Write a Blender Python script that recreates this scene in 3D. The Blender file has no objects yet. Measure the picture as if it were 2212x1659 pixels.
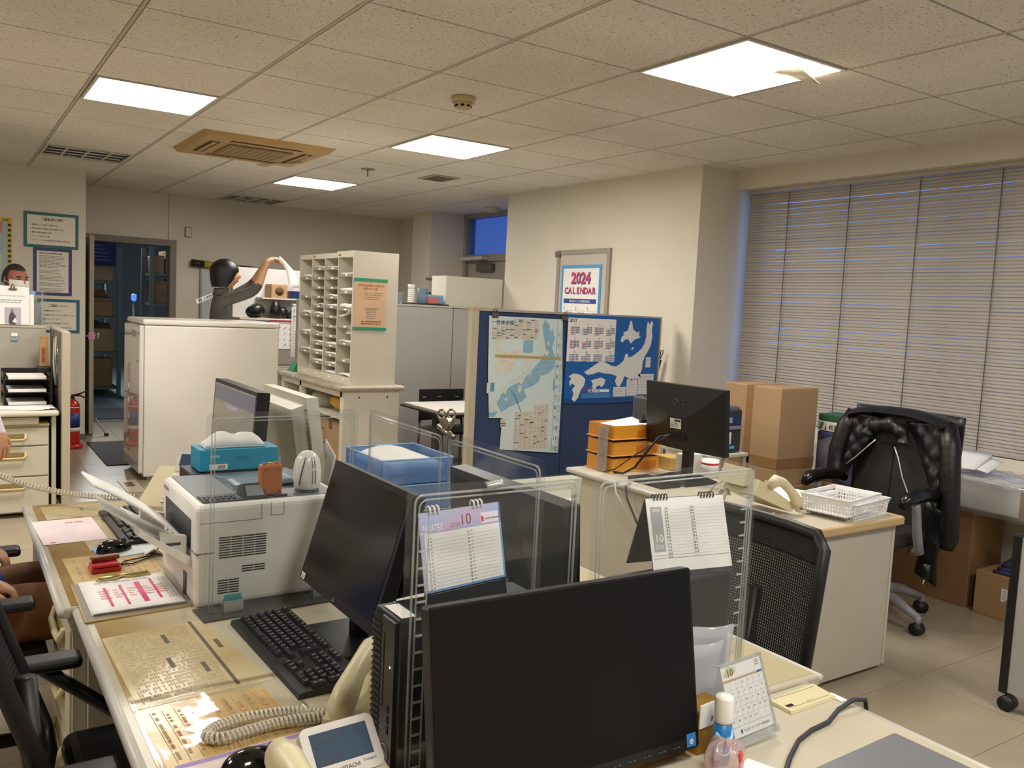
import bpy, bmesh, math, random
from mathutils import Vector as V, Matrix as M

R = random.Random(11)
sc = bpy.context.scene
C = sc.collection
PI = math.pi
CE = 2.6214          # ceiling height
G = 0.665            # ceiling module
GX, GY = 2.6555, 3.081
D = 0.69             # desk top height

# ---------------------------------------------------------------- camera
yaw, pitch, roll = 0.9812, -0.0873, 0.0487
fw = V((math.cos(yaw)*math.cos(pitch), math.sin(yaw)*math.cos(pitch), math.sin(pitch)))
rt = V((math.sin(yaw), -math.cos(yaw), 0)); up = rt.cross(fw)
r2 = rt*math.cos(roll)+up*math.sin(roll); u2 = -rt*math.sin(roll)+up*math.cos(roll)
cam = bpy.data.cameras.new('camera'); cam.sensor_width = 36; cam.lens = 36*1838.45/2212
cam.clip_start = .02; cam.clip_end = 100
co = bpy.data.objects.new('camera', cam); C.objects.link(co)
mw = M((r2, u2, -fw)).transposed().to_4x4(); mw.translation = (0, 0, 1.5)
co.matrix_world = mw
sc.camera = co

# ---------------------------------------------------------------- world, exposure
w = bpy.data.worlds.new('world'); sc.world = w; w.use_nodes = True
bg = w.node_tree.nodes['Background']
bg.inputs[0].default_value = (0.20, 0.36, 0.80, 1); bg.inputs[1].default_value = 0.75
sc.view_settings.view_transform = 'Standard'; sc.view_settings.look = 'None'
sc.view_settings.gamma = 1; sc.view_settings.use_curve_mapping = False
sc.view_settings.exposure = 1.0
sc.cycles.max_bounces = 8; sc.cycles.diffuse_bounces = 5; sc.cycles.glossy_bounces = 3
sc.cycles.transmission_bounces = 6; sc.cycles.transparent_max_bounces = 28
sc.cycles.caustics_reflective = False; sc.cycles.caustics_refractive = False
LAMP_POWER = 17.0    # emission of the ceiling diffusers

# ---------------------------------------------------------------- materials
def lin(c):
    if isinstance(c, str): c = tuple(int(c[i:i+2], 16) for i in (0, 2, 4))
    return tuple(((x/255)/12.92 if x/255 <= .04045 else ((x/255+.055)/1.055)**2.4) for x in c) + (1,)
MC = {}
def mat(name, col='cccccc', rough=.5, metal=0, var=0, scale=8, bump=0, bscale=120, spec=.5, emit=0, coat=0, trans=0, sheen=0, col2=None, contrast=None):
    if name in MC: return MC[name]
    m = bpy.data.materials.new(name); m.use_nodes = True; MC[name] = m
    nt = m.node_tree; b = nt.nodes['Principled BSDF']
    b.inputs['Base Color'].default_value = lin(col); b.inputs['Roughness'].default_value = rough
    b.inputs['Metallic'].default_value = metal; b.inputs['Specular IOR Level'].default_value = spec
    b.inputs['Coat Weight'].default_value = coat; b.inputs['Sheen Weight'].default_value = sheen
    if trans: b.inputs['Transmission Weight'].default_value = trans
    tc = nt.nodes.new('ShaderNodeTexCoord')
    if var or col2:
        n = nt.nodes.new('ShaderNodeTexNoise'); n.inputs['Scale'].default_value = scale; n.inputs['Detail'].default_value = 4
        nt.links.new(tc.outputs['Object'], n.inputs['Vector'])
        r = nt.nodes.new('ShaderNodeValToRGB')
        c = lin(col)
        if col2: a, d = lin(col), lin(col2)
        else: a, d = tuple(x*(1-var) for x in c[:3])+(1,), tuple(min(1, x*(1+var)) for x in c[:3])+(1,)
        r.color_ramp.elements[0].color = a; r.color_ramp.elements[1].color = d
        lo, hi = contrast or (.3, .7)
        r.color_ramp.elements[0].position = lo; r.color_ramp.elements[1].position = hi
        nt.links.new(n.outputs['Fac'], r.inputs['Fac']); nt.links.new(r.outputs['Color'], b.inputs['Base Color'])
    if bump:
        n2 = nt.nodes.new('ShaderNodeTexNoise'); n2.inputs['Scale'].default_value = bscale; n2.inputs['Detail'].default_value = 3
        nt.links.new(tc.outputs['Object'], n2.inputs['Vector'])
        bp = nt.nodes.new('ShaderNodeBump'); bp.inputs['Strength'].default_value = bump; bp.inputs['Distance'].default_value = .004
        nt.links.new(n2.outputs['Fac'], bp.inputs['Height']); nt.links.new(bp.outputs['Normal'], b.inputs['Normal'])
    if emit:
        b.inputs['Emission Color'].default_value = lin(col); b.inputs['Emission Strength'].default_value = emit
    return m
def clear(name, tint=(.96, .97, .97), ior=1.35, haze=0., hcol='e8ecec', rough=.06):
    """thin clear sheet: transparent with a fresnel reflection and optional milky haze"""
    if name in MC: return MC[name]
    m = bpy.data.materials.new(name); m.use_nodes = True; MC[name] = m
    nt = m.node_tree; nt.nodes.clear()
    out = nt.nodes.new('ShaderNodeOutputMaterial'); tr = nt.nodes.new('ShaderNodeBsdfTransparent')
    tr.inputs[0].default_value = (*tint, 1)
    gl = nt.nodes.new('ShaderNodeBsdfGlossy'); gl.inputs['Roughness'].default_value = rough
    lw = nt.nodes.new('ShaderNodeLayerWeight'); lw.inputs[0].default_value = .5
    pw = nt.nodes.new('ShaderNodeMath'); pw.operation = 'POWER'; pw.inputs[1].default_value = 5; nt.links.new(lw.outputs['Facing'], pw.inputs[0])
    fr = nt.nodes.new('ShaderNodeMath'); fr.operation = 'MULTIPLY_ADD'; fr.inputs[1].default_value = .55; fr.inputs[2].default_value = ((ior-1)/(ior+1))**2; nt.links.new(pw.outputs[0], fr.inputs[0])
    mx = nt.nodes.new('ShaderNodeMixShader')
    nt.links.new(fr.outputs[0], mx.inputs[0]); nt.links.new(tr.outputs[0], mx.inputs[1]); nt.links.new(gl.outputs[0], mx.inputs[2])
    last = mx
    if haze:
        df = nt.nodes.new('ShaderNodeBsdfDiffuse'); df.inputs[0].default_value = lin(hcol)
        m2 = nt.nodes.new('ShaderNodeMixShader'); m2.inputs[0].default_value = haze
        nt.links.new(mx.outputs[0], m2.inputs[1]); nt.links.new(df.outputs[0], m2.inputs[2]); last = m2
    nt.links.new(last.outputs[0], out.inputs[0])
    return m
def emission(name, col, strength):
    if name in MC: return MC[name]
    m = bpy.data.materials.new(name); m.use_nodes = True; MC[name] = m
    nt = m.node_tree; nt.nodes.clear()
    out = nt.nodes.new('ShaderNodeOutputMaterial'); e = nt.nodes.new('ShaderNodeEmission')
    e.inputs[0].default_value = (*col, 1); e.inputs[1].default_value = strength
    nt.links.new(e.outputs[0], out.inputs[0]); return m

wall_m = mat('wall_paint', 'ded7c8', .75, var=.04, scale=1.5, bump=.08, bscale=90)
def ceiling_material():
    m = mat('ceiling_board', 'ebe8e1', .9)
    nt = m.node_tree; b = nt.nodes['Principled BSDF']
    tc = nt.nodes.new('ShaderNodeNewGeometry')
    mp = nt.nodes.new('ShaderNodeMapping'); mp.inputs['Scale'].default_value = (1, 1, 1)
    nt.links.new(tc.outputs['Position'], mp.inputs['Vector'])
    vo = nt.nodes.new('ShaderNodeTexVoronoi'); vo.inputs['Scale'].default_value = 62; vo.inputs['Randomness'].default_value = 1
    n = nt.nodes.new('ShaderNodeTexNoise'); n.inputs['Scale'].default_value = 85; n.inputs['Detail'].default_value = 2
    nt.links.new(mp.outputs[0], vo.inputs['Vector']); nt.links.new(mp.outputs[0], n.inputs['Vector'])
    r = nt.nodes.new('ShaderNodeValToRGB'); r.color_ramp.elements[0].position = .33; r.color_ramp.elements[1].position = .39
    r.color_ramp.elements[0].color = lin('b0a698'); r.color_ramp.elements[1].color = lin('f1ece2')
    nt.links.new(n.outputs['Fac'], r.inputs['Fac'])
    n3 = nt.nodes.new('ShaderNodeTexNoise'); n3.inputs['Scale'].default_value = .9; n3.inputs['Detail'].default_value = 3
    nt.links.new(mp.outputs[0], n3.inputs['Vector'])
    r3 = nt.nodes.new('ShaderNodeValToRGB'); r3.color_ramp.elements[0].color = (.86, .85, .83, 1); r3.color_ramp.elements[1].color = (1, 1, 1, 1)
    r3.color_ramp.elements[0].position = .35; r3.color_ramp.elements[1].position = .6
    nt.links.new(n3.outputs['Fac'], r3.inputs['Fac'])
    mx = nt.nodes.new('ShaderNodeMixRGB'); mx.blend_type = 'MULTIPLY'; mx.inputs[0].default_value = 1
    nt.links.new(r.outputs[0], mx.inputs[1]); nt.links.new(r3.outputs[0], mx.inputs[2])
    nt.links.new(mx.outputs[0], b.inputs['Base Color'])
    return m
ceil_m = ceiling_material()
floor_m = mat('floor_vinyl', 'a39680', .28, var=.07, scale=3.5, bump=.03, bscale=30)
joint_m = mat('floor_joint', '6f6555', .8)
dark_m = mat('dark_void', '15130f', .9)
tbar_m = mat('ceiling_tbar', 'c6bfb0', .6)
gap_m = mat('ceiling_gap', '2e2820', .9)
black_m = mat('black_plastic', '111113', .38, bump=.05, bscale=400)
blackg_m = mat('black_gloss', '0b0b0d', .12, coat=.3)
screen_m = mat('dark_screen', '0a0a0b', .22)
white_m = mat('white_plastic', 'eceae4', .35)
ivory_m = mat('ivory_plastic', 'ddd3b4', .4, var=.03)
deskw_m = mat('desk_steel', 'c6c2b6', .45, var=.03, scale=4)
desktop_m = mat('desk_top', 'bdb5a0', .3, var=.05, scale=5, bump=.03)
trim_m = mat('desk_edge', 'c9c6bd', .4)
tan_m = mat('tan_edge', 'c3a878', .45, var=.06)
paper_m = mat('paper', 'f1efec', .75)
chrome_m = mat('chrome', 'c9c7c2', .22, metal=1)
steel_m = mat('grey_steel', '9a9a98', .45, metal=.3)
ink_m = mat('ink_black', '2a2a2e', .8)
inkg_m = mat('ink_grey', '8f8f94', .8)
inkb_m = mat('ink_blue', '1d4fa0', .8)
inkr_m = mat('ink_red', 'd03a35', .8)
card_m = mat('cardboard', 'a98760', .8, var=.06, scale=4, bump=.05)
cardd_m = mat('cardboard_tape', '967048', .4)
acr_m = clear('acrylic', (.95, .96, .96), 1.45, .014)
acre_m = clear('acrylic_edge', (.80, .82, .82), 1.6, .22, 'f2f4f2')
lampw = emission('lamp_glow', (1, .945, .86), LAMP_POWER)

# ---------------------------------------------------------------- mesh builder
FONT = {}
def glyph(s, bold=0):
    k = (s, bold)
    if k in FONT: return FONT[k]
    cu = bpy.data.curves.new('txt', 'FONT'); cu.body = s; cu.size = 1; cu.resolution_u = 2; cu.offset = bold
    o = bpy.data.objects.new('txt', cu)
    C.objects.link(o)
    dg = bpy.context.evaluated_depsgraph_get()
    me = o.evaluated_get(dg).to_mesh()
    vs = [(v.co.x, v.co.y) for v in me.vertices]; fs = [tuple(p.vertices) for p in me.polygons]
    o.evaluated_get(dg).to_mesh_clear()
    C.objects.unlink(o); bpy.data.objects.remove(o); bpy.data.curves.remove(cu)
    wd = max([x for x, y in vs], default=.3)
    FONT[k] = (vs, fs, wd)
    return FONT[k]

class Fr:
    """a flat sheet frame: origin (lower-left), x axis, y axis; metres"""
    def __init__(s, o, x, y):
        s.o = V(o); s.x = V(x).normalized(); s.y = V(y).normalized(); s.n = s.x.cross(s.y).normalized()
    def p(s, a, b, h=0): return s.o+s.x*a+s.y*b+s.n*h

class B:
    def __init__(s, m=None):
        s.v = []; s.f = []; s.mi = []; s.mats = []; s.sm = []; s.T = None
        if m: s.use(m)
    def use(s, m):
        if m not in s.mats: s.mats.append(m)
        s.cur = s.mats.index(m); return s
    def at(s, loc=(0, 0, 0), rz=0, rx=0, ry=0):
        s.T = M.Translation(V(loc)) @ M.Rotation(rz, 4, 'Z') @ M.Rotation(ry, 4, 'Y') @ M.Rotation(rx, 4, 'X'); return s
    def add(s, vs, fs, smooth=False, m=None):
        if m: s.use(m)
        k = len(s.v)
        for p in vs:
            p = V(p); s.v.append(s.T @ p if s.T else p)
        for f in fs:
            s.f.append(tuple(i+k for i in f)); s.mi.append(s.cur); s.sm.append(smooth)
        return s
    def bb(s, x0, x1, y0, y1, z0, z1, bev=0, seg=2, m=None):
        if bev:
            bm = bmesh.new(); bmesh.ops.create_cube(bm, size=1)
            for v in bm.verts:
                v.co = (x0+(v.co.x+.5)*(x1-x0), y0+(v.co.y+.5)*(y1-y0), z0+(v.co.z+.5)*(z1-z0))
            bmesh.ops.bevel(bm, geom=list(bm.edges), offset=min(bev, .49*min(abs(x1-x0), abs(y1-y0), abs(z1-z0))), segments=seg, profile=.5, affect='EDGES')
            bm.verts.index_update()
            s.add([v.co.copy() for v in bm.verts], [[v.index for v in f.verts] for f in bm.faces], False, m); bm.free(); return s
        return s.add([(x0, y0, z0), (x1, y0, z0), (x1, y1, z0), (x0, y1, z0), (x0, y0, z1), (x1, y0, z1), (x1, y1, z1), (x0, y1, z1)],
                     [(0, 3, 2, 1), (4, 5, 6, 7), (0, 1, 5, 4), (1, 2, 6, 5), (2, 3, 7, 6), (3, 0, 4, 7)], False, m)
    def hexa(s, lo, hi, m=None):
        """solid between two quads (each 4 pts, same winding, counter-clockwise seen from hi)"""
        return s.add(list(lo)+list(hi), [(0, 3, 2, 1), (4, 5, 6, 7), (0, 1, 5, 4), (1, 2, 6, 5), (2, 3, 7, 6), (3, 0, 4, 7)], False, m)
    def tube(s, pts, r, n=8, caps=True, m=None, closed=False, flat=1.0):
        pts = [V(p) for p in pts]; N = len(pts)
        rad = r if isinstance(r, (list, tuple)) else [r]*N
        vs = []; prev = None
        for i, p in enumerate(pts):
            if closed: t = pts[(i+1) % N]-pts[i-1]
            else: t = (pts[min(i+1, N-1)]-pts[max(i-1, 0)])
            if t.length < 1e-9: t = V((0, 0, 1))
            t.normalize()
            if prev is None:
                a = V((0, 0, 1)) if abs(t.z) < .9 else V((1, 0, 0))
                nrm = (a-t*a.dot(t)).normalized()
            else:
                nrm = prev-t*prev.dot(t)
                nrm = nrm.normalized() if nrm.length > 1e-6 else prev
            prev = nrm; bn = t.cross(nrm)
            for k in range(n):
                a = 2*PI*k/n
                vs.append(p+(nrm*math.cos(a)*flat+bn*math.sin(a))*rad[i])
        fs = []
        for i in range(N if closed else N-1):
            j = (i+1) % N
            for k in range(n):
                fs.append((i*n+k, i*n+(k+1) % n, j*n+(k+1) % n, j*n+k))
        if caps and not closed:
            fs.append(tuple(range(n))[::-1]); fs.append(tuple((N-1)*n+k for k in range(n)))
        return s.add(vs, fs, n > 5, m)
    def cyl(s, p0, p1, r, r1=None, n=16, m=None):
        return s.tube([p0, p1], [r, r if r1 is None else r1], n, True, m)
    def lathe(s, prof, c=(0, 0, 0), n=20, m=None, sx=1, sy=1):
        vs = []; fs = []
        for (r, z) in prof:
            for k in range(n):
                a = 2*PI*k/n; vs.append((c[0]+r*math.cos(a)*sx, c[1]+r*math.sin(a)*sy, c[2]+z))
        for i in range(len(prof)-1):
            for k in range(n):
                fs.append((i*n+k, i*n+(k+1) % n, (i+1)*n+(k+1) % n, (i+1)*n+k))
        fs.append(tuple(range(n))[::-1]); fs.append(tuple((len(prof)-1)*n+k for k in range(n)))
        return s.add(vs, fs, True, m)
    def grid(s, nu, nv, fn, m=None, cu=False, cv=False, smooth=True):
        vs = [fn(i/(nu if cu else nu-1), j/(nv if cv else nv-1)) for i in range(nu) for j in range(nv)]
        fs = []
        for i in range(nu if cu else nu-1):
            for j in range(nv if cv else nv-1):
                a, b = i*nv+j, i*nv+(j+1) % nv; c, d = ((i+1) % nu)*nv+(j+1) % nv, ((i+1) % nu)*nv+j
                fs.append((a, d, c, b))
        return s.add(vs, fs, smooth, m)
    def sheet(s, nu, nv, fn, th, m=None):
        """a thin closed sheet of thickness th over surface fn(u,v)->point"""
        P = [[V(fn(i/(nu-1), j/(nv-1))) for j in range(nv)] for i in range(nu)]
        up_, dn = [], []
        for i in range(nu):
            for j in range(nv):
                a = P[min(i+1, nu-1)][j]-P[max(i-1, 0)][j]; b = P[i][min(j+1, nv-1)]-P[i][max(j-1, 0)]
                nn = a.cross(b); nn = nn.normalized() if nn.length > 1e-12 else V((0, 0, 1))
                up_.append(P[i][j]+nn*th/2); dn.append(P[i][j]-nn*th/2)
        fs = []; K = nu*nv
        for i in range(nu-1):
            for j in range(nv-1):
                a, b, c, d = i*nv+j, (i+1)*nv+j, (i+1)*nv+j+1, i*nv+j+1
                fs.append((a, b, c, d)); fs.append((K+a, K+d, K+c, K+b))
        rim = [(i, 0) for i in range(nu)]+[(nu-1, j) for j in range(1, nv)]+[(i, nv-1) for i in range(nu-2, -1, -1)]+[(0, j) for j in range(nv-2, 0, -1)]
        for q in range(len(rim)):
            (i, j), (k, l) = rim[q], rim[(q+1) % len(rim)]
            a, b = i*nv+j, k*nv+l
            fs.append((K+a, K+b, b, a))
        return s.add(up_+dn, fs, True, m)
    def prism(s, fr, poly, h0, h1, m=None):
        n = len(poly)
        vs = [fr.p(a, b, h0) for a, b in poly]+[fr.p(a, b, h1) for a, b in poly]
        fs = [tuple(range(n))[::-1], tuple(range(n, 2*n))]+[(i, (i+1) % n, n+(i+1) % n, n+i) for i in range(n)]
        return s.add(vs, fs, False, m)
    def rect(s, fr, x0, y0, x1, y1, h=.0004, m=None):
        return s.add([fr.p(x0, y0, h), fr.p(x1, y0, h), fr.p(x1, y1, h), fr.p(x0, y1, h)], [(0, 1, 2, 3)], False, m)
    def poly(s, fr, pts, h=.0004, m=None):
        return s.add([fr.p(a, b, h) for a, b in pts], [tuple(range(len(pts)))], False, m)
    def text(s, fr, t, x, y, size, h=.0006, m=None, align='l', bold=0, w=None):
        vs, fs, wd = glyph(t, bold)
        kx = size if w is None else w/max(wd, 1e-6)
        off = {'l': 0, 'c': -wd*kx/2, 'r': -wd*kx}[align]
        return s.add([fr.p(x+off+a*kx, y+b*size, h) for a, b in vs], fs, False, m)
    def line(s, fr, x0, y0, x1, y1, t=.001, h=.0004, m=None):
        d = V((x1-x0, y1-y0)); d.normalize(); q = V((-d.y, d.x))*t/2
        return s.add([fr.p(x0-q.x, y0-q.y, h), fr.p(x1-q.x, y1-q.y, h), fr.p(x1+q.x, y1+q.y, h), fr.p(x0+q.x, y0+q.y, h)], [(0, 1, 2, 3)], False, m)
    def mesh(s, name):
        me = bpy.data.meshes.new(name)
        me.from_pydata([tuple(v) for v in s.v], [], s.f)
        for m in s.mats: me.materials.append(m)
        me.polygons.foreach_set('material_index', s.mi)
        me.polygons.foreach_set('use_smooth', s.sm)
        me.update(); return me

def lk(name, data, parent=None, world=True):
    o = bpy.data.objects.new(name, data); C.objects.link(o)
    if parent is not None:
        o.parent = parent
        if world: o.matrix_parent_inverse = parent['_m'] if False else inv[parent.name]
    return o
inv = {}
def tag(o, label=None, cat=None, group=None, kind=None):
    if label: o['label'] = label
    if cat: o['category'] = cat
    if group: o['group'] = group
    if kind: o['kind'] = kind
    return o
def thing(name, label, cat, loc=(0, 0, 0), rz=0, group=None, kind=None):
    o = bpy.data.objects.new(name, None); C.objects.link(o); o.empty_display_size = .05
    o.location = loc; o.rotation_euler = (0, 0, rz)
    inv[o.name] = (M.Translation(V(loc)) @ M.Rotation(rz, 4, 'Z')).inverted()
    return tag(o, label, cat, group, kind)
def part(name, b, parent, world=True, label=None):
    """b: builder -> mesh object under parent; world: coordinates given in the world, else local to the thing"""
    me = b.mesh(name) if isinstance(b, B) else b
    o = bpy.data.objects.new(name, me); C.objects.link(o); o.parent = parent
    if world:
        if parent.name not in inv:
            inv[parent.name] = (M.Translation(parent.location)).inverted()
        o.matrix_parent_inverse = inv[parent.name]
    inv[o.name] = M.Identity(4)
    if label: o['label'] = label
    return o
def sub(name, b, prt, world=None):
    """sub-part under a part (same coordinates as its part)"""
    me = b.mesh(name) if isinstance(b, B) else b
    o = bpy.data.objects.new(name, me); C.objects.link(o); o.parent = prt
    return o
def solo(name, b, label, cat, group=None, kind=None):
    """one-mesh thing built in world coordinates; origin moved to its base"""
    if isinstance(b, B):
        xs = [v.x for v in b.v]; ys = [v.y for v in b.v]; zs = [v.z for v in b.v]
        c = V(((min(xs)+max(xs))/2, (min(ys)+max(ys))/2, min(zs)))
        b.v = [v-c for v in b.v]
        me = b.mesh(name)
    o = bpy.data.objects.new(name, me); C.objects.link(o); o.location = c
    inv[o.name] = M.Translation(c).inverted()
    return tag(o, label, cat, group, kind)
def struct(name, b, parent=None):
    o = bpy.data.objects.new(name, b.mesh(name)); C.objects.link(o)
    inv[o.name] = M.Identity(4)
    if parent: o.parent = parent
    else: o['kind'] = 'structure'
    return o
def copy_tree(o, parent=None):
    c = o.copy(); C.objects.link(c); c.parent = parent
    for ch in list(o.children):
        if ch.name in C.objects: copy_tree(ch, c)
    return c
# ================================================================ STRUCTURE
X0, X1, Y0, Y1 = -3.4, 5.0, -2.3, 10.5
fl = struct('floor', B(joint_m).bb(X0, 5.4, Y0, Y1+.12, -.05, -.004))
tile_me = B(floor_m).bb(.0012, .4988, .0012, .4988, -.004, 0).mesh('floor_tile')
for i in range(13):
    for j in range(22):
        o = lk('floor_tile', tile_me, fl, False); o.location = (-1.035+.5*i, -.035+.5*j-.5, 0)
        if i > 11 or (o.location.x+.5 > 5.4) or o.location.y > Y1-.35: bpy.data.objects.remove(o)
rest = B(floor_m)
rest.bb(X0, -1.035, Y0, Y1, -.004, 0); rest.bb(-1.035, 5.4, Y0, -.535, -.004, 0); rest.bb(-1.035, 5.4, 10.465, Y1, -.004, 0)
struct('floor_border', rest, fl)

# ---- ceiling: boards in a T-bar grid
ce = struct('ceiling', B(gap_m).bb(X0, 5.4, Y0, Y1, CE+.012, CE+.06))
LIT = {(0, -1): 1, (-3, 3): 1, (0, 3): 1, (0, 7): 1, (0, -5): 1, (-3, -5): 1, (-6, -1): 1, (-6, 3): 1}   # module column, row
OFF = {(-3, 7): 1, (0, 10): 1, (-3, -1): 1}
board = B(ceil_m).bb(.012, G-.012, .006, G-.006, 0, .012).mesh('ceiling_board')
for i in range(-9, 4):
    for j in range(-8, 12):
        x, y = GX+G*i, GY+G*j
        if x+G < X0+.05 or (i, j) in LIT or (i, j) in OFF: continue
        if y > Y1 or y+G < Y0+.1 or x > 5.35: continue
        if x+G > 5.02 and y < 4.55: me = B(ceil_m).bb(.012, 5.0-x, .006, G-.006, 0, .012).mesh('ceiling_board')
        elif y+G > Y1: me = B(ceil_m).bb(.012, G-.012, .006, Y1-y, 0, .012).mesh('ceiling_board')
        else: me = board
        o = lk('ceiling_board', me, ce, False); o.location = (x, y, CE)
for i in range(-8, 5):
    x = GX+G*i
    lk('ceiling_tbar', B(tbar_m).bb(x-.0075, x+.0075, Y0, Y1, CE+.001, CE+.012).mesh('ceiling_tbar'), ce, False)

def lamp(i, j, lit, label):
    x, y = GX+G*i, GY+G*j
    t = thing('ceiling_lamp', label, 'ceiling lamp', (x+G/2, y+G/2, CE), group='square recessed ceiling lamps')
    a, b_, c, d = x+.014, x+G-.014, y+.006, y+G-.006
    f = B(mat('lamp_frame', 'd9d3c6', .4))
    f.bb(a, a+.016, c, d, CE-.006, CE+.05); f.bb(b_-.016, b_, c, d, CE-.006, CE+.05)
    f.bb(a+.016, b_-.016, c, c+.016, CE-.006, CE+.05); f.bb(a+.016, b_-.016, d-.016, d, CE-.006, CE+.05)
    part('frame', f, t)
    part('housing', B(mat('lamp_housing', 'f2efe8', .4)).bb(a, b_, c, d, CE+(.05 if lit else .016), CE+.056), t)
    if lit:
        fr = Fr((a+.016, c+.016, CE+.012), (1, 0, 0), (0, 1, 0))
        part('diffuser', B(lampw).add([(a+.016, c+.016, CE+.006), (b_-.016, c+.016, CE+.006), (b_-.016, d-.016, CE+.006), (a+.016, d-.016, CE+.006)], [(0, 3, 2, 1)]), t, label='glowing white diffuser')
    else:
        for k in range(1, 4):
            xx = a+(b_-a)*k/4
            part('louvre_blade', B(mat('louvre', 'e8e4da', .5)).bb(xx-.005, xx+.005, c+.016, d-.016, CE-.004, CE+.016), t)
        for k in range(1, 4):
            yy = c+(d-c)*k/4
            part('lamp_tube', B(white_m).cyl((a+.03, yy, CE+.010), (b_-.03, yy, CE+.010), .006, n=10), t)
lamp(0, -1, 1, 'lit square ceiling lamp nearest, above the right-hand desks, with a sagging flap')
lamp(-3, 3, 1, 'lit square ceiling lamp at the upper left of the picture')
lamp(0, 3, 1, 'lit square ceiling lamp in the middle, right of the smoke detector')
lamp(0, 7, 1, 'small far lit ceiling lamp just right of the air conditioner')
lamp(-3, 7, 0, 'switched-off louvred ceiling lamp left of the air conditioner')
lamp(0, 10, 0, 'switched-off louvred ceiling lamp against the back wall')
lamp(-3, -5, 1, 'lit square ceiling lamp right above the viewer over the left row')
lamp(-3, -1, 0, 'switched-off louvred ceiling lamp over the middle of the left row')
for (i, j, n) in ((0, -5, 'lit square ceiling lamp behind the viewer over the right row'),
                  (-6, -1, 'lit square ceiling lamp far left of the viewer'),
                  (-6, 3, 'lit square ceiling lamp left of the standing man')):
    lamp(i, j, 1, n)
# torn diffuser flap hanging in the nearest lamp
t = B(mat('flap', 'e9dcc0', .5))
t.sheet(4, 4, lambda u, v: (3.10+.16*u, 2.52+.14*v, CE-.004-.05*u*(1-v)), .002)
solo('diffuser_flap', t, 'loose cream flap drooping out of the nearest lit ceiling lamp', 'lamp flap')

# ---- walls
def wbox(n, *a): return struct(n, B(wall_m).bb(*a))
wbox('wall_left', X0, 1.15, 9.33, 10.62, 0, CE)
wb = B(wall_m)
DX0, DX1, DZ = 1.30, 2.19, 2.057
wb.bb(1.15, DX0, Y1, Y1+.12, 0, CE); wb.bb(DX1, 5.4, Y1, Y1+.12, 0, CE); wb.bb(DX0, DX1, Y1, Y1+.12, DZ, CE)
struct('wall_back', wb)
wbox('wall_side', X0-.1, X0, Y0, 9.33, 0, CE)
wbox('wall_front', X0, 5.4, Y0-.1, Y0, 0, CE)
wr = B(wall_m)
wr.bb(4.633, 5.5, 4.55, 7.15, 0, CE)
struct('wall_right', wr)
wa = B(wall_m)
wa.bb(4.845, 5.45, 9.147, 9.62, 0, CE); wa.bb(5.1, 5.4, 9.62, Y1, 0, CE)
struct('wall_column', wa)
ww = B(wall_m)
ww.bb(5.0, 5.35, Y0, 4.55, 0, .80); ww.bb(5.0, 5.35, Y0, 4.55, 2.481, CE)
struct('wall_window', ww)
base_m = mat('baseboard', '6d6457', .5)
bs = B(base_m); bs.bb(X0, 1.15, 9.322, 9.33, 0, .06); bs.bb(1.15, 1.158, 9.33, 10.5, 0, .06)
struct('baseboard_left', bs)
bs = B(base_m); bs.bb(2.26, 5.1, 10.492, 10.5, 0, .06); struct('baseboard_back', bs)
bs = B(base_m); bs.bb(4.625, 4.633, 4.55, 7.15, 0, .06); bs.bb(4.633, 5.0, 4.542, 4.55, 0, .06); bs.bb(4.992, 5.0, Y0, 4.55, 0, .06); struct('baseboard_right', bs)

# ---- back door (open leaf, metal frame)
frm_m = mat('door_frame', '7d756a', .5, var=.04)
df = B(frm_m)
df.bb(DX0-.05, DX0+.02, Y1-.03, Y1+.13, 0, DZ+.05); df.bb(DX1-.02, DX1+.05, Y1-.03, Y1+.13, 0, DZ+.05); df.bb(DX0+.02, DX1-.02, Y1-.03, Y1+.13, DZ-.02, DZ+.05)
d1 = struct('door_1', df)
leaf = B(mat('door_leaf', 'a39788', .5, var=.04)); leaf.at((1.285, 10.46, 0), rz=-PI/2-.05).bb(0, .86, -.02, .02, .012, 2.04)
struct('door_leaf', leaf, d1)
hd = B(chrome_m); hd.at((1.285, 10.46, 0), rz=-PI/2-.05)
hd.cyl((.80, -.075, 1.02), (.80, .075, 1.02), .012, n=10); hd.bb(.77, .83, -.075, -.055, .99, 1.05, .008); hd.bb(.77, .83, .055, .075, .99, 1.05, .008)
struct('door_handle', hd, d1)
hd = B(mat('pink_tag', 'c08bb0', .5)); hd.at((1.285, 10.46, 0), rz=-PI/2-.05).bb(.845, .868, -.03, .03, .98, 1.06, .01); struct('door_tag', hd, d1)
hd = B(steel_m).tube([(1.29, 9.65, .16), (1.36, 9.55, .04), (1.375, 9.53, .02)], .008, 8); hd.bb(1.355, 1.395, 9.51, 9.55, 0, .03, .006, m=black_m); struct('door_stop', hd, d1)

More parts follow.
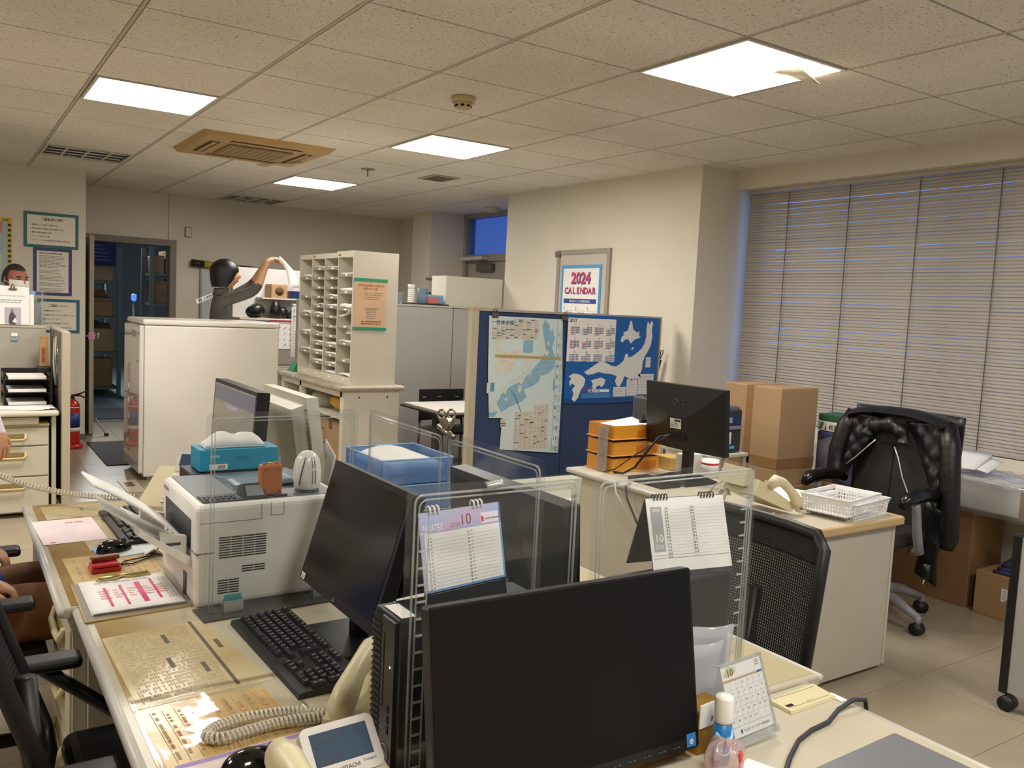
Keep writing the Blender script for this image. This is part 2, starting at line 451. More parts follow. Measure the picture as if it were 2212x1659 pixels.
# ---- alcove: entrance door with transom window
alc = B(mat('alcove_metal', '9b948a', .5))
alc.bb(5.30, 5.42, 7.35, 9.08, 2.05, 2.13); alc.bb(5.30, 5.42, 7.15, 7.35, 0, CE); alc.bb(5.30, 5.42, 9.08, 9.15, 0, CE); alc.bb(5.30, 5.42, 7.35, 9.08, 2.57, CE)
d2 = struct('door_2', alc)
struct('door_leaf', B(mat('entry_leaf', 'a7a096', .5)).bb(5.34, 5.38, 7.37, 9.07, .01, 2.05), d2)
dc = B(mat('closer', '6f6a62', .4, metal=.5)); dc.bb(5.27, 5.335, 8.45, 8.78, 1.93, 2.02, .008); dc.bb(5.20, 5.30, 8.55, 9.05, 2.06, 2.10, .006, m=mat('closer_rail', 'c9c4ba', .4)); struct('door_closer', dc, d2)
gl = clear('frosted_glass', (.42, .52, .72), 1.45, .25, '86a8e0', .3)
w2 = struct('window_2', B(mat('win_frame', 'b9b5ad', .4)).bb(5.31, 5.41, 7.35, 7.38, 2.13, 2.57))
struct('window_pane', B(gl).bb(5.36, 5.366, 7.38, 9.03, 2.13, 2.57), w2)
struct('window_frame', B(mat('win_frame2', '5d78a8', .4)).bb(5.33, 5.40, 9.03, 9.08, 2.13, 2.57), w2)
sp = solo('emergency_lamp', B(mat('cream_plastic', 'd7cdb8', .5)).lathe([(.05, 0), (.085, .02), (.085, .05)], (5.1, 8.2, CE-.05), 16), 'small round cream detector on the alcove ceiling by the blue transom', 'detector')

# ---- main window with venetian blind
win = struct('window_1', B(mat('win_alu', 'c3c6cc', .35, metal=.3)).bb(5.24, 5.30, Y0, 4.55, .80, .86))
wf = B(mat('win_alu', 'c3c6cc')); wf.bb(5.24, 5.30, Y0, 4.55, 2.43, 2.481); wf.bb(5.24, 5.30, 4.47, 4.55, .86, 2.43); wf.bb(5.24, 5.30, 2.2, 2.26, .86, 2.43); wf.bb(5.24, 5.30, .1, .16, .86, 2.43)
struct('window_frame', wf, win)
struct('window_pane', B(clear('window_glass', (.9, .95, 1), 1.45)).bb(5.268, 5.274, Y0, 4.5, .86, 2.43), win)
struct('window_sill', B(mat('sill', 'b9b3a4', .4)).bb(5.0, 5.24, Y0, 4.55, .795, .802), win)
bl = thing('venetian_blind', 'closed beige-grey venetian blind covering the whole window', 'blind', (5.1, 2.3, .80))
slat_m = mat('slat', 'b3aaa0', .42, var=.10, scale=2.2)
by0, by1 = .35, 4.495
part('head_rail', B(slat_m).bb(5.075, 5.125, by0, by1, 2.45, 2.481), bl)
sl = B(slat_m)
prof = [(-.0128, -.0030), (-.0045, .0006), (.0045, .0006), (.0128, -.0030)]
tilt = math.radians(66)
vs = []
for yy in (0, by1-by0):
    for (a, c) in prof:
        vs.append((a*math.cos(tilt)-c*math.sin(tilt), yy, a*math.sin(tilt)+c*math.cos(tilt)))
sl.add(vs, [(0, 1, 5, 4), (1, 2, 6, 5), (2, 3, 7, 6)], True)
slat_me = sl.mesh('slat')
ns = 78
for k in range(ns):
    z = .812+k*(2.44-.812)/(ns-1)
    o = lk('slat', slat_me, bl, False); o.matrix_parent_inverse = inv[bl.name]; o.location = (5.1+.0015*math.sin(k*1.7), by0, z); o.rotation_euler = (R.uniform(-.0008, .0008), R.uniform(-.035, .035), 0)
part('bottom_rail', B(slat_m).bb(5.088, 5.112, by0, by1, .79, .803, .004), bl)
cord_m = mat('blind_cord', '6b6158', .8)
for yy in (4.12, 3.62, 3.12, 2.62, 2.12, 1.5, .9):
    part('ladder_cord', B(cord_m).cyl((5.084, yy, .80), (5.084, yy, 2.46), .0028, n=6), bl)

# ---- surface conduit and box on the back wall, smoke detector, sprinkler, vent, cassette air conditioner
cd = B(wall_m); cd.bb(2.155, 2.19, 10.482, 10.5, 2.107, CE-.002, .004); cd.bb(2.19, 2.33, 10.494, 10.5, 2.215, 2.222)
solo('cable_duct', cd, 'slim vertical cable duct running up above the warehouse door', 'cable duct')
sb = thing('wall_switch_box', 'small square junction box on the back wall right of the door', 'switch box', (2.37, 10.49, 2.155))
part('box', B(mat('sw_rim', '8f8574', .5)).bb(2.335, 2.405, 10.478, 10.5, 2.155, 2.275, .004), sb)
part('cover', B(wall_m).bb(2.343, 2.397, 10.473, 10.48, 2.165, 2.265, .003), sb)
sm = thing('smoke_detector', 'cream round smoke detector with dark slots on the ceiling', 'smoke detector', (2.325, 4.08, CE-.07))
sd_m = mat('sd_cream', 'c9b78e', .45)
part('base', B(sd_m).lathe([(.062, 0), (.066, .012), (.066, .032)], (2.325, 4.08, CE-.032), 24), sm)
h = part('head', B(sd_m).lathe([(.030, -.035), (.044, -.028), (.046, -.006), (.056, 0)], (2.325, 4.08, CE-.032), 24), sm)
for k in range(8):
    a = k*PI/4+.2
    bb = B(dark_m).at((2.325, 4.08, CE-.05), rz=a).bb(.043, .0475, -.009, .009, -.005, .005)
    part('slot', bb, sm)
spk = B(mat('sprk', '9c9488', .4, metal=.6)); spk.lathe([(.055, 0), (.06, .006)], (2.98, 6.80, CE-.007), 20); spk.cyl((2.98, 6.80, CE-.06), (2.98, 6.80, CE-.006), .006, n=8); spk.lathe([(.006, 0), (.018, .003)], (2.98, 6.8, CE-.064), 12)
solo('sprinkler_head', spk, 'small metal sprinkler head hanging from the far ceiling', 'sprinkler')
vt = thing('ceiling_vent', 'small rectangular slotted air vent on the far ceiling', 'air vent', (3.62, 6.74, CE-.01))
part('frame', B(mat('vent_frame', 'b5aa98', .5)).bb(3.50, 3.76, 6.58, 6.90, CE-.008, CE-.001), vt)
for k in range(7):
    yy = 6.62+.04*k
    part('slot', B(mat('vent_slot', '665c50', .8)).bb(3.535, 3.725, yy, yy+.022, CE-.010, CE-.0075), vt)
ac_m = mat('ac_beige', 'b8975f', .5, var=.08, scale=5)
acd_m = mat('ac_dark', '3c2f1d', .8); acg_m = mat('ac_grille', '8f7a55', .6, bump=.2, bscale=500)
ac = thing('air_conditioner', 'yellowed four-way cassette air conditioner set into the ceiling', 'air conditioner', (1.95, 6.6, CE-.04))
ax0, ax1, ay0, ay1 = 1.475, 2.425, 6.12, 7.08
b = B(ac_m)
zt, zb = CE-.001, CE-.035
b.hexa([(ax0+.03, ay0+.03, zb), (ax1-.03, ay0+.03, zb), (ax1-.03, ay1-.03, zb), (ax0+.03, ay1-.03, zb)], [(ax0, ay0, zt), (ax1, ay0, zt), (ax1, ay1, zt), (ax0, ay1, zt)])
part('panel', b, ac)
part('intake_grille', B(acg_m).bb(ax0+.24, ax1-.24, ay0+.24, ay1-.24, zb-.012, zb, .004), ac)
for k in range(9):
    xx = ax0+.27+k*.05
    part('grille_rib', B(ac_m).bb(xx, xx+.012, ay0+.25, ay1-.25, zb-.015, zb-.011), ac)
for (x0, x1, y0, y1) in ((ax0+.22, ax1-.22, ay0+.10, ay0+.17), (ax0+.22, ax1-.22, ay1-.17, ay1-.10), (ax0+.10, ax0+.17, ay0+.22, ay1-.22), (ax1-.17, ax1-.10, ay0+.22, ay1-.22)):
    part('air_outlet', B(acd_m).bb(x0, x1, y0, y1, zb-.003, zb), ac)
    part('outlet_flap', B(ac_m).bb(x0+(.02 if x1-x0 < .1 else 0), x1-(.02 if x1-x0 < .1 else 0), y0+(.02 if y1-y0 < .1 else 0), y1-(.02 if y1-y0 < .1 else 0), zb-.007, zb-.003), ac)
b = B(mat('torn_film', 'cdb88e', .5)); b.sheet(9, 4, lambda u, v: (ax1-.30+.25*u, ay1-.05-.35*u+.06*v, zb-.012-.02*math.sin(u*7)**2*v), .002)
part('torn_filter', b, ac)

# ---- warehouse beyond the back door
wh = B(mat('warehouse_wall', '3c4044', .9)); wh.bb(-.6, -.5, 10.62, 18, -.05, 3.2); wh.bb(6, 6.1, 10.62, 18, -.05, 3.2); wh.bb(-.6, 6.1, 18, 18.1, -.05, 3.2)
struct('wall_warehouse', wh)
struct('floor_warehouse', B(mat('wh_floor', '5f7078', .35, var=.1, scale=2)).bb(-.6, 6.1, 10.62, 18, -.05, 0))
struct('ceiling_warehouse', B(mat('wh_ceil', '33363a', .9)).bb(-.6, 6.1, 10.62, 18, 3.2, 3.3))
whl = solo('warehouse_fill_lamp', B(emission('wh_fill', (.95, .98, 1), 170.0)).bb(2.0, 2.1, 13.4, 14.6, 3.12, 3.16), 'unseen cool white strip lamp added to light the warehouse', 'lamp')  # added out of view to brighten the warehouse interior
ORD = 'first second third fourth fifth sixth seventh eighth ninth tenth eleventh twelfth'.split()
rk_m = mat('rack_steel', '5f6f68', .5, metal=.2)
wc = [mat('wh_box%d' % k, c, .8, var=.08) for k, c in enumerate(('8a6a45', '9c7a50', '6b5234', 'a58a60', 'b9b4a6', 'c9c6c0'))]
def rack(x0, x1, y0, y1, zs, label, H=2.1):
    t = thing('storage_rack', label, 'storage rack', (x0, y0, 0))
    for (x, y) in ((x0, y0), (x1, y0), (x0, y1), (x1, y1)):
        part('post', B(rk_m).bb(x-.025, x+.025, y-.025, y+.025, 0, H), t)
    for z in zs: part('shelf', B(rk_m).bb(x0, x1, y0, y1, z-.03, z), t)
rack(1.62, 2.06, 13.2, 14.6, (.12, .62, 1.12, 1.62), 'green-grey warehouse rack packed with brown bundles, nearer the door leaf')
for zi, z in enumerate((.12, .62, 1.12, 1.62)):
    y = 13.23; q = 0
    while y < 14.45:
        d = R.uniform(.12, .26); hh = R.uniform(.18, .42)
        if zi == 3: hh = R.uniform(.15, .3)
        b = B(R.choice(wc[:4])); b.bb(1.65, 2.02-R.uniform(0, .06), y, y+d-.015, z, z+hh, .01, 1)
        solo('parcel', b, 'brown parcel, %s from the near end of the %s shelf of the packed warehouse rack' % (ORD[q], ('lowest', 'second', 'third', 'top')[zi]), 'parcel', 'brown parcels on the packed warehouse rack'); y += d; q += 1
rack(2.30, 3.1, 12.2, 12.8, (.15, .75, 1.35, 1.75), 'warehouse rack holding white and red cartons, seen at the right of the door opening')
for zi, z in enumerate((.15, .75, 1.35, 1.75)):
    x = 2.33; q = 0
    while x < 3.0:
        d = R.uniform(.14, .24); hh = R.uniform(.16, .34)
        red = R.random() < .4
        b = B(wc[5] if zi in (0, 1) else wc[R.randrange(3)]); b.bb(x, x+d-.012, 12.22+R.uniform(0, .05), 12.7, z, z+hh, .006, 1)
        if zi in (0, 1): b.bb(x+.02, x+.06, 12.205, 12.215, z+.03, z+hh*.6, m=mat('carton_red', 'b03a34', .6))
        solo('carton', b, ('%s carton, %s from the left on the %s shelf of the right-hand warehouse rack' % ('white red-striped' if zi in (0, 1) else 'plain brown', ORD[q], ('lowest', 'second', 'third', 'top')[zi])), 'carton', 'white striped cartons on the warehouse rack' if zi in (0, 1) else 'brown cartons on the warehouse rack'); x += d; q += 1
b = B(mat('navy_banner', '121a45', .6)).bb(1.66, 2.0, 13.12, 13.14, 1.83, 2.2); fr = Fr((1.66, 13.119, 1.83), (1, 0, 0), (0, 0, 1))
for k in range(5): b.rect(fr, .05, .07+.05*k, .3-.03*k, .085+.05*k, .001, mat('banner_ink', '5566a0', .7))
solo('navy_banner', b, 'dark navy notice board hanging on the warehouse rack', 'notice')
solo('tissue_carton', B(mat('teal_box', '4f8c80', .6)).bb(1.66, 1.96, 13.25, 13.5, 2.05, 2.12), 'small teal carton on top of the packed warehouse rack', 'carton')
solo('hanging_lantern', B(mat('blue_glow', '5a86ff', .4, emit=.6)).lathe([(.02, 0), (.035, .02), (.035, .09), (.02, .10)], (2.2, 12.9, 1.36), 12).cyl((2.2, 12.9, 0), (2.2, 12.9, 1.36), .012, m=steel_m), 'slim blue-lit signal lamp on a stand in the warehouse', 'signal lamp')
mat_m = mat('rubber_mat', '2b2b2f', .8, bump=.3, bscale=300)
solo('door_mat', B(mat_m).bb(1.14, 2.15, 7.86, 9.12, .0005, .010, .003), 'dark grey floor mat before the back door beside the white appliance', 'floor mat')
solo('door_mat', B(mat_m).bb(1.35, 2.15, 10.75, 11.7, .0005, .010, .003), 'dark floor mat inside the warehouse just past the door', 'floor mat')

# floor outlet plate
b = B(mat('plate', 'c4bba6', .5)); b.bb(1.12, 1.25, 6.75, 7.2, .0003, .006, .002); b.bb(1.15, 1.21, 6.95, 7.1, .006, .009, m=mat('plate_d', '6a5a44', .6))
solo('floor_outlet', b, 'flat floor outlet plate at the foot of the white appliance', 'floor outlet')
# ================================================================ BACKGROUND FURNITURE
def lines(b, fr, x0, x1, ys, t, m, h=.0008, jag=.25):
    """rows of small print"""
    for y in ys:
        x = x0; e = x1-R.random()*jag*(x1-x0)
        while x < e:
            w_ = R.uniform(.01, .035); b.rect(fr, x, y-t/2, min(x+w_, e), y+t/2, h, m); x += w_+R.uniform(.002, .006)
def cjk(b, fr, t, x, y, s, m, h=.001, bold=.01, align='l'):
    b.text(fr, t, x, y, s, h, m, align, bold)

# ---- wall notices on the left wall
teal_m = mat('teal_tape', '2f6b6a', .5); violet_m = mat('violet_tape', '3b3a78', .5)
nblank = mat('notice_paper', 'e9e2d2', .7)
def notice(name, x0, x1, z0, z1, rim, label, paint, y=9.327):
    fr = Fr((x0, y, z0), (1, 0, 0), (0, 0, 1)); W, Hh = x1-x0, z1-z0
    t = thing(name, label, 'notice', (x0+W/2, y, z0))
    part('sheet', B(nblank).prism(fr, [(0, 0), (W, 0), (W, Hh), (0, Hh)], -.002, .0003), t)
    k = .028
    for (a, b_, c, d) in ((0, 0, W, k), (0, Hh-k, W, Hh), (0, k, k, Hh-k), (W-k, k, W, Hh-k)):
        part('tape_border', B(rim).prism(fr, [(a, b_), (c, b_), (c, d), (a, d)], .0003, .0018), t)
    pr = B(ink_m); paint(pr, fr, W, Hh); part('print', pr, t)
def pa(b, fr, W, H_):
    cjk(b, fr, '〔運転者心得〕', W/2, H_-.075, .030, ink_m, align='c')
    for k, s in enumerate(('1. 運転者としての責任を自覚する事。', '2. 車の点検を必ず実施し安全を確認する事。', '3. 積荷の確認を実施する事。', '4. スピードを出さない事。', '5. プロドライバーの自覚を持ち安全運転に努める事。')):
        cjk(b, fr, s, .055, H_-.125-.036*k, .0145, ink_m)
notice('framed_notice', .622, 1.087, 1.869, 2.203, teal_m, 'top notice on the left wall, cream sheet bordered in green tape', pa)
def pb(b, fr, W, H_):
    lines(b, fr, .05, W-.05, [H_-.05], .008, ink_m)
    for k in range(26):
        if k in (9, 13, 18, 22): continue
        lines(b, fr, .05, W-.05, [H_-.075-.0135*k], .0048, mat('ink_mid', '6d6d74', .8), jag=.35)
notice('framed_notice', .702, 1.03, 1.419, 1.869, violet_m, 'middle notice on the left wall, dense print bordered in violet tape', pb)
def pc(b, fr, W, H_):
    cjk(b, fr, 'ご確認ください', W/2, H_-.075, .026, ink_m, align='c')
    for k, s in enumerate(('必要書類はお持ちですか？', '安全確認のお済みですか？（点検しましたか）', '書類に記入してください', '出発前に必ず内容を確認してください')):
        cjk(b, fr, s, .05, H_-.12-.04*k, .0135, ink_m)
    lines(b, fr, W*.55, W-.05, [.05], .008, inkg_m)
notice('framed_notice', .733, 1.099, 1.06, 1.386, mat('tealblue_tape', '2b6478', .5), 'lowest notice on the left wall, white sheet bordered in blue-green tape', pc)
# wall map with yellow ruled border at the far left
mp = thing('wall_map', 'coloured wall map with a yellow and black checked border on the left wall', 'map', (.1, 9.327, 1.45))
fr = Fr((-.35, 9.327, 1.40), (1, 0, 0), (0, 0, 1))
part('sheet', B(mat('map_sea', 'a9c3cc', .6)).prism(fr, [(0, 0), (.878, 0), (.878, .725), (0, .725)], -.002, .001), mp)
b = B(mat('map_pink', 'd98a8a', .7)); b.poly(fr, [(.45, .40), (.60, .42), (.74, .50), (.80, .60), (.80, .69), (.55, .69), (.40, .55)], .0015)
b.poly(fr, [(.62, .15), (.78, .20), (.8, .38), (.70, .42), (.60, .32)], .0015, mat('map_cream', 'd6cfb4', .7)); b.line(fr, .6, .35, .75, .68, .03, .002, mat('map_road', 'b9c8cc', .7))
part('land_print', b, mp)
b = B(mat('map_yellow', 'd8bb4a', .6)); b.rect(fr, .835, 0, .878, .725, .0016); b.rect(fr, 0, .685, .835, .725, .0016)
for k in range(14): b.rect(fr, .843, .02+.048*k, .870, .045+.048*k, .0022, mat('map_mark', '4a4326', .7))
cjk(b, fr, '列島', .80, .69, .028, ink_m, .0025); part('border_print', b, mp)

# ---- left desk with low screens
ld = thing('steel_desk', 'steel office desk with a three-drawer pedestal at the left wall screens', 'desk', (0, 6.55, 0))
part('desktop', B(mat('ldesk_top', 'd8d2c2', .4)).bb(-.75, .615, 6.2, 6.92, .665, .70, .012), ld)
part('thin_drawer', B(mat('ldrawer', 'a99f85', .5)).bb(-.5, .50, 6.215, 6.6, .61, .66, .006), ld)
part('side_panel', B(deskw_m).bb(.575, .60, 6.24, 6.9, 0, .665), ld)
part('modesty_panel', B(deskw_m).bb(-.75, .575, 6.86, 6.88, .1, .665), ld)
part('side_panel', B(deskw_m).bb(-.75, -.725, 6.24, 6.9, 0, .665), ld)
ped = part('pedestal', B(mat('ped_body', 'cfc9b8', .45)).bb(.16, .56, 6.26, 6.83, .03, .60), ld)
hand_m = mat('handle_cream', 'cdb881', .45)
for (z0, z1) in ((.475, .585), (.275, .465), (.04, .265)):
    dr = part('drawer', B(mat('ped_front', 'cfc8b4', .45)).bb(.165, .555, 6.24, 6.26, z0, z1, .003), ld)
    hb = B(hand_m); zc = z1-.055
    hb.tube([(.235, 6.238, zc+.018), (.235, 6.222, zc-.005), (.25, 6.218, zc-.016), (.41, 6.218, zc-.016), (.425, 6.222, zc-.005), (.425, 6.238, zc+.018)], .008, 8)
    hb.bb(.235, .425, 6.234, 6.241, zc-.018, zc+.02, m=mat('handle_dark', '8d7c4f', .5)); sub('handle', hb, dr)
part('pedestal_top', B(hand_m).bb(.158, .562, 6.235, 6.83, .60, .615, .004), ld)
scr_m = mat('screen_grey', 'a9a397', .7, bump=.15, bscale=300); scp_m = mat('screen_post', 'b8ae98', .5)
t = thing('desk_screen', 'low grey fabric screen standing behind the left steel desk', 'office screen', (0, 6.96, 0))
part('panel', B(scr_m).bb(-.75, .60, 6.93, 6.98, .05, 1.21), t); part('top_rail', B(scp_m).bb(-.75, .60, 6.925, 6.985, 1.205, 1.225), t)
t = thing('desk_screen', 'beige end-on screen beside the left steel desk, stained on its inner face', 'office screen', (.66, 6.55, 0))
part('panel', B(mat('screen_stain', '8f887c', .7, col2='55504a', scale=9)).bb(.632, .67, 6.24, 6.98, .05, 1.205), t)
part('edge_post', B(scp_m).bb(.628, .676, 6.18, 6.24, 0, 1.215, .004), t)
part('top_rail', B(scp_m).bb(.628, .674, 6.24, 6.985, 1.205, 1.218), t)
# magnet clip, brown bottle, hanging straps
b = B(mat('clip_blue', '7fa6bd', .4)); b.bb(.385, .425, 6.918, 6.927, 1.14, 1.165, .003, m=white_m); b.bb(.383, .427, 6.919, 6.928, 1.11, 1.135, .003, m=mat('clip_blue', '7fa6bd'))
solo('magnet_clip', b, 'small white and blue magnetic clip on the grey left screen', 'clip')
b = B(mat('kraft', 'b98d5e', .6)); b.hexa([(.548, 6.76, .945), (.605, 6.76, .945), (.605, 6.82, .945), (.548, 6.82, .945)], [(.552, 6.77, 1.14), (.60, 6.77, 1.14), (.60, 6.81, 1.14), (.552, 6.81, 1.14)])
b.bb(.556, .596, 6.775, 6.805, 1.14, 1.16, .004)
fr = Fr((.548, 6.757, .945), (1, 0, 0), (0, .05, 1))
for k in range(2):
    b.rect(fr, .012, .03+.055*k, .028, .075+.055*k, .002, mat('kraft_red', 'a3472c', .7))
tb = solo('kraft_packet', b, 'tan kraft packet with red printing leaning on the left screen', 'packet')
b = B(mat('bin_dark', '2c2a28', .5)).bb(.53, .615, 6.72, 6.83, .70, .945, .01); solo('pen_box', b, 'dark upright box under the tan kraft packet on the left desk', 'box')
b = B(mat('strap', 'cfc8b6', .7))
b.tube([(.625, 6.60, 1.15), (.618, 6.55, 1.1), (.612, 6.52, 1.0), (.616, 6.50, .9), (.622, 6.49, .84)], .008, 6)
b.tube([(.626, 6.50, 1.17), (.618, 6.46, 1.08), (.620, 6.44, .98)], .006, 6, m=mat('strap2', 'e7e2d4', .7)); b.tube([(.618, 6.42, 1.05), (.612, 6.40, .95), (.615, 6.39, .86)], .004, 6, m=mat('strap3', '4a6a96', .5))
b.tube([(.624, 6.38, 1.14), (.618, 6.36, 1.05), (.616, 6.36, .92)], .003, 6, m=chrome_m)
solo('hanging_straps', b, 'tangle of pale straps and a blue cord hanging inside the left screen', 'straps')
# black letter trays with paper
lt = thing('letter_tray', 'black two-tier letter tray at the back of the left steel desk', 'letter tray', (.43, 6.6, .70))
for z in (.715, .80, .885):
    b = B(black_m); b.bb(.315, .585, 6.42, 6.75, z-.006, z); b.bb(.315, .32, 6.42, 6.75, z, z+.035); b.bb(.58, .585, 6.42, 6.75, z, z+.035); b.bb(.315, .585, 6.745, 6.75, z, z+.05)
    part('tray', b, lt)
for (x, y) in ((.318, 6.425), (.582, 6.425), (.318, 6.745), (.582, 6.745)): part('post', B(black_m).cyl((x, y, .70), (x, y, .935), .005, n=6), lt)
for z, n in ((.7155, 'white papers in the lowest black tray'), (.8005, 'white papers in the middle black tray'), (.8855, 'white papers in the top black tray on the left desk')):
    solo('paper_stack', B(paper_m).bb(.34, .56, 6.425, 6.70, z, z+.018), n, 'papers')
b = B(paper_m)
for k in range(4): b.at((.30+.03*k, 6.30, .7005+.004*k), rz=R.uniform(-.1, .1)).bb(-.2, .2, -.07, .09, 0, .004)
solo('paper_stack', b, 'loose white papers along the front edge of the left steel desk', 'papers')
# clipped sheets standing on the screen
cs = thing('clipped_sheets', 'white sheets with a small photo held by a bulldog clip above the left screen', 'papers', (.3, 6.93, 1.225))
fr = Fr((.02, 6.918, 1.225), (1, 0, 0), (0, 0, 1))
part('sheet', B(paper_m).prism(fr, [(0, 0), (.475, 0), (.475, .262), (0, .285)], -.004, 0), cs)
b = B(inkg_m); lines(b, fr, .30, .46, [.17, .155], .006, inkg_m); lines(b, fr, .25, .465, [.20], .007, mat('ink_pale', 'c9c4cc', .8))
b.rect(fr, .325, 0, .425, .12, .0006, mat('photo_bg', 'b9b4bd', .6)); b.poly(fr, [(.35, .01), (.352, .06), (.362, .085), (.378, .085), (.392, .06), (.40, .03), (.39, 0), (.36, 0)], .0012, mat('photo_fig', '4f4a50', .6)); b.poly(fr, [(.364, .085), (.362, .103), (.37, .112), (.378, .103), (.377, .085)], .0014, mat('photo_skin', 'a06a58', .6)); b.poly(fr, [(.372, .02), (.39, .05), (.40, .03), (.395, .01)], .0016, paper_m)
part('print', b, cs)
b = B(mat('clip_bronze', '7a6552', .35, metal=.7)); b.bb(.37, .42, 6.905, 6.925, 1.468, 1.478, .002); b.tube([(.385, 6.912, 1.478), (.387, 6.905, 1.50), (.395, 6.9, 1.508), (.403, 6.905, 1.50), (.405, 6.912, 1.478)], .003, 6); part('clip', b, cs)
fd = thing('paper_folder', 'white folder with a blue corner beside the clipped sheets', 'folder', (.52, 6.94, 1.225))
fr = Fr((.495, 6.93, 1.225), (1, 0, 0), (0, 0, 1)); part('cover', B(paper_m).prism(fr, [(0, 0), (.03, 0), (.03, .235), (0, .235)], -.003, 0), fd); part('corner', B(mat('folder_blue', '6fa5d0', .5)).prism(fr, [(0, .215), (.04, .215), (.04, .24), (0, .24)], -.0035, .0006), fd)
ap = thing('acrylic_screen', 'small clear acrylic screen on top of the left grey screen', 'acrylic screen', (.57, 6.95, 1.225))
part('panel', B(acr_m).bb(.53, .605, 6.95, 6.953, 1.225, 1.47), ap); part('edge_strip', B(acre_m).bb(.575, .582, 6.945, 6.955, 1.225, 1.47), ap)

# ---- fire extinguisher and its marker pole
ex = thing('fire_extinguisher', 'red fire extinguisher on its floor stand by the left wall', 'fire extinguisher', (.99, 8.86, 0))
red_m = mat('ext_red', 'b8201f', .3, coat=.3)
part('stand', B(red_m).lathe([(.085, .0), (.088, .03), (.07, .045)], (.99, 8.86, 0), 20), ex)
part('cylinder', B(red_m).lathe([(.058, .045), (.060, .06), (.060, .40), (.052, .43), (.025, .455), (.016, .47)], (.99, 8.86, 0), 24), ex)
b = B(mat('ext_label', '2b3c86', .5)); b.lathe([(.0608, .20), (.0608, .34)], (.99, 8.86, 0), 24); b.lathe([(.0612, .16), (.0612, .20)], (.99, 8.86, 0), 24, m=mat('ext_white', 'd8d5d0', .5)); b.lathe([(.0612, .385), (.0612, .395)], (.99, 8.86, 0), 24, m=white_m)
part('label_band', b, ex)
b = B(mat('ext_black', '1a1a1a', .4)); b.cyl((.99, 8.86, .47), (.99, 8.86, .51), .014); b.tube([(.99, 8.86, .50), (1.05, 8.83, .52), (1.10, 8.81, .545)], .007, 6); b.tube([(.99, 8.86, .50), (1.05, 8.83, .50), (1.115, 8.80, .465)], .008, 6)
part('valve_lever', b, ex)
part('hose', B(black_m if False else mat('ext_black', '1a1a1a')).tube([(.98, 8.84, .49), (.93, 8.82, .46), (.915, 8.82, .36), (.92, 8.82, .24)], .008, 8), ex)
b = B(red_m).bb(.985, 1.003, 9.18, 9.195, 0, .79); solo('marker_pole', b, 'thin red marker strip standing behind the fire extinguisher', 'marker pole')

# ---- large white appliance
wa = thing('white_appliance', 'large glossy white appliance cabinet in the aisle, plain side to the viewer', 'appliance', (1.82, 7.48, 0))
gw_m = mat('gloss_white', 'efeae2', .25, var=.015, scale=2)
gs_m = mat('gloss_front', 'e3dfda', .10, coat=.6)
part('body', B(gw_m).bb(1.30, 2.37, 7.14, 7.82, .03, 1.238, .012), wa)
part('lid', B(gw_m).bb(1.285, 2.375, 7.13, 7.83, 1.242, 1.285, .014), wa)
dp = part('front_panel', B(gs_m).bb(1.262, 1.298, 7.145, 7.815, .06, 1.236, .010), wa)
b = B(mat('recess_grey', 'a9a7a4', .4)); b.bb(1.258, 1.264, 7.25, 7.45, 1.14, 1.19, .002); sub('handle_recess', b, dp)
for (y, z, s_, c) in ((7.22, .95, .02, '8a8886'), (7.60, .72, .04, 'f4f2ee'), (7.62, .60, .05, 'f4f2ee'), (7.60, .47, .035, 'd9d6d2'), (7.58, .33, .03, 'b0553f'), (7.62, .26, .03, 'd9d6d2'), (7.57, .19, .02, '8f6a5a')):
    sub('sticker', B(mat('sticker_'+c, c, .5)).bb(1.258, 1.263, y-s_/2, y+s_/2, z-s_/2, z+s_/2), dp)
part('plinth', B(mat('plinth_grey', '9c9a96', .5)).bb(1.33, 2.34, 7.17, 7.79, 0, .03), wa)

# ---- counter and pigeonhole sorter
ct = thing('counter', 'cream steel counter with an open shelf carrying the pigeonhole sorter', 'counter', (2.48, 6.0, 0))
part('top', B(mat('counter_top', '8f877b', .5, col2='b3aa98', scale=14)).bb(2.23, 2.725, 5.43, 6.78, .885, .92, .014, 3), ct)
cpm = mat('counter_cream', 'd0cabb', .5, var=.03)
sp_ = part('side_panel', B(cpm).bb(2.27, 2.69, 5.46, 5.49, .02, .885), ct)
for x in (2.385, 2.60): sub('screw', B(dark_m).cyl((x, 5.4605, .84), (x, 5.4585, .84), .006, n=10), sp_)
part('side_panel', B(cpm).bb(2.27, 2.69, 6.72, 6.75, .02, .885), ct)
part('back_panel', B(cpm).bb(2.66, 2.68, 5.49, 6.72, .02, .885), ct)
part('post', B(cpm).bb(2.27, 2.31, 6.30, 6.335, .02, .885), ct); part('post', B(cpm).bb(2.27, 2.31, 5.49, 5.52, .02, .885), ct)
part('rail', B(cpm).bb(2.27, 2.30, 5.49, 6.72, .84, .885), ct)
part('shelf', B(cpm).bb(2.29, 2.66, 5.49, 6.72, .675, .695), ct); part('shelf', B(cpm).bb(2.29, 2.66, 5.49, 6.72, .30, .32), ct); part('shelf', B(cpm).bb(2.29, 2.66, 5.49, 6.72, .06, .08), ct)
b = B(mat('yellow_bag', 'c99a2a', .5)); b.grid(12, 8, lambda u, v: (2.46+.14*math.sin(PI*v)*math.cos(2*PI*u)*(1+.1*math.sin(9*u)), 5.78+.24*math.sin(PI*v)*math.sin(2*PI*u), .768-.07*math.cos(PI*v)+.008*math.sin(12*u+3*v)), cu=True)
solo('yellow_pouch', b, 'bulging yellow packet on the counter shelf under the sorter', 'packet')
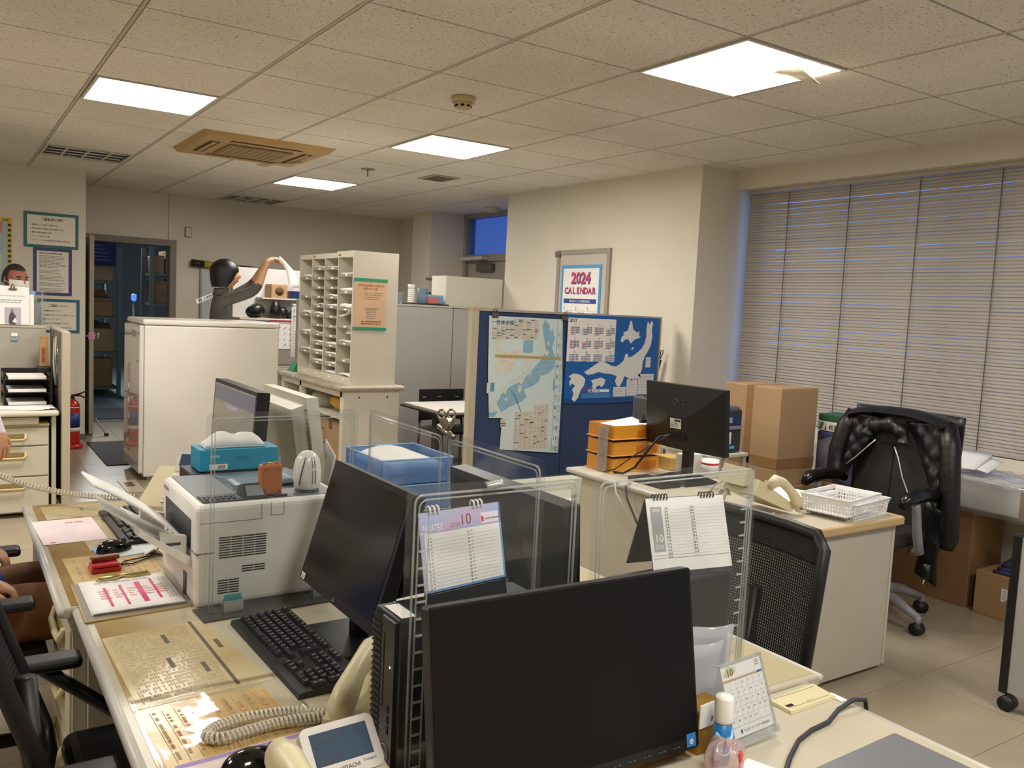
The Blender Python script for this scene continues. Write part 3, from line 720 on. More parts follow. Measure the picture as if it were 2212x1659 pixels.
b = B(clear('poly_bag', (.9, .9, .88), 1.4, .28, 'efe9dc', .15)); b.grid(14, 9, lambda u, v: (2.40+.12*math.sin(PI*v)*math.cos(2*PI*u)*(1+.15*math.sin(11*u)), 6.12+.13*math.sin(PI*v)*math.sin(2*PI*u), .765-.068*math.cos(PI*v)+.006*math.sin(14*u+5*v)), cu=True)
solo('plastic_bag', b, 'crumpled clear plastic bag left of the yellow packet on the counter shelf', 'plastic bag')
cb = thing('carton', 'brown printed carton standing on the lower counter shelf', 'carton', (2.5, 5.85, .32))
part('box', B(card_m).bb(2.33, 2.62, 5.62, 6.14, .321, .632, .003), cb)
fr = Fr((2.3295, 6.14, .25), (0, -1, 0), (0, 0, 1)); b = B(mat('carton_ink', '6a4a2a', .8))
for (x0, y0, x1, y1) in ((.04, .30, .20, .31), (.04, .20, .20, .21), (.04, .12, .2, .125), (.04, .12, .045, .31), (.2, .12, .205, .31), (.25, .09, .44, .115), (.28, .32, .34, .38), (.25, .15, .3, .2)): b.rect(fr, x0, y0, x1, y1, .001)
part('print', b, cb); part('tape', B(cardd_m).bb(2.329, 2.621, 5.86, 5.90, .630, .6335), cb)
so = thing('pigeonhole_sorter', 'cream four-column pigeonhole mail sorter standing on the counter', 'mail sorter', (2.5, 6.03, .92))
sx0, sx1, sy0, sy1, sz0, sz1 = 2.33, 2.67, 5.5, 6.56, .92, 1.842
som = mat('sorter_cream', 'd2cbbb', .45, var=.02); soi = mat('sorter_inner', 'b5ad9b', .6)
b = B(som); b.bb(sx0, sx1, sy0, sy0+.012, sz0, sz1); part('side_panel', b, so)
part('side_panel', B(som).bb(sx0, sx1, sy1-.012, sy1, sz0, sz1), so)
part('back_panel', B(soi).bb(sx1-.012, sx1, sy0+.012, sy1-.012, sz0, sz1), so)
part('top_panel', B(som).bb(sx0, sx1, sy0+.012, sy1-.012, sz1-.035, sz1), so); part('base_panel', B(som).bb(sx0, sx1, sy0+.012, sy1-.012, sz0, sz0+.05), so)
part('top_cap', B(som).bb(sx0+.0, sx1, sy0+.0, sy0+.30, sz1, sz1+.008), so)
for y in (5.735, 6.235): part('top_tag', B(mat('tag_dark', '6d6350', .5)).bb(sx0-.002, sx0, y, y+.03, sz1-.024, sz1-.012), so)
cw = (sy1-sy0-.024)/4
for k in range(1, 4):
    y = sy0+.012+cw*k; part('divider', B(som).bb(sx0, sx1-.012, y-.005, y+.005, sz0+.05, sz1-.035), so)
rows = {0: 7, 1: 12, 2: 12, 3: 6}       # 0 = nearest column
shm = clear('tray_clear', (.80, .80, .77), 1.4, .35, 'c9c4b6', .2)
for c in range(4):
    y0 = sy0+.012+cw*c+.006; y1 = y0+cw-.012; n = rows[c]; zz0, zz1 = sz0+.05, sz1-.035
    for k in range(n):
        z = zz0+(zz1-zz0)*k/n
        if k:
            s_ = part('shelf', B(som).bb(sx0+.004, sx1-.012, y0, y1, z-.004, z), so)
            sub('shelf_lip', B(shm).bb(sx0-.001, sx0+.003, y0, y1, z-.016, z+.004), s_)
            yc = y0+.30*(y1-y0); sub('name_tag', B(paper_m).bb(sx0-.0035, sx0-.0015, yc, yc+.045, z-.011, z+.001), s_)
        else:
            yc = y0+.35*(y1-y0); part('name_tag', B(paper_m).bb(sx0-.003, sx0-.0005, yc, yc+.045, z-.028, z-.014), so)
        if c in (0, 3):
            yc = (y0+y1)/2; part('slot_mark', B(mat('slot_dark', '3b352b', .8)).bb(sx1-.0135, sx1-.012, yc-.035, yc+.035, z+.06, z+.068), so)
        if (c in (1, 2) and R.random() < .65) or (c in (0, 3) and R.random() < .5):
            bb_ = B(paper_m); hh = R.uniform(.004, .014) if c in (1, 2) else R.uniform(.006, .03)
            bb_.sheet(6, 4, lambda u, v: (sx0+.012+.22*u, y0+.015+(y1-y0-.03)*v, z+.004+hh/2+.018*(1-u)*(v*(1-v))*2*R.choice((0, 1))), hh)
            cn = ('nearest', 'second', 'third', 'farthest')[c]
            solo('mail_papers', bb_, 'white papers in the %s sorter column, %s pigeonhole from the bottom' % (cn, ORD[k]), 'papers', 'papers in the pigeonhole sorter')
b = B(paper_m); y0 = sy0+.012+.01
b.sheet(8, 4, lambda u, v: (sx0-.015+.10*u, y0+.19*v+.01, 1.405+.02*u-.012*(1-u)+.04*(1-v)**4), .003)
solo('mail_papers', b, 'curled white sheet sticking out of the nearest sorter column', 'papers')
b = B(paper_m); b.sheet(8, 5, lambda u, v: (sx0+.03+.05*u, y0+.02+.14*v, 1.275+.10*u**1.5), .002)
solo('mail_papers', b, 'white sheet standing upright in the nearest sorter column', 'papers')
# flyer on the sorter's side
ff = thing('flyer', 'peach flyer with red print held by green tape on the sorter side', 'flyer', (2.465, 5.497, 1.31))
fr = Fr((2.345, 5.497, 1.318), (1, 0, 0), (0, 0, 1)); W, Hh = .238, .337
part('sheet', B(mat('peach_paper', 'dcb896', .6, var=.05)).prism(fr, [(0, 0), (W, 0), (W, Hh), (0, Hh)], -.002, .0003), ff)
for y in (-.012, Hh-.012): part('tape_strip', B(mat('green_tape', '2f9a72', .45)).prism(fr, [(-.01, y), (W+.004, y), (W+.004, y+.022), (-.01, y+.022)], .0004, .0014), ff)
b = B(mat('flyer_red', 'a8483a', .7)); cjk(b, fr, '年末年始休業のお知らせ', W/2, Hh-.045, .018, b.mats[0], align='c'); cjk(b, fr, '夢を叶える町', W/2, Hh-.068, .018, b.mats[0], align='c')
for k in range(4): lines(b, fr, .07, W-.02, [Hh-.09-.014*k], .004, mat('flyer_grey', 'a08a78', .7))
b.rect(fr, .07, .135, .18, .142, .001); 
for k in range(5): lines(b, fr, .085, .165, [.125-.013*k], .005, mat('flyer_grey', 'a08a78'), jag=.1)
for k in range(2): lines(b, fr, .05, .20, [.05-.016*k], .007, mat('flyer_red', 'a8483a'), jag=.15)
part('print', b, ff)
# green tape cutter left of the sorter
b = B(mat('green_plastic', '2f7f62', .4)); b.hexa([(2.30, 6.60, .92), (2.44, 6.60, .92), (2.44, 6.72, .92), (2.30, 6.72, .92)], [(2.35, 6.61, 1.0), (2.43, 6.61, 1.0), (2.43, 6.71, 1.0), (2.35, 6.71, 1.0)]); b.bb(2.37, 2.41, 6.598, 6.608, .955, .98, m=mat('dark_red', '4a1f17', .5))
solo('tape_cutter', b, 'green tape cutter on the counter left of the sorter', 'tape cutter')

# ---- shelf bench behind the sorter with bags, poster and boxes
bn = thing('work_bench', 'low cream bench cabinet behind the appliance and sorter', 'bench cabinet', (3.0, 8.7, 0))
part('body', B(cpm).bb(2.45, 3.55, 8.45, 8.95, 0, .76), bn); part('top', B(mat('bench_top', 'b9b0a0', .5)).bb(2.42, 3.58, 8.42, 8.98, .76, .79, .005), bn)
part('upper_shelf', B(cpm).bb(2.45, 3.55, 8.60, 8.95, 1.27, 1.29), bn)
for x in (2.46, 3.52): part('upright', B(cpm).bb(x, x+.03, 8.9, 8.95, .79, 1.75), bn)
part('backboard', B(mat('bench_back', 'c6c4c4', .6)).bb(2.49, 3.52, 8.925, 8.94, .95, 1.80), bn)
bx = thing('tool_chart', 'white chart of small tool drawings with a crimson header beside the appliance', 'chart', (2.87, 8.44, 1.0))
fr = Fr((2.70, 8.44, .99), (1, 0, 0), (0, 0, 1)); part('sheet', B(paper_m).prism(fr, [(0, 0), (.25, 0), (.25, .30), (0, .30)], -.003, 0), bx)
b = B(mat('crimson', 'a8284c', .6)); b.rect(fr, 0, .27, .25, .29, .001); b.rect(fr, 0, .255, .25, .262, .001, mat('pinkline', 'd98aa0', .6))
for k in range(16): 
    x, y = .02+.06*(k % 4)+R.uniform(0, .01), .03+.055*(k//4); b.line(fr, x, y, x+R.uniform(.01, .035), y+R.uniform(.005, .03), .006, .001, R.choice((ink_m, inkg_m, mat('toolred', 'a05a50', .7))))
part('print', b, bx)
pr_ = thing('wall_poster', 'narrow poster of figures and a form hanging left of the sorter', 'poster', (2.97, 8.42, .92))
fr = Fr((2.915, 8.42, .91), (1, 0, 0), (0, 0, 1)); part('sheet', B(mat('poster_pale', 'd9d6cc', .6)).prism(fr, [(0, 0), (.17, 0), (.17, .54), (0, .54)], -.003, 0), pr_)
b = B(mat('poster_green', '5f9a4e', .6)); b.rect(fr, .01, .515, .17, .523, .001); b.rect(fr, 0, .505, .012, .535, .0015, mat('poster_blue', '2f6fb0', .5)); b.rect(fr, .01, .41, .16, .417, .001, mat('poster_blue', '2f6fb0'))
for k in range(12): b.rect(fr, .02+.024*(k % 6), .45-.09*(k//6), .03+.024*(k % 6), .49-.09*(k//6), .001, inkg_m)
for k in range(8): lines(b, fr, .03, .15, [.05+.03*k], .006, inkg_m, jag=.1)
part('print', b, pr_)
b = B(mat('bag_black', '161516', .35)); b.grid(12, 8, lambda u, v: (2.62+.10*math.sin(PI*v)*math.cos(2*PI*u), 8.66+.08*math.sin(PI*v)*math.sin(2*PI*u), 1.36-.07*math.cos(PI*v)+.012*math.sin(9*u)), cu=True)
solo('cable_coil', b, 'dark round coil on the bench shelf right behind the reaching woman', 'coil')
b = B(mat('bag_black', '161516')); b.lathe([(.085, 0), (.05, .13), (.02, .19)], (2.84, 8.7, 1.29), 14); b.lathe([(.06, .0), (.055, .09), (.02, .12)], (2.92, 8.72, 1.29), 14)
solo('black_hood', b, 'black cone-shaped cover on the bench shelf', 'cover')
b = B(mat('bag_gloss', '2a2830', .15)); b.grid(14, 8, lambda u, v: (3.06+.11*math.sin(PI*v)*math.cos(2*PI*u)*(1+.15*math.sin(13*u)), 8.70+.08*math.sin(PI*v)*math.sin(2*PI*u), 1.335-.045*math.cos(PI*v)+.01*math.sin(17*u+4*v)), cu=True)
solo('bin_bag', b, 'shiny dark grey plastic bag on the bench shelf by the poster', 'bag')
hb = thing('holed_box', 'brown cardboard box with a round hole above the bench', 'box', (2.9, 8.76, 1.50))
part('box', B(card_m).bb(2.80, 2.97, 8.72, 8.92, 1.50, 1.64, .004), hb); part('hole', B(mat('hole_dark', '5a442c', .9)).cyl((2.885, 8.7195, 1.57), (2.885, 8.718, 1.57), .045, n=18), hb)
solo('box_ledge', B(cpm).bb(2.70, 3.4, 8.70, 8.92, 1.485, 1.50), 'narrow ledge carrying the holed box over the bench', 'ledge')
solo('navy_box', B(mat('navy_plastic', '1b2555', .4)).bb(3.02, 3.16, 8.72, 8.9, 1.50, 1.58, .006), 'small navy box right of the holed cardboard box', 'box')
bk = [('8aa6b8', 'pale blue'), ('5f7f9c', 'blue'), ('b9b59c', 'cream'), ('6f8a76', 'green'), ('c79a6a', 'orange')]
for k, (c, n) in enumerate(bk):
    solo('binder', B(mat('bind'+c, c, .6)).bb(2.46-.04+.032*k, 2.487-.04+.032*k, 9.2, 9.42, 1.18, 1.42, .002), '%s spine in the row of upright files by the woman' % n, 'file', 'upright files on the stand')
st = thing('file_stand', 'perforated steel upright stand beside the woman holding upright files', 'stand', (2.53, 9.3, 0))
part('shelf', B(cpm).bb(2.38, 2.62, 9.18, 9.45, 1.15, 1.18), st)
ub = B(cpm).bb(2.595, 2.625, 9.42, 9.45, 0, 1.78); part('upright', ub, st)
for k in range(14): part('slot', B(dark_m).bb(2.604, 2.616, 9.4185, 9.42, 1.20+.04*k, 1.222+.04*k), st)
part('upright', B(cpm).bb(2.38, 2.41, 9.42, 9.45, 0, 1.18), st)
sg = thing('slanted_sign', 'slanted white sign strip with a blue mark and black characters by the woman', 'sign', (2.28, 9.16, 1.42)); part('hook', B(chrome_m).tube([(2.30, 9.16, 1.47), (2.34, 9.30, 1.52), (2.60, 9.43, 1.55)], .003, 6), sg)
fr = Fr((2.17, 9.155, 1.40), (.9, 0, .43), (-.43, 0, .9)); part('board', B(white_m).prism(fr, [(0, 0), (.24, 0), (.24, .045), (0, .045)], -.006, 0), sg)
b = B(inkb_m); b.rect(fr, .025, .008, .06, .038, .001); cjk(b, fr, '大塚刷毛', .075, .011, .03, ink_m); cjk(b, fr, '工', .031, .010, .026, white_m, .002); part('print', b, sg)
# whiteboard and hazard roll on the back wall
wbd = thing('whiteboard', 'pale whiteboard fixed to the back wall behind the woman', 'whiteboard', (3.1, 10.47, 1.1))
part('surface', B(mat('wb_surface', 'c9cacd', .3)).bb(2.53, 3.95, 10.47, 10.49, .95, 1.80), wbd)
for a in ((2.51, 2.53, .95, 1.80), (3.95, 3.97, .95, 1.80), (2.51, 3.97, 1.80, 1.82), (2.51, 3.97, .93, .95)): part('frame_bar', B(steel_m).bb(a[0], a[1], 10.462, 10.492, a[2], a[3]), wbd)
hz = thing('hazard_roll', 'yellow and black striped hazard roll lying along the top of the whiteboard', 'hazard roll', (3.0, 10.44, 1.82))
hy, hk = mat('haz_yellow', 'b3a32c', .5), mat('haz_black', '1d1b16', .5)
for k in range(9):
    x = 2.40+.14*k
    b = B(hy if k % 2 else hk); b.tube([(x, 10.44, 1.862-.008*k), (x+.14, 10.44, 1.862-.008*(k+1))], .042, 14); part('band', b, hz)
clk = thing('wall_clock', 'small black and white dial gauge on the back wall near the woman\'s hands', 'clock', (2.95, 10.45, 1.70))
part('case', B(mat('bag_black', '161516')).cyl((2.98, 10.47, 1.76), (2.98, 10.43, 1.76), .075, n=20), clk); part('dial', B(white_m).cyl((2.98, 10.43, 1.76), (2.98, 10.428, 1.76), .062, n=20), clk)
b = B(mat('bag_black', '161516'))
for k in range(5): b.tube([(2.86, 10.44, 1.70), (2.86+.05*math.cos(k*1.1), 10.42, 1.62+.03*math.sin(k)), (2.86+.06*math.cos(k*1.2), 10.42, 1.56)], .004, 6)
solo('hanging_tongs', b, 'black bundle of hooks hanging on the whiteboard', 'hooks')

# ---- grey lockers with things on top
for k, (a, b_, n) in enumerate(((2.62, 3.30, 'grey low locker partly hidden behind the sorter'), (3.302, 3.98, 'grey low locker between the sorter and the blue board'), (3.982, 4.62, 'grey low locker nearest the cream wall'))):
    t = thing('low_locker', n, 'locker', ((a+b_)/2, 7.22, 0), group='row of grey low lockers')
    part('body', B(mat('locker_grey', 'a3a19f', .5, var=.02)).bb(a, b_, 7.02, 7.45, .04, 1.485), t)
    part('door', B(mat('locker_door', 'aaa7a5', .5, var=.02)).bb(a+.004, b_-.004, 7.0, 7.02, .06, 1.48), t)
    part('top', B(mat('locker_top', 'b7b3ac', .5)).bb(a, b_, 6.995, 7.45, 1.485, 1.503), t)
b = B(mat('whitecab', 'd6d2c6', .5)); b.bb(3.98, 4.62, 7.16, 7.45, 1.503, 1.79, .003); wcab = solo('white_cabinet_box', b, 'plain white cabinet box standing on the lockers below the blue transom', 'cabinet')
b = B(mat('trayblk', '2a2527', .5)).bb(3.55, 3.95, 7.03, 7.30, 1.503, 1.515, .004); solo('serving_tray', b, 'flat dark tray on the grey lockers', 'tray')
b = B(paper_m)
for k in range(7): b.lathe([(.030, .018*k), (.034, .018*k+.016)], (3.595, 7.12, 1.515), 14)
b.lathe([(.028, .126), (.036, .17)], (3.595, 7.12, 1.515), 14); solo('paper_cups', b, 'stack of white paper cups on the dark tray', 'cups')
solo('clear_jug', B(clear('jug', (.62, .72, .82), 1.4, .3, '9fb4c6')).lathe([(.05, 0), (.055, .05), (.055, .14)], (3.72, 7.14, 1.515), 16), 'greyish translucent jug beside the paper cups', 'jug')
solo('blue_caddy', B(mat('caddy_blue', '7fa9cf', .5)).bb(3.80, 3.94, 7.12, 7.28, 1.515, 1.60, .012), 'pale blue plastic caddy on the dark tray', 'caddy')
solo('pink_box', B(mat('pinkbox', 'c26f6c', .5)).bb(3.74, 3.84, 7.04, 7.11, 1.515, 1.58, .008), 'small coral pink box in front of the blue caddy', 'box')
solo('clear_tub', B(clear('tub', (.75, .82, .88), 1.4, .3, 'b8c6d2')).lathe([(.04, 0), (.045, .09), (.05, .095), (.05, .105)], (3.46, 7.12, 1.503), 16), 'small clear lidded tub on the lockers beside the sorter', 'tub')
for z, c, n in ((1.80, 'b56f8a', 'pink'), (1.63, '5d7f83', 'teal')): solo('wall_tape', B(mat('wt'+c, c, .5)).bb(4.80, 4.90, 9.143, 9.147, z, z+.03), 'short %s strip of tape on the corner column' % n, 'tape')

# ---- meeting table and two slotted chairs behind the blue board
mt = thing('meeting_table', 'white meeting table with a black edge behind the blue board', 'table', (3.8, 5.9, 0))
part('top', B(mat('mt_white', 'e6e2dc', .35)).bb(3.12, 4.52, 5.55, 6.25, .685, .702), mt); part('edge', B(black_m).bb(3.10, 4.54, 5.53, 6.27, .668, .686, .006), mt)
for x in (3.25, 4.38):
    b = B(black_m); b.bb(x-.025, x+.025, 5.86, 5.94, .05, .668); b.bb(x-.025, x+.025, 5.6, 6.2, 0, .05, .01); part('leg', b, mt)
def slot_chair(x, y, rz, label):
    t = thing('slotted_chair', label, 'chair', (x, y, 0), rz, 'black slotted chairs at the meeting table')
    blk = black_m
    b = B(blk); b.grid(9, 5, lambda u, v: (-.20-.03*math.sin(PI*u), -.22+.44*u, .50+.27*v)); b.grid(9, 5, lambda u, v: (-.21-.03*math.sin(PI*u), .22-.44*u, .50+.27*v)); b.bb(-.21, -.2, -.22, .22, .765, .772); bk_ = part('backrest', b, t, False)
    for r_ in range(2):
        for k in range(3): sub('slot', B(mat('slot_light', 'a09a92', .6)).bb(-.2-.032*math.sin(PI*(.12+.38*k))-.0+.002, -.197-.032*math.sin(PI*(.12+.38*k))+.002, -.19+.165*k, -.155+.165*k, .70-.05*r_, .706-.05*r_), bk_)
    part('seat', B(blk).bb(-.20, .22, -.22, .22, .43, .455, .01), t, False)
    for (sx, sy) in ((-.2, -.21), (-.2, .21), (.2, -.21), (.2, .21)): part('leg', B(blk).tube([(sx, sy, .44), (sx*1.15, sy*1.05, 0)], .012, 8), t, False)
    for sy in (-.21, .21): part('back_post', B(blk).tube([(-.2, sy, .43), (-.215, sy, .77)], .010, 8), t, False)
slot_chair(3.64, 6.34, -PI/2, 'black slotted-back chair at the far left end of the meeting table')
slot_chair(4.20, 6.34, -PI/2, 'black slotted-back chair half hidden behind the blue board post')

# ---- blue pin board on feet with map and calendar
bbd = thing('blue_board', 'free-standing navy pin board with an aluminium frame', 'pin board', (3.66, 4.75, 0))
navy_m = mat('board_navy', '2f4166', .85, bump=.2, bscale=500)
BX0, BX1 = 2.83, 4.49
part('panel', B(navy_m).bb(BX0+.05, BX1-.015, 4.735, 4.765, .12, 1.482), bbd)
alu_m = mat('board_alu', 'b8b2a2', .4, metal=.2)
part('top_rail', B(alu_m).bb(BX0, BX1, 4.725, 4.775, 1.482, 1.498), bbd); part('post', B(mat('board_post', 'bdb59f', .5)).bb(BX0, BX0+.05, 4.725, 4.775, .03, 1.482), bbd); part('post', B(alu_m).bb(BX1-.015, BX1, 4.725, 4.775, .03, 1.482), bbd); part('bottom_rail', B(alu_m).bb(BX0+.05, BX1-.015, 4.725, 4.775, .10, .12), bbd)
part('post_cap', B(tan_m).bb(BX0-.002, BX0+.055, 4.722, 4.778, 1.488, 1.502), bbd)
for x in (BX0+.02, BX1-.02): part('foot', B(alu_m).bb(x-.02, x+.02, 4.5, 5.0, 0, .03, .008), bbd)
part('panel_seam', B(mat('seam_navy', '1d2a47', .8)).bb(3.60, 3.606, 4.733, 4.735, .12, 1.48), bbd)

# folded paper map
m1 = thing('paper_map', 'creased pale blue paper map clipped to the left half of the blue board', 'map', (3.27, 4.73, .51))
fr = Fr((2.955, 4.727, .513), (1, 0, 0), (0, 0, 1))
outl = [(.13, .05), (.62, 0), (.625, .50), (.60, .935), (0, .94), (.012, .55), (.035, .265), (.14, .262)]
wv = B(mat('map_paper', 'cfe0e0', .55, var=.04, scale=3)); wv.prism(fr, outl, .001, .004); part('sheet', wv, m1)
h = .0046
land = mat('map_land', 'dcd9c6', .6, var=.1, scale=40); lb = mat('map_lblue', '8cb6cc', .6, var=.15, scale=60)
tbl = mat('map_table', 'd9d3c4', .7)
b = B(land)
b.poly(fr, [(.05, .78), (.08, .80), (.11, .77), (.10, .72), (.16, .70), (.24, .72), (.28, .69), (.22, .64), (.20, .57), (.15, .55), (.13, .59), (.08, .56), (.06, .60), (.10, .66)], h)        # north island inset
b.poly(fr, [(.45, .93), (.52, .86), (.54, .80), (.52, .74), (.555, .66), (.55, .60), (.50, .56), (.44, .545), (.42, .50), (.36, .47), (.30, .45), (.26, .50), (.34, .56), (.40, .62), (.44, .66), (.47, .72), (.45, .80), (.43, .88)], h, lb)
b.poly(fr, [(.30, .45), (.26, .50), (.20, .48), (.12, .42), (.09, .36), (.13, .30), (.20, .34), (.27, .36), (.33, .40)], h, lb)
for k in range(60):
    x, y = R.uniform(.1, .55), R.uniform(.34, .9)
    if abs((y-.36)-(x-.12)*1.15) < .09: b.poly(fr, [(x+R.uniform(.006, .026)*math.cos(a), y+R.uniform(.006, .026)*math.sin(a)) for a in (0, 1.2, 2.4, 3.6, 4.9)], h+.0004+k*4e-6, land)
b.poly(fr, [(.03, .30), (.10, .31), (.08, .275), (.04, .27)], h, lb)
b.rect(fr, .28, .70, .36, .785, h, lb); b.rect(fr, .035, .44, .065, .50, h, mat('map_teal', '4f9cc0', .6)); b.rect(fr, .005, .43, .033, .50, h, tbl); b.rect(fr, .545, .44, .56, .52, h, lb)
part('land_print', b, m1)
b = B(tbl)
def table(x0, y0, x1, y1, n):
    b.rect(fr, x0, y0, x1, y1, h+.0003, tbl)
    for k in range(n):
        xx = x0+(x1-x0)*k/n; b.rect(fr, xx, y0, xx+.0015, y1, h+.0006, inkg_m)
        for q in range(int((y1-y0)/.006)):
            if R.random() < .8: b.rect(fr, xx+.003, y1-.006*q-.005, xx+(x1-x0)/n*R.uniform(.5, .9), y1-.006*q-.0028, h+.0006, mat('tbl_ink', 'aaa396', .8))
        for q in range(2):
            yy = R.uniform(y0, y1); b.rect(fr, xx+.002, yy, xx+(x1-x0)/n-.002, yy+.006, h+.0009, mat('tbl_blue', '3f6f9e', .7))
table(.03, .79, .20, .875, 5); table(.20, .79, .40, .925, 6); table(.24, .04, .40, .30, 4); table(.40, .04, .52, .345, 4)
b.rect(fr, .02, .90, .19, .906, h, mat('map_pinkbar', 'd08a92', .6)); cjk(b, fr, '日本全図', .055, .885, .036, mat('map_title', '1f4f80', .6), h+.0015, .004)
table(.125, .20, .17, .255, 1)
for k in range(12):
    y = .845-.072*k; b.text(fr, str(k+1), .565, y-.03, .035, h+.001, mat('num_blue', '4f8fb0', .6), 'l', .02)
    for q in range(6): b.rect(fr, .588, y-.004-.009*q, .615, y-.008-.009*q+.002, h+.0006, inkg_m)
b.rect(fr, .558, .02, .561, .92, h, inkg_m)
b.poly(fr, [(.225, .42), (.285, .30), (.288, .303), (.228, .423)], h+.001, mat('pen_navy', '1c3c70', .7)); b.rect(fr, .265, .27, .285, .276, h+.001, mat('pen_navy', '1c3c70')); b.line(fr, .2, .445, .225, .42, .003, h+.001, mat('pen_navy', '1c3c70')); b.line(fr, .10, .44, .36, .60, .001, h+.001, inkg_m)
part('print', b, m1)
b = B(mat('old_tape', 'b5a572', .4)); b.prism(fr, [(.06, .668), (.60, .655), (.60, .672), (.06, .688)], .0055, .0062); part('tape_strip', b, m1)
for x in (3.0, 3.57):
    b = B(mat('clip_steel', '7d776c', .3, metal=.8)); b.bb(x-.025, x+.025, 4.715, 4.737, 1.44, 1.475, .003); b.tube([(x-.012, 4.72, 1.475), (x-.01, 4.71, 1.505), (x+.01, 4.71, 1.505), (x+.012, 4.72, 1.475)], .003, 6)
    solo('bulldog_clip', b, 'steel clip holding the %s top corner of the pale map' % ('left' if x < 3.2 else 'right'), 'clip')

# blue 2017 calendar poster
m2 = thing('calendar_poster', 'bright blue 2017 calendar poster with a white map on the blue board', 'poster', (4.03, 4.73, .86))
fr = Fr((3.60, 4.728, .868), (1, 0, 0), (0, 0, 1)); W, Hh = .865, .618
part('sheet', B(mat('poster_blue_bright', '1763b0', .4)).prism(fr, [(0, -.008), (W*.5, -.012), (W, .0), (W, Hh), (0, Hh)], .001, .004), m2)
part('margin', B(mat('poster_blue_dark', '124b8c', .4)).prism(fr, [(0, -.008), (W*.5, -.012), (W, 0), (W, .03), (0, .024)], .004, .0046), m2)
b = B(paper_m); h = .0047
b.rect(fr, .005, .29, .44, .595, h); b.text(fr, '2017', .015, .565, .034, h+.001, mat('cal_navy', '1d2b55', .7), 'l', .02)
for mth in range(12):
    cx, cy = .05+.108*(mth % 4), .53-.096*(mth//4); b.text(fr, str(mth+1), cx+.02, cy+.012, .018, h+.001, mat('cal_navy', '1d2b55'), 'c', .02)
    for r_ in range(5):
        for c in range(7):
            if r_ == 0 and c < (mth*3) % 6: continue
            if r_ == 4 and c > 3: continue
            b.rect(fr, cx-.022+.012*c, cy-.005-.012*r_, cx-.014+.012*c, cy+.003-.012*r_, h+.0006, mat('cal_red', 'c8604a', .7) if c == 0 else mat('cal_blue', '3c4f88', .7))
part('calendar_print', b, m2)
pw = mat('poster_white', 'e4e4e2', .6, var=.03, scale=40)
b = B(pw)
b.poly(fr, [(.575, .595), (.59, .585), (.605, .53), (.65, .505), (.67, .52), (.665, .485), (.685, .475), (.66, .465), (.625, .455), (.59, .425), (.565, .455), (.535, .455), (.52, .44), (.505, .43), (.49, .445), (.50, .475), (.52, .485), (.51, .50), (.53, .51), (.555, .52)], h)
b.poly(fr, [(.745, .595), (.765, .57), (.785, .60), (.80, .575), (.79, .53), (.80, .48), (.79, .42), (.765, .37), (.74, .34), (.72, .29), (.715, .235), (.70, .20), (.71, .17), (.685, .185), (.67, .155), (.65, .17), (.62, .15), (.575, .175), (.545, .185), (.535, .15), (.50, .10), (.475, .12), (.46, .15), (.475, .185), (.42, .20), (.36, .205), (.30, .215), (.25, .20), (.20, .195), (.17, .215), (.21, .235), (.26, .265), (.32, .295), (.37, .28), (.42, .26), (.46, .255), (.50, .275), (.53, .30), (.545, .345), (.57, .35), (.575, .32), (.62, .335), (.66, .36), (.70, .39), (.725, .43), (.74, .48), (.735, .53)], h)
b.poly(fr, [(.235, .155), (.28, .165), (.33, .175), (.37, .16), (.36, .125), (.335, .105), (.315, .12), (.29, .11), (.275, .085), (.245, .10), (.255, .13)], h)
b.poly(fr, [(.075, .205), (.12, .20), (.16, .185), (.185, .16), (.175, .12), (.15, .09), (.125, .03), (.10, .005), (.07, .02), (.085, .06), (.07, .09), (.095, .12), (.065, .135), (.05, .115), (.04, .15), (.06, .165), (.035, .185)], h)
b.poly(fr, [(.60, .375), (.62, .385), (.625, .40), (.605, .395)], h)
part('land_print', b, m2)
b = B(inkg_m)
for k in range(70):
    x, y = R.uniform(.2, .78), R.uniform(.15, .58)
    if (.45 < x < .7 and .16 < y < .3) or (.72 < x < .78 and .38 < y < .56) or (.25 < x < .42 and .22 < y < .27) or (.53 < x < .65 and .46 < y < .5):
        a = R.uniform(0, 6.28); l = R.uniform(.01, .03); b.line(fr, x, y, x+l*math.cos(a), y+l*math.sin(a), .0016, h+.0006+k*4e-6, mat('road', 'a8aab4', .7))
for (x0, y0, x1, y1) in ((.445, .035, .57, .105), (.57, .04, .68, .16), (.68, .05, .84, .20), (.745, .25, .80, .325)): b.rect(fr, x0+.003, y0, x1-.003, y1, h, pw); lines(b, fr, x0+.008, x1-.008, [y0+.012+.012*q for q in range(int((y1-y0)/.013))], .003, mat('road', 'a8aab4'), h+.0005)
b.rect(fr, .16, .03, .42, .062, h, mat('pale_blue_band', '3f86c4', .5)); cjk(b, fr, '新潟運輸', .215, .068, .028, paper_m, h+.0005, .02); cjk(b, fr, '第一', .165, .07, .02, mat('logo_red', 'c83048', .6), h+.0005, .02); b.rect(fr, .32, .07, .41, .09, h, paper_m); cjk(b, fr, '安全第一運転月間', .165, .098, .012, mat('logo_red', 'c83048'), h+.0005, .01)
part('print', b, m2)

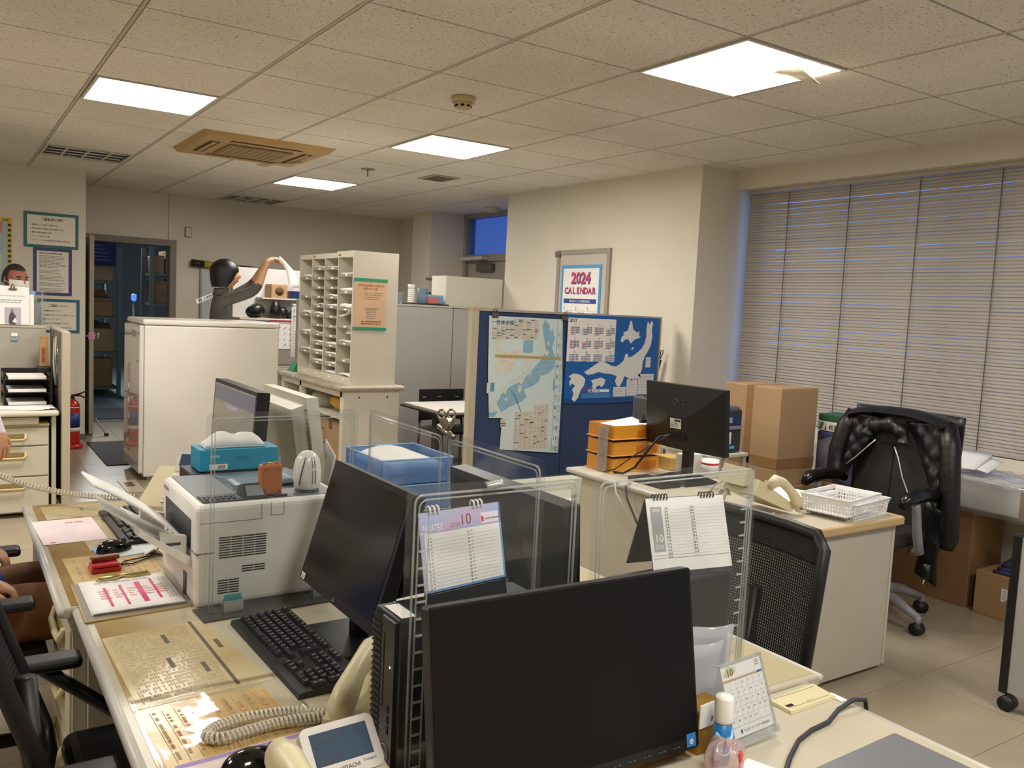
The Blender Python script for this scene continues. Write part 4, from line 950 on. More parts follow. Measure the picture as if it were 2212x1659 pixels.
# ---- wall cupboard door with the 2024 calendar
wd = thing('wall_panel_door', 'small beige service door set in the cream wall', 'service door', (4.62, 5.89, .9))
fr = Fr((4.633, 6.262, .9), (0, -1, 0), (0, 0, 1))
pm = mat('svc_frame', '9d968a', .5)
part('leaf', B(mat('svc_leaf', 'c3bcb0', .5)).prism(fr, [(.04, .02), (.70, .02), (.70, 1.11), (.04, 1.11)], 0, .012), wd)
for a in ((0, 0, .04, 1.15), (.70, 0, .74, 1.15), (.04, 1.11, .70, 1.15), (.04, 0, .70, .02)): part('frame_bar', B(pm).prism(fr, [(a[0], a[1]), (a[2], a[1]), (a[2], a[3]), (a[0], a[3])], 0, .022), wd)
part('hinge', B(mat('svc_hinge', '6f695f', .4, metal=.5)).prism(fr, [(-.02, 1.09), (.05, 1.09), (.05, 1.14), (-.02, 1.14)], .02, .03), wd)
c4 = thing('wall_calendar', 'white 2024 wall calendar edged in light blue on the service door', 'calendar', (4.61, 5.9, .98))
fr = Fr((4.6185, 6.185, .99), (0, -1, 0), (0, 0, 1)); W, Hh = .56, .925
part('sheet', B(mat('cal_edge', '4f9fd6', .5)).prism(fr, [(0, 0), (W, 0), (W, Hh), (0, Hh)], 0, .002), c4)
b = B(paper_m); h = .0026; b.rect(fr, .03, .03, W-.03, Hh-.03, h)
pinkr = mat('cal_pink', 'd8485a', .6); nav2 = mat('cal_nav2', '2c4a96', .6)
b.text(fr, '2024', W/2+.008, Hh-.162, .135, h+.0004, nav2, 'c', .05); b.text(fr, '2024', W/2, Hh-.155, .135, h+.0010, pinkr, 'c', .02)
for k, ch in enumerate('CALENDAR'):
    b.text(fr, ch, .085+.056*k, Hh-.25, .075, h+.0004, nav2, 'c', .06); b.text(fr, ch, .082+.056*k, Hh-.246, .075, h+.001, pinkr, 'c', .01)
b.rect(fr, .05, Hh-.335, W-.05, Hh-.295, h+.0004, nav2); cjk(b, fr, '新日本ウイテ工業株式会社', W/2, Hh-.325, .024, paper_m, h+.001, align='c'); lines(b, fr, .22, .34, [Hh-.275], .006, ink_m)
for mth in range(12):
    cx, cy = .06+.165*(mth % 3), Hh-.40-.17*(mth//3); b.text(fr, str(mth+1), cx, cy+.01, .035, h+.0006, nav2, 'l', .02); b.rect(fr, cx, cy, cx+.13, cy+.002, h+.0004, inkg_m)
    for r_ in range(5):
        for c in range(7):
            if r_ == 0 and c < (mth*2) % 6: continue
            b.rect(fr, cx+.002+.019*c, cy-.022-.02*r_, cx+.012+.019*c, cy-.012-.02*r_, h+.0006, mat('cal_red', 'c8604a') if c == 0 else mat('cal_grey', '6d7076', .7))
part('print', b, c4)
# umbrella leaning between board and wall
um = thing('folded_umbrella', 'folded black umbrella with a looped handle leaning beside the blue board', 'umbrella', (4.56, 4.90, 0))
part('shaft', B(mat('umb_shaft', '5a5a5c', .35, metal=.6)).tube([(4.555, 4.95, .3), (4.575, 4.86, 1.05)], .010, 8), um)
part('handle', B(black_m).tube([(4.575, 4.865, 1.0), (4.585, 4.825, 1.17)], .018, 10), um); part('loop', B(black_m).tube([(4.585, 4.825, 1.17), (4.59, 4.80, 1.22), (4.592, 4.80, 1.245), (4.588, 4.82, 1.24), (4.586, 4.826, 1.18)], .004, 6), um)
part('canopy', B(black_m).tube([(4.555, 4.985, .02), (4.555, 4.95, .3), (4.565, 4.90, .72)], [.012, .035, .015], 12), um)
# ================================================================ PEOPLE
def head_mesh(b, c, yaw_, pitch_, s, skin, lip, hairm, hair, brow=None, mask=None):
    """head with nose, brows, eyes, mouth, ears and hair; local +X is the face, +Z up"""
    b.T = M.Translation(V(c)) @ M.Rotation(yaw_, 4, 'Z') @ M.Rotation(-pitch_, 4, 'Y') @ M.Scale(s, 4)
    def skull(u, v, k=1.0):
        th = 2*PI*u; ph = PI*v
        z = .115*math.cos(ph); r = math.sin(ph)
        x = r*math.cos(th); y = r*math.sin(th)
        fx = .098 if x > 0 else .102
        jaw = 1-.30*max(0, -z/.115)**1.5
        px = x*fx*(jaw if x < 0 else 1-.12*max(0, -z/.115)**2)+(.012 if z < 0 and x > 0 else 0)*max(0, -z/.115)
        py = y*.076*(1-.32*max(0, -z/.115)**1.3)
        nose = math.exp(-((th if th < PI else th-2*PI)/.16)**2)*math.exp(-((z+.018)/.022)**2)*.024
        eye = -math.exp(-((abs(th if th < PI else th-2*PI)-.36)/.16)**2)*math.exp(-((z-.008)/.016)**2)*.008
        lipb = math.exp(-((th if th < PI else th-2*PI)/.28)**2)*math.exp(-((z+.062)/.010)**2)*.006
        g = nose+eye+lipb
        return (px*k+g, py*k, z*k)
    b.grid(40, 30, skull, skin, cu=True)
    for sy in (-1, 1):
        b.grid(8, 6, lambda u, v: (-.008+.018*math.sin(PI*v)*math.cos(2*PI*u), sy*(.076+.008*math.sin(PI*v)*math.sin(2*PI*u)), -.008+.03*-math.cos(PI*v)), skin, cu=True)
        b.grid(8, 6, lambda u, v: (.086+.006*math.sin(PI*v)*math.cos(2*PI*u), sy*.032+.011*math.sin(PI*v)*math.sin(2*PI*u), .008+.005*-math.cos(PI*v)), mat('eye_dark', '1a1412', .3), cu=True)
        b.tube([(.090, sy*.016, .026), (.091, sy*.033, .031), (.080, sy*.050, .026)], .0035, 6, m=hairm)
    b.tube([(.093, -.020, -.062), (.098, 0, -.061), (.093, .020, -.062)], .0045, 6, m=lip)
    if mask:
        b.grid(14, 8, lambda u, v: ((.104+.016*math.sin(PI*v))*math.cos((u-.5)*2.3), .088*math.sin((u-.5)*2.3), -.085+.088*v), mask)
        for sy in (-1, 1): b.tube([(.05, sy*.078, -.025), (.0, sy*.086, -.012)], .002, 5, m=mask)
    n = len(b.f); hair(b, skull, hairm); b.T = None

def figure(name, label, J, E, heads, loc, sub_=2):
    """J: joint -> (x,y,z,radius); E: (a,b,material); one continuous skinned surface; heads: builder callbacks"""
    names = list(J); idx = {n: i for i, n in enumerate(names)}
    me = bpy.data.meshes.new('skin'); me.from_pydata([J[n][:3] for n in names], [(idx[a], idx[b]) for a, b, _ in E], [])
    o = bpy.data.objects.new('skin', me); C.objects.link(o)
    md = o.modifiers.new('s', 'SKIN'); md.use_smooth_shade = True
    for i, n in enumerate(names):
        sv = me.skin_vertices[0].data[i]; r = J[n][3]; sv.radius = (r, r) if not isinstance(r, tuple) else r
        sv.use_root = (i == 0)
    ss = o.modifiers.new('u', 'SUBSURF'); ss.levels = sub_; ss.render_levels = sub_
    dg = bpy.context.evaluated_depsgraph_get(); ev = o.evaluated_get(dg); em = ev.to_mesh()
    b = B()
    segs = [(V(J[a][:3]), V(J[c][:3]), m, (min(J[a][3]) if isinstance(J[a][3], tuple) else J[a][3], min(J[c][3]) if isinstance(J[c][3], tuple) else J[c][3])) for a, c, m in E]
    vs = [v.co.copy() for v in em.vertices]
    byM = {}
    for p in em.polygons:
        c = p.center; best = None
        for (a, d, m, (ra, rb)) in segs:
            ab = d-a; t = max(0, min(1, (c-a).dot(ab)/max(ab.length_squared, 1e-9))); q = ((c-a-ab*t).length)/(ra+(rb-ra)*t)
            if best is None or q < best[0]: best = (q, m)
        byM.setdefault(best[1].name, (best[1], []))[1].append(tuple(p.vertices))
    first = True
    for mname, (m, fs) in byM.items():
        b.use(m)
        if first: b.add(vs, fs, True); first = False
        else:
            for f in fs: b.f.append(f); b.mi.append(b.cur); b.sm.append(True)
    ev.to_mesh_clear(); bpy.data.objects.remove(o); bpy.data.meshes.remove(me)
    for hfn in heads: hfn(b)
    b.T = None
    o2 = solo(name, b, label, 'person')
    return o2
def hand(J, E, pre, wrist, dir_, upv, skin, curl=.5, s=1.0, side=1):
    """palm plus five fingers of unequal length grown from a wrist joint"""
    d = V(dir_).normalized(); u = V(upv); u = (u-d*u.dot(d)).normalized(); w_ = d.cross(u)*side
    p = V(wrist[:3])
    J[pre+'palm'] = (*(p+d*.045*s), (.026*s)); E.append((pre+'wrist', pre+'palm', skin))
    for k, (off, L) in enumerate(((-.030, .062), (-.011, .080), (.009, .086), (.028, .076))):
        a = p+d*.078*s+w_*off*s
        q = pre+'f%d' % k
        J[q+'a'] = (*a, .0105*s); J[q+'b'] = (*(a+(d*.8-u*curl)*L*.45*s), .0095*s); J[q+'c'] = (*(a+(d*.8-u*curl)*L*.45*s+(d*(.7-curl)-u*(.5+curl))*L*.5*s), .0080*s)
        E += [(pre+'palm', q+'a', skin), (q+'a', q+'b', skin), (q+'b', q+'c', skin)]
    a = p+d*.03*s-w_*.034*s; J[pre+'ta'] = (*a, .0115*s); J[pre+'tb'] = (*(a+(d*.6-w_*.55-u*.3)*.045*s), .010*s); J[pre+'tc'] = (*(a+(d*.6-w_*.55-u*.3)*.045*s+(d*.8-u*.5)*.03*s), .0085*s)
    E += [(pre+'palm', pre+'ta', skin), (pre+'ta', pre+'tb', skin), (pre+'tb', pre+'tc', skin)]

skin_m = mat('skin_light', 'd3a17c', .5, var=.04, scale=20); lip_m = mat('lip', 'a8605a', .5); skin2_m = mat('skin_tan', '9c6248', .5, var=.05, scale=20)
hairk = mat('hair_black', '0d0b0b', .32, bump=.5, bscale=250); hairg = mat('hair_grey', '2a2420', .5, bump=.6, bscale=250)
shirt_g = mat('shirt_grey', '57544f', .85, var=.12, scale=12, bump=.4, bscale=25); trous_k = mat('trousers_dark', '25242a', .85)
shirt_w = mat('shirt_white', 'e4e2ea', .8, bump=.3, bscale=20); trous_b = mat('trousers_black', '131216', .85); shoe_m = mat('shoe', '1a1615', .5)
shirt_b = mat('shirt_blue', '1b49b0', .85, var=.1, bump=.5, bscale=18); trous_br = mat('trousers_brown', '7d5333', .85, var=.14, scale=9, bump=.6, bscale=16)

def bob(b, skull, m):
    def f(u, v):
        th = 2*PI*u; x = math.cos(th); y = math.sin(th)
        fringe = max(0, math.cos(th))**2
        zlow = -.105+.125*fringe if x > .35 else -.105
        ph = v*PI/2
        top = .128
        if v < .62:
            a = v/.62*PI/2; r = math.sin(a); z = .02+(top-.02)*math.cos(a)
        else:
            t_ = (v-.62)/.38; r = 1-.10*t_*t_; z = .02+(zlow-.02)*t_
        wob = 1+.012*math.sin(23*th)+.008*math.sin(41*th)
        return (x*r*(.112 if x > 0 else .122)*wob-.008, y*r*.104*wob, z)
    b.grid(48, 20, f, m, cu=True)
def short(b, skull, m):
    def f(u, v):
        th = 2*PI*u; x = math.cos(th); y = math.sin(th)
        zl = .045 if x > .25 else (-.035 if abs(y) < .85 else -.015)
        a = v*PI/2; zt = .124
        z = zl+(zt-zl)*math.cos(a); r = math.sin(a)
        k = math.sqrt(max(0, 1-(max(z, -.05)/.125)**2))
        return (x*r*.106*max(k, .15 if v < .2 else .3)/max(r, .001)*min(1, r*1.0) if r > 0 else 0, y*.082*max(k, .3)*(1 if r > 0 else 0), z)
    def g(u, v):
        th = 2*PI*u; x = math.cos(th); y = math.sin(th)
        zl = .075 if x > .3 else -.03
        ph0 = math.acos(max(-1, min(1, zl/.121))); ph = ph0*v
        return ((.102 if x > 0 else .107)*math.sin(ph)*x, .081*math.sin(ph)*y, .121*math.cos(ph))
    b.grid(36, 12, g, m, cu=True)

# ---- woman reaching up with a sheet of paper (faces right, towards the sorter)
wx, wy = 2.10, 8.02
fa = -.35          # facing direction
fx_, fy_ = math.cos(fa), math.sin(fa)
def P(f_, s_, z): return (wx+f_*fx_-s_*fy_, wy+f_*fy_+s_*fx_, z)     # forward, left, height
J = {}
J['pelvis'] = (*P(-.02, 0, .98), (.145, .115)); J['waist'] = (*P(-.01, 0, 1.14), (.125, .10)); J['chest'] = (*P(.0, 0, 1.34), (.145, .11)); J['neckb'] = (*P(.0, 0, 1.49), .058); J['neck'] = (*P(.025, 0, 1.58), .048)
J['rsh'] = (*P(.02, -.165, 1.44), .058); J['rel'] = (*P(.30, -.24, 1.545), .052); J['rcuff'] = (*P(.345, -.225, 1.60), .044); J['rmid'] = (*P(.375, -.19, 1.70), .036); J['rwrist'] = (*P(.42, -.15, 1.82), .026)
J['lsh'] = (*P(.02, .165, 1.44), .058); J['lel'] = (*P(.26, .20, 1.60), .052); J['lcuff'] = (*P(.30, .18, 1.655), .044); J['lmid'] = (*P(.35, .10, 1.74), .036); J['lwrist'] = (*P(.41, .02, 1.83), .026)
for s_, n in ((-1, 'r'), (1, 'l')):
    J[n+'hip'] = (*P(-.02, .09*s_, .93), .10); J[n+'knee'] = (*P(.0, .10*s_, .52), .065); J[n+'ank'] = (*P(-.02, .10*s_, .10), .045); J[n+'toe'] = (*P(.13, .11*s_, .04), .038)
E = [('pelvis', 'waist', shirt_g), ('waist', 'chest', shirt_g), ('chest', 'neckb', shirt_g), ('neckb', 'neck', skin_m)]
for n in 'rl':
    E += [('chest', n+'sh', shirt_g), (n+'sh', n+'el', shirt_g), (n+'el', n+'cuff', shirt_g), (n+'cuff', n+'mid', skin_m), (n+'mid', n+'wrist', skin_m), ('pelvis', n+'hip', trous_k), (n+'hip', n+'knee', trous_k), (n+'knee', n+'ank', trous_k), (n+'ank', n+'toe', shoe_m)]
hand(J, E, 'r', J['rwrist'], V(P(.52, -.08, 1.88))-V(P(.42, -.15, 1.82)), (0, 0, 1), skin_m, .6, .95, 1)
hand(J, E, 'l', J['lwrist'], V(P(.50, -.02, 1.885))-V(P(.41, .02, 1.83)), (0, 0, 1), skin_m, .6, .95, -1)
hc = P(.050, 0, 1.695)
wom = figure('person', 'woman with a black bob and grey shirt reaching up with a white sheet', J, E, [lambda b: head_mesh(b, hc, fa, .05, 1.10, skin_m, lip_m, hairk, bob)], None)
b = B(shirt_g); b.lathe([(.078, 0), (.070, .035), (.060, .065)], P(.01, 0, 1.50), 20); part('collar', b, wom)
b = B(paper_m)
p0, p1 = V(P(.52, -.06, 1.885)), V(P(.66, -.10, 1.60))
b.sheet(10, 5, lambda u, v: p0+(p1-p0)*u+V((.04*math.sin(PI*u), .03*math.sin(PI*u), .02*math.sin(PI*u)))+(V((.62, -.42, .30))*.55+V((-fy_, fx_, 0))*.45)*(.10*(v-.5)*2)*(.20+.80*min(1, u*1.4))+V((0, 0, -.02*(2*v-1)**2)), .0012)
solo('paper_sheet', b, 'white sheet dangling from the reaching woman\'s fingers', 'paper')

# ---- man with a face mask behind the left screen
mx, my = .43, 7.62; ma = -1.0
def Q(f_, s_, z): return (mx+f_*math.cos(ma)-s_*math.sin(ma), my+f_*math.sin(ma)+s_*math.cos(ma), z)
def standing(Q, sh, tr, sk, top):
    k = top/1.70; J = {}
    J['pelvis'] = (*Q(-.02, 0, .95*k), (.15, .12)); J['waist'] = (*Q(0, 0, 1.10*k), (.145, .115)); J['chest'] = (*Q(0, 0, 1.28*k), (.165, .125)); J['neckb'] = (*Q(0, 0, 1.41*k), .065); J['neck'] = (*Q(.02, 0, 1.48*k), .055)
    E = [('pelvis', 'waist', sh), ('waist', 'chest', sh), ('chest', 'neckb', sh), ('neckb', 'neck', sk)]
    for s_, n in ((-1, 'r'), (1, 'l')):
        J[n+'sh'] = (*Q(0, .19*s_, 1.37*k), .065); J[n+'el'] = (*Q(-.03, .24*s_, 1.08*k), .050); J[n+'wrist'] = (*Q(.08, .24*s_, .86*k), .033)
        J[n+'hip'] = (*Q(-.02, .10*s_, .90*k), .105); J[n+'knee'] = (*Q(0, .11*s_, .50*k), .070); J[n+'ank'] = (*Q(-.02, .11*s_, .09), .048); J[n+'toe'] = (*Q(.15, .12*s_, .042), .040)
        E += [('chest', n+'sh', sh), (n+'sh', n+'el', sh), (n+'el', n+'wrist', sh), ('pelvis', n+'hip', tr), (n+'hip', n+'knee', tr), (n+'knee', n+'ank', tr), (n+'ank', n+'toe', shoe_m)]
        hand(J, E, n, J[n+'wrist'], V(Q(.12, .24*s_, .76*k))-V(Q(.08, .24*s_, .86*k)), V(Q(1, 0, 0))-V(Q(0, 0, 0)), sk, .35, 1, s_)
    return J, E
J, E = standing(Q, mat('work_jacket', '8b8f94', .85, bump=.3, bscale=20), trous_k, skin2_m, 1.655)
man = figure('person', 'man with cropped dark hair and a white face mask standing behind the left screen', J, E, [lambda b: head_mesh(b, Q(.035, 0, 1.545), ma, -.10, 1.0, skin2_m, lip_m, hairg, short, mask=mat('face_mask', 'e9e3dc', .8))], None)

# ---- person in a white shirt at the left edge (standing by the desk end)
sx_, sy_, sa = -.055, 4.22, -.9
def S(f_, s_, z): return (sx_+f_*math.cos(sa)-s_*math.sin(sa), sy_+f_*math.sin(sa)+s_*math.cos(sa), z)
J, E = standing(S, shirt_w, trous_b, skin_m, 1.70)
figure('person', 'person in a white shirt and black trousers standing at the left edge of the picture', J, E, [lambda b: head_mesh(b, S(.035, 0, 1.575), sa, 0, 1.02, skin_m, lip_m, hairk, short)], None)

# ---- seated person in a blue shirt and brown trousers (left edge, only lap and side in view)
px_, py_ = .01, 2.88
def T(f_, s_, z): return (px_+f_, py_+s_, z)
J = {}
J['pelvis'] = (*T(.02, 0, .56), (.16, .14)); J['waist'] = (*T(-.02, 0, .72), (.15, .13)); J['chest'] = (*T(-.06, 0, .93), (.17, .13)); J['neckb'] = (*T(-.05, 0, 1.07), .065); J['neck'] = (*T(-.02, 0, 1.14), .055)
E = [('pelvis', 'waist', shirt_b), ('waist', 'chest', shirt_b), ('chest', 'neckb', shirt_b), ('neckb', 'neck', skin_m)]
for s_, n in ((-1, 'r'), (1, 'l')):
    J[n+'sh'] = (*T(-.06, .19*s_, 1.02), .065); J[n+'el'] = (*T(-.12, .27*s_, .79), .052); J[n+'cuff'] = (*T(-.08, .26*s_, .76), .045); J[n+'wrist'] = (*T(.04, .19*s_, .675), .032)
    J[n+'hip'] = (*T(.06, .10*s_, .54), .10); J[n+'th'] = (*T(.25, .12*s_, .555), .090); J[n+'knee'] = (*T(.43, .11*s_, .52), .070); J[n+'ank'] = (*T(.36, .12*s_, .10), .048); J[n+'toe'] = (*T(.52, .13*s_, .042), .040)
    E += [('chest', n+'sh', shirt_b), (n+'sh', n+'el', shirt_b), (n+'el', n+'cuff', shirt_b), (n+'cuff', n+'wrist', skin_m), ('pelvis', n+'hip', trous_br), (n+'hip', n+'th', trous_br), (n+'th', n+'knee', trous_br), (n+'knee', n+'ank', trous_br), (n+'ank', n+'toe', shoe_m)]
    hand(J, E, n, J[n+'wrist'], (1, -.2*s_, -.2), (0, 0, 1), skin_m, .3, 1, s_)
figure('person', 'person in a blue shirt and brown trousers seated at the left desk edge', J, E, [lambda b: head_mesh(b, T(.01, 0, 1.235), 0, -.2, 1.0, skin_m, lip_m, hairk, short)], None)
# ================================================================ DESKS
def desk(name_label, x0, x1, y0, y1, front, ped=None, top=D, group='office desks', topm=None, edge=None):
    """front: -1 user side at x0, +1 user side at x1; ped: (ya, yb) span of the drawer pedestal"""
    t = thing('office_desk', name_label, 'desk', ((x0+x1)/2, (y0+y1)/2, 0), group=group)
    part('desktop', B(topm or desktop_m).bb(x0+.006, x1-.006, y0+.003, y1-.003, top-.028, top, .006), t)
    ed = B(edge or trim_m); fx = x0 if front < 0 else x1
    ed.tube([(fx-front*.008, y0+.004, top-.012), (fx-front*.008, y1-.004, top-.012)], .0135, 12); part('front_edge', ed, t)
    for y in (y0+.012, y1-.012): part('side_panel', B(deskw_m).bb(x0+.03, x1-.03, y-.010, y+.010, 0, top-.028), t)
    bx_ = x1-.03 if front < 0 else x0+.03
    part('modesty_panel', B(deskw_m).bb(bx_-.01, bx_+.01, y0+.02, y1-.02, .15, top-.028), t)
    part('apron', B(mat('apron', 'a8a08c', .5)).bb(min(fx-front*.03, fx-front*.045), max(fx-front*.03, fx-front*.045), y0+.02, y1-.02, top-.085, top-.028), t)
    if ped:
        ya, yb = ped; px0, px1 = (x0+.045, x1-.06) if front < 0 else (x0+.06, x1-.045)
        part('pedestal', B(deskw_m).bb(px0, px1, ya, yb, .04, top-.04), t)
        fxx = px0 if front < 0 else px1
        for (z0, z1) in ((.47, .62), (.30, .46), (.05, .29)):
            dr = part('drawer', B(mat('drawer_front', 'c9c2ae', .45)).bb(min(fxx, fxx+front*.02), max(fxx, fxx+front*.02), ya+.003, yb-.003, z0, z1, .004), t)
            zc = z1-.05; hx = fxx+front*.022
            hb = B(mat('handle_ivory', 'd8cda2', .4)); hb.tube([(hx, ya+.10, zc+.02), (hx+front*.012, ya+.11, zc-.01), (hx+front*.014, (ya+yb)/2, zc-.016), (hx+front*.012, yb-.11, zc-.01), (hx, yb-.10, zc+.02)], .009, 8)
            hb.bb(min(hx, hx-front*.004), max(hx, hx-front*.004), ya+.10, yb-.10, zc-.016, zc+.02, m=mat('handle_shadow', '9c8f6a', .5)); sub('handle', hb, dr)
    return t
desk('far desk of the left row with the printer and a keyboard', .235, .935, 2.352, 3.555, -1, (2.38, 2.78))
desk('middle desk of the left row with the black keyboard and yellowed papers', .268, .935, 1.152, 2.349, -1, (1.98, 2.34) if False else None)
desk('nearest desk of the left row with the display telephone', .268, .935, -.05, 1.148, -1, (.05, .45))
desk('far desk of the right row behind the acrylic screens with the blue trays', .94, 1.66, 2.372, 3.575, 1)
desk('middle desk of the right row with the grey calendar', .94, 1.695, 1.172, 2.368, 1)
desk('nearest desk of the right row with the laptop and black cable', .94, 1.625, -.03, 1.168, 1, topm=mat('desk_top_near', 'bfb7a2', .3, var=.05, scale=4))
# far island desk
fd = thing('office_desk', 'tan-edged desk of the far island with the turned-away monitor', 'desk', (3.08, 2.75, 0), group='office desks')
part('desktop', B(mat('far_top', 'c6beaa', .35, var=.05)).bb(2.72, 3.44, 2.075, 3.50, .662, .69, .005), fd)
b = B(tan_m); b.bb(2.715, 3.45, 2.05, 2.075, .655, .692, .008); part('end_edge', b, fd)
part('front_edge', B(trim_m).tube([(2.722, 2.075, .677), (2.722, 3.50, .677)], .014, 10), fd); part('rear_edge', B(tan_m).bb(3.44, 3.455, 2.06, 3.50, .657, .691, .004), fd)
part('end_panel', B(mat('far_panel', 'bab5a8', .5, var=.03)).bb(2.80, 3.415, 2.085, 2.105, .025, .655), fd); part('end_post', B(mat('far_post', 'cbc3ac', .5)).bb(2.745, 2.80, 2.08, 2.12, 0, .655), fd)
part('corner_post', B(deskw_m).bb(3.415, 3.43, 2.08, 2.11, .03, .655), fd)
part('end_panel', B(deskw_m).bb(2.76, 3.415, 3.46, 3.48, .025, .655), fd); part('modesty_panel', B(mat('far_modesty', 'cdc6b2', .5)).bb(2.76, 2.78, 2.12, 3.46, .1, .655), fd)
part('latch', B(trim_m).bb(2.815, 2.83, 2.078, 2.085, .52, .56, .004), fd)
part('corner_sticker', B(mat('green_sticker', '4fae7a', .5)).bb(2.712, 2.735, 2.09, 2.14, .6915, .6925), fd)

# ---- desk mats and sheets under them
def matmat():
    m = mat('yellow_mat', 'c9b98c', .13, coat=.3)
    nt = m.node_tree; b = nt.nodes['Principled BSDF']
    g = nt.nodes.new('ShaderNodeNewGeometry'); sx = nt.nodes.new('ShaderNodeSeparateXYZ'); nt.links.new(g.outputs['Position'], sx.inputs[0])
    n = nt.nodes.new('ShaderNodeTexNoise'); n.inputs['Scale'].default_value = 7; n.inputs['Detail'].default_value = 4; nt.links.new(g.outputs['Position'], n.inputs['Vector'])
    a = nt.nodes.new('ShaderNodeMath'); a.operation = 'MULTIPLY_ADD'; a.inputs[1].default_value = .22; nt.links.new(n.outputs['Fac'], a.inputs[0]); nt.links.new(sx.outputs['X'], a.inputs[2])
    mr = nt.nodes.new('ShaderNodeMapRange'); mr.inputs[1].default_value = .34; mr.inputs[2].default_value = .66; nt.links.new(a.outputs[0], mr.inputs[0])
    r = nt.nodes.new('ShaderNodeValToRGB'); e = r.color_ramp.elements; e[0].color = lin('957440'); e[1].color = lin('c4bda4'); k = e.new(.35); k.color = lin('ab925c'); k = e.new(.65); k.color = lin('bfb190')
    nt.links.new(mr.outputs[0], r.inputs[0]); nt.links.new(r.outputs[0], b.inputs['Base Color'])
    n2 = nt.nodes.new('ShaderNodeTexNoise'); n2.inputs['Scale'].default_value = 9; nt.links.new(g.outputs['Position'], n2.inputs['Vector']); bp = nt.nodes.new('ShaderNodeBump'); bp.inputs['Strength'].default_value = .25; bp.inputs['Distance'].default_value = .01
    nt.links.new(n2.outputs['Fac'], bp.inputs['Height']); nt.links.new(bp.outputs[0], b.inputs['Normal'])
    return m
mat_y = matmat()
solo('desk_mat', B(mat_y).bb(.262, .925, 2.365, 3.54, D, D+.0012), 'age-yellowed desk mat on the far left-row desk', 'desk mat')
solo('desk_mat', B(mat_y).bb(.296, .925, 1.165, 2.335, D, D+.0012), 'age-yellowed desk mat on the middle left-row desk', 'desk mat')
solo('desk_mat', B(mat('pale_mat', 'c2b793', .25, var=.07, scale=3)).bb(.96, 1.675, 1.19, 2.35, D, D+.0015), 'cream desk mat on the middle right-row desk', 'desk mat')
ZM = D+.0014
def docsheet(name, label, pts, m, paint, z=ZM, th=.0004):
    """a printed sheet lying on a desk; pts: 4 world xy corners, counter-clockwise from its print's lower left"""
    p = [V((a, c, z)) for a, c in pts]
    t = thing(name, label, 'paper', (sum(v.x for v in p)/4, sum(v.y for v in p)/4, z))
    W = (p[1]-p[0]).length; Hh = (p[3]-p[0]).length
    part('sheet', B(m).hexa(p, [v+V((0, 0, th)) for v in p]), t)
    b = B(ink_m); fr = Fr(p[0]+V((0, 0, th)), p[1]-p[0], p[3]-p[0]); paint(b, fr, W, Hh)
    if b.f: o = part('print', b, t)
    return t
old1 = mat('aged_sheet', 'd2c39c', .3, col2='bda268', scale=5, contrast=(.4, .75)); old2 = mat('aged_sheet2', 'd8c08c', .25, col2='c79f58', scale=6)
oink = mat('aged_ink', 'b3a788', .6); oink2 = mat('aged_ink2', 'c0b292', .6)
def plist(b, fr, W, H_):
    # a dense directory: blocks of short words in ruled rows
    for c in range(22):
        for r_ in range(34):
            x = .012+(W-.024)*c/22; y = .012+(H_-.05)*r_/34
            if R.random() < .85: b.rect(fr, x, y, x+(W-.024)/22*R.uniform(.4, .85), y+.0035, .0003, R.choice((oink, oink2)))
    b.rect(fr, .0, H_-.03, W, H_-.022, .0004, mat('aged_bar', '6b6456', .6))
    for (x, y) in ((.05, .12), (.14, .22), (.19, .10), (.25, .16)): b.rect(fr, x, y, x+.055, y+.010, .0005, mat('aged_bar', '6b6456'))
def pform(b, fr, W, H_):
    for k in range(11): b.rect(fr, .02, .02+.022*k, W-.03, .0212+.022*k, .0003, mat('form_or', 'b58a58', .6))
    for k in range(150):
        x = R.uniform(.02, W-.05); y = .024+.022*R.randrange(10); b.rect(fr, x, y, x+R.uniform(.004, .014), y+.006, .0004+k*3e-6, R.choice((oink, mat('form_or', 'b58a58'))))
# print runs with its "up" towards the user's left->right reading (desk user at -x), so sheet axes: x axis along -y, y axis along +x
docsheet('directory_sheet', 'yellowed directory sheet full of tiny names under the middle left-row desk mat', [(.297, 2.104), (.307, 1.705), (.578, 1.72), (.522, 2.131)], old1, plist)
docsheet('form_sheet', 'orange-tinted ruled form on the middle left-row desk below the directory sheet', [(.300, 1.70), (.310, 1.44), (.555, 1.47), (.545, 1.70)], old2, pform)
docsheet('directory_sheet', 'yellowed chart under the far left-row desk mat at its far corner', [(.285, 3.50), (.29, 3.30), (.60, 3.31), (.60, 3.50)], old1, plist)
docsheet('form_sheet', 'tan ruled form under the keyboard of the far left-row desk', [(.36, 3.28), (.37, 2.86), (.60, 2.88), (.59, 3.28)], old1, plist)
docsheet('form_sheet', 'peach ruled form around the red ink pad on the far left-row desk', [(.285, 2.80), (.29, 2.52), (.525, 2.54), (.52, 2.80)], old2, pform)
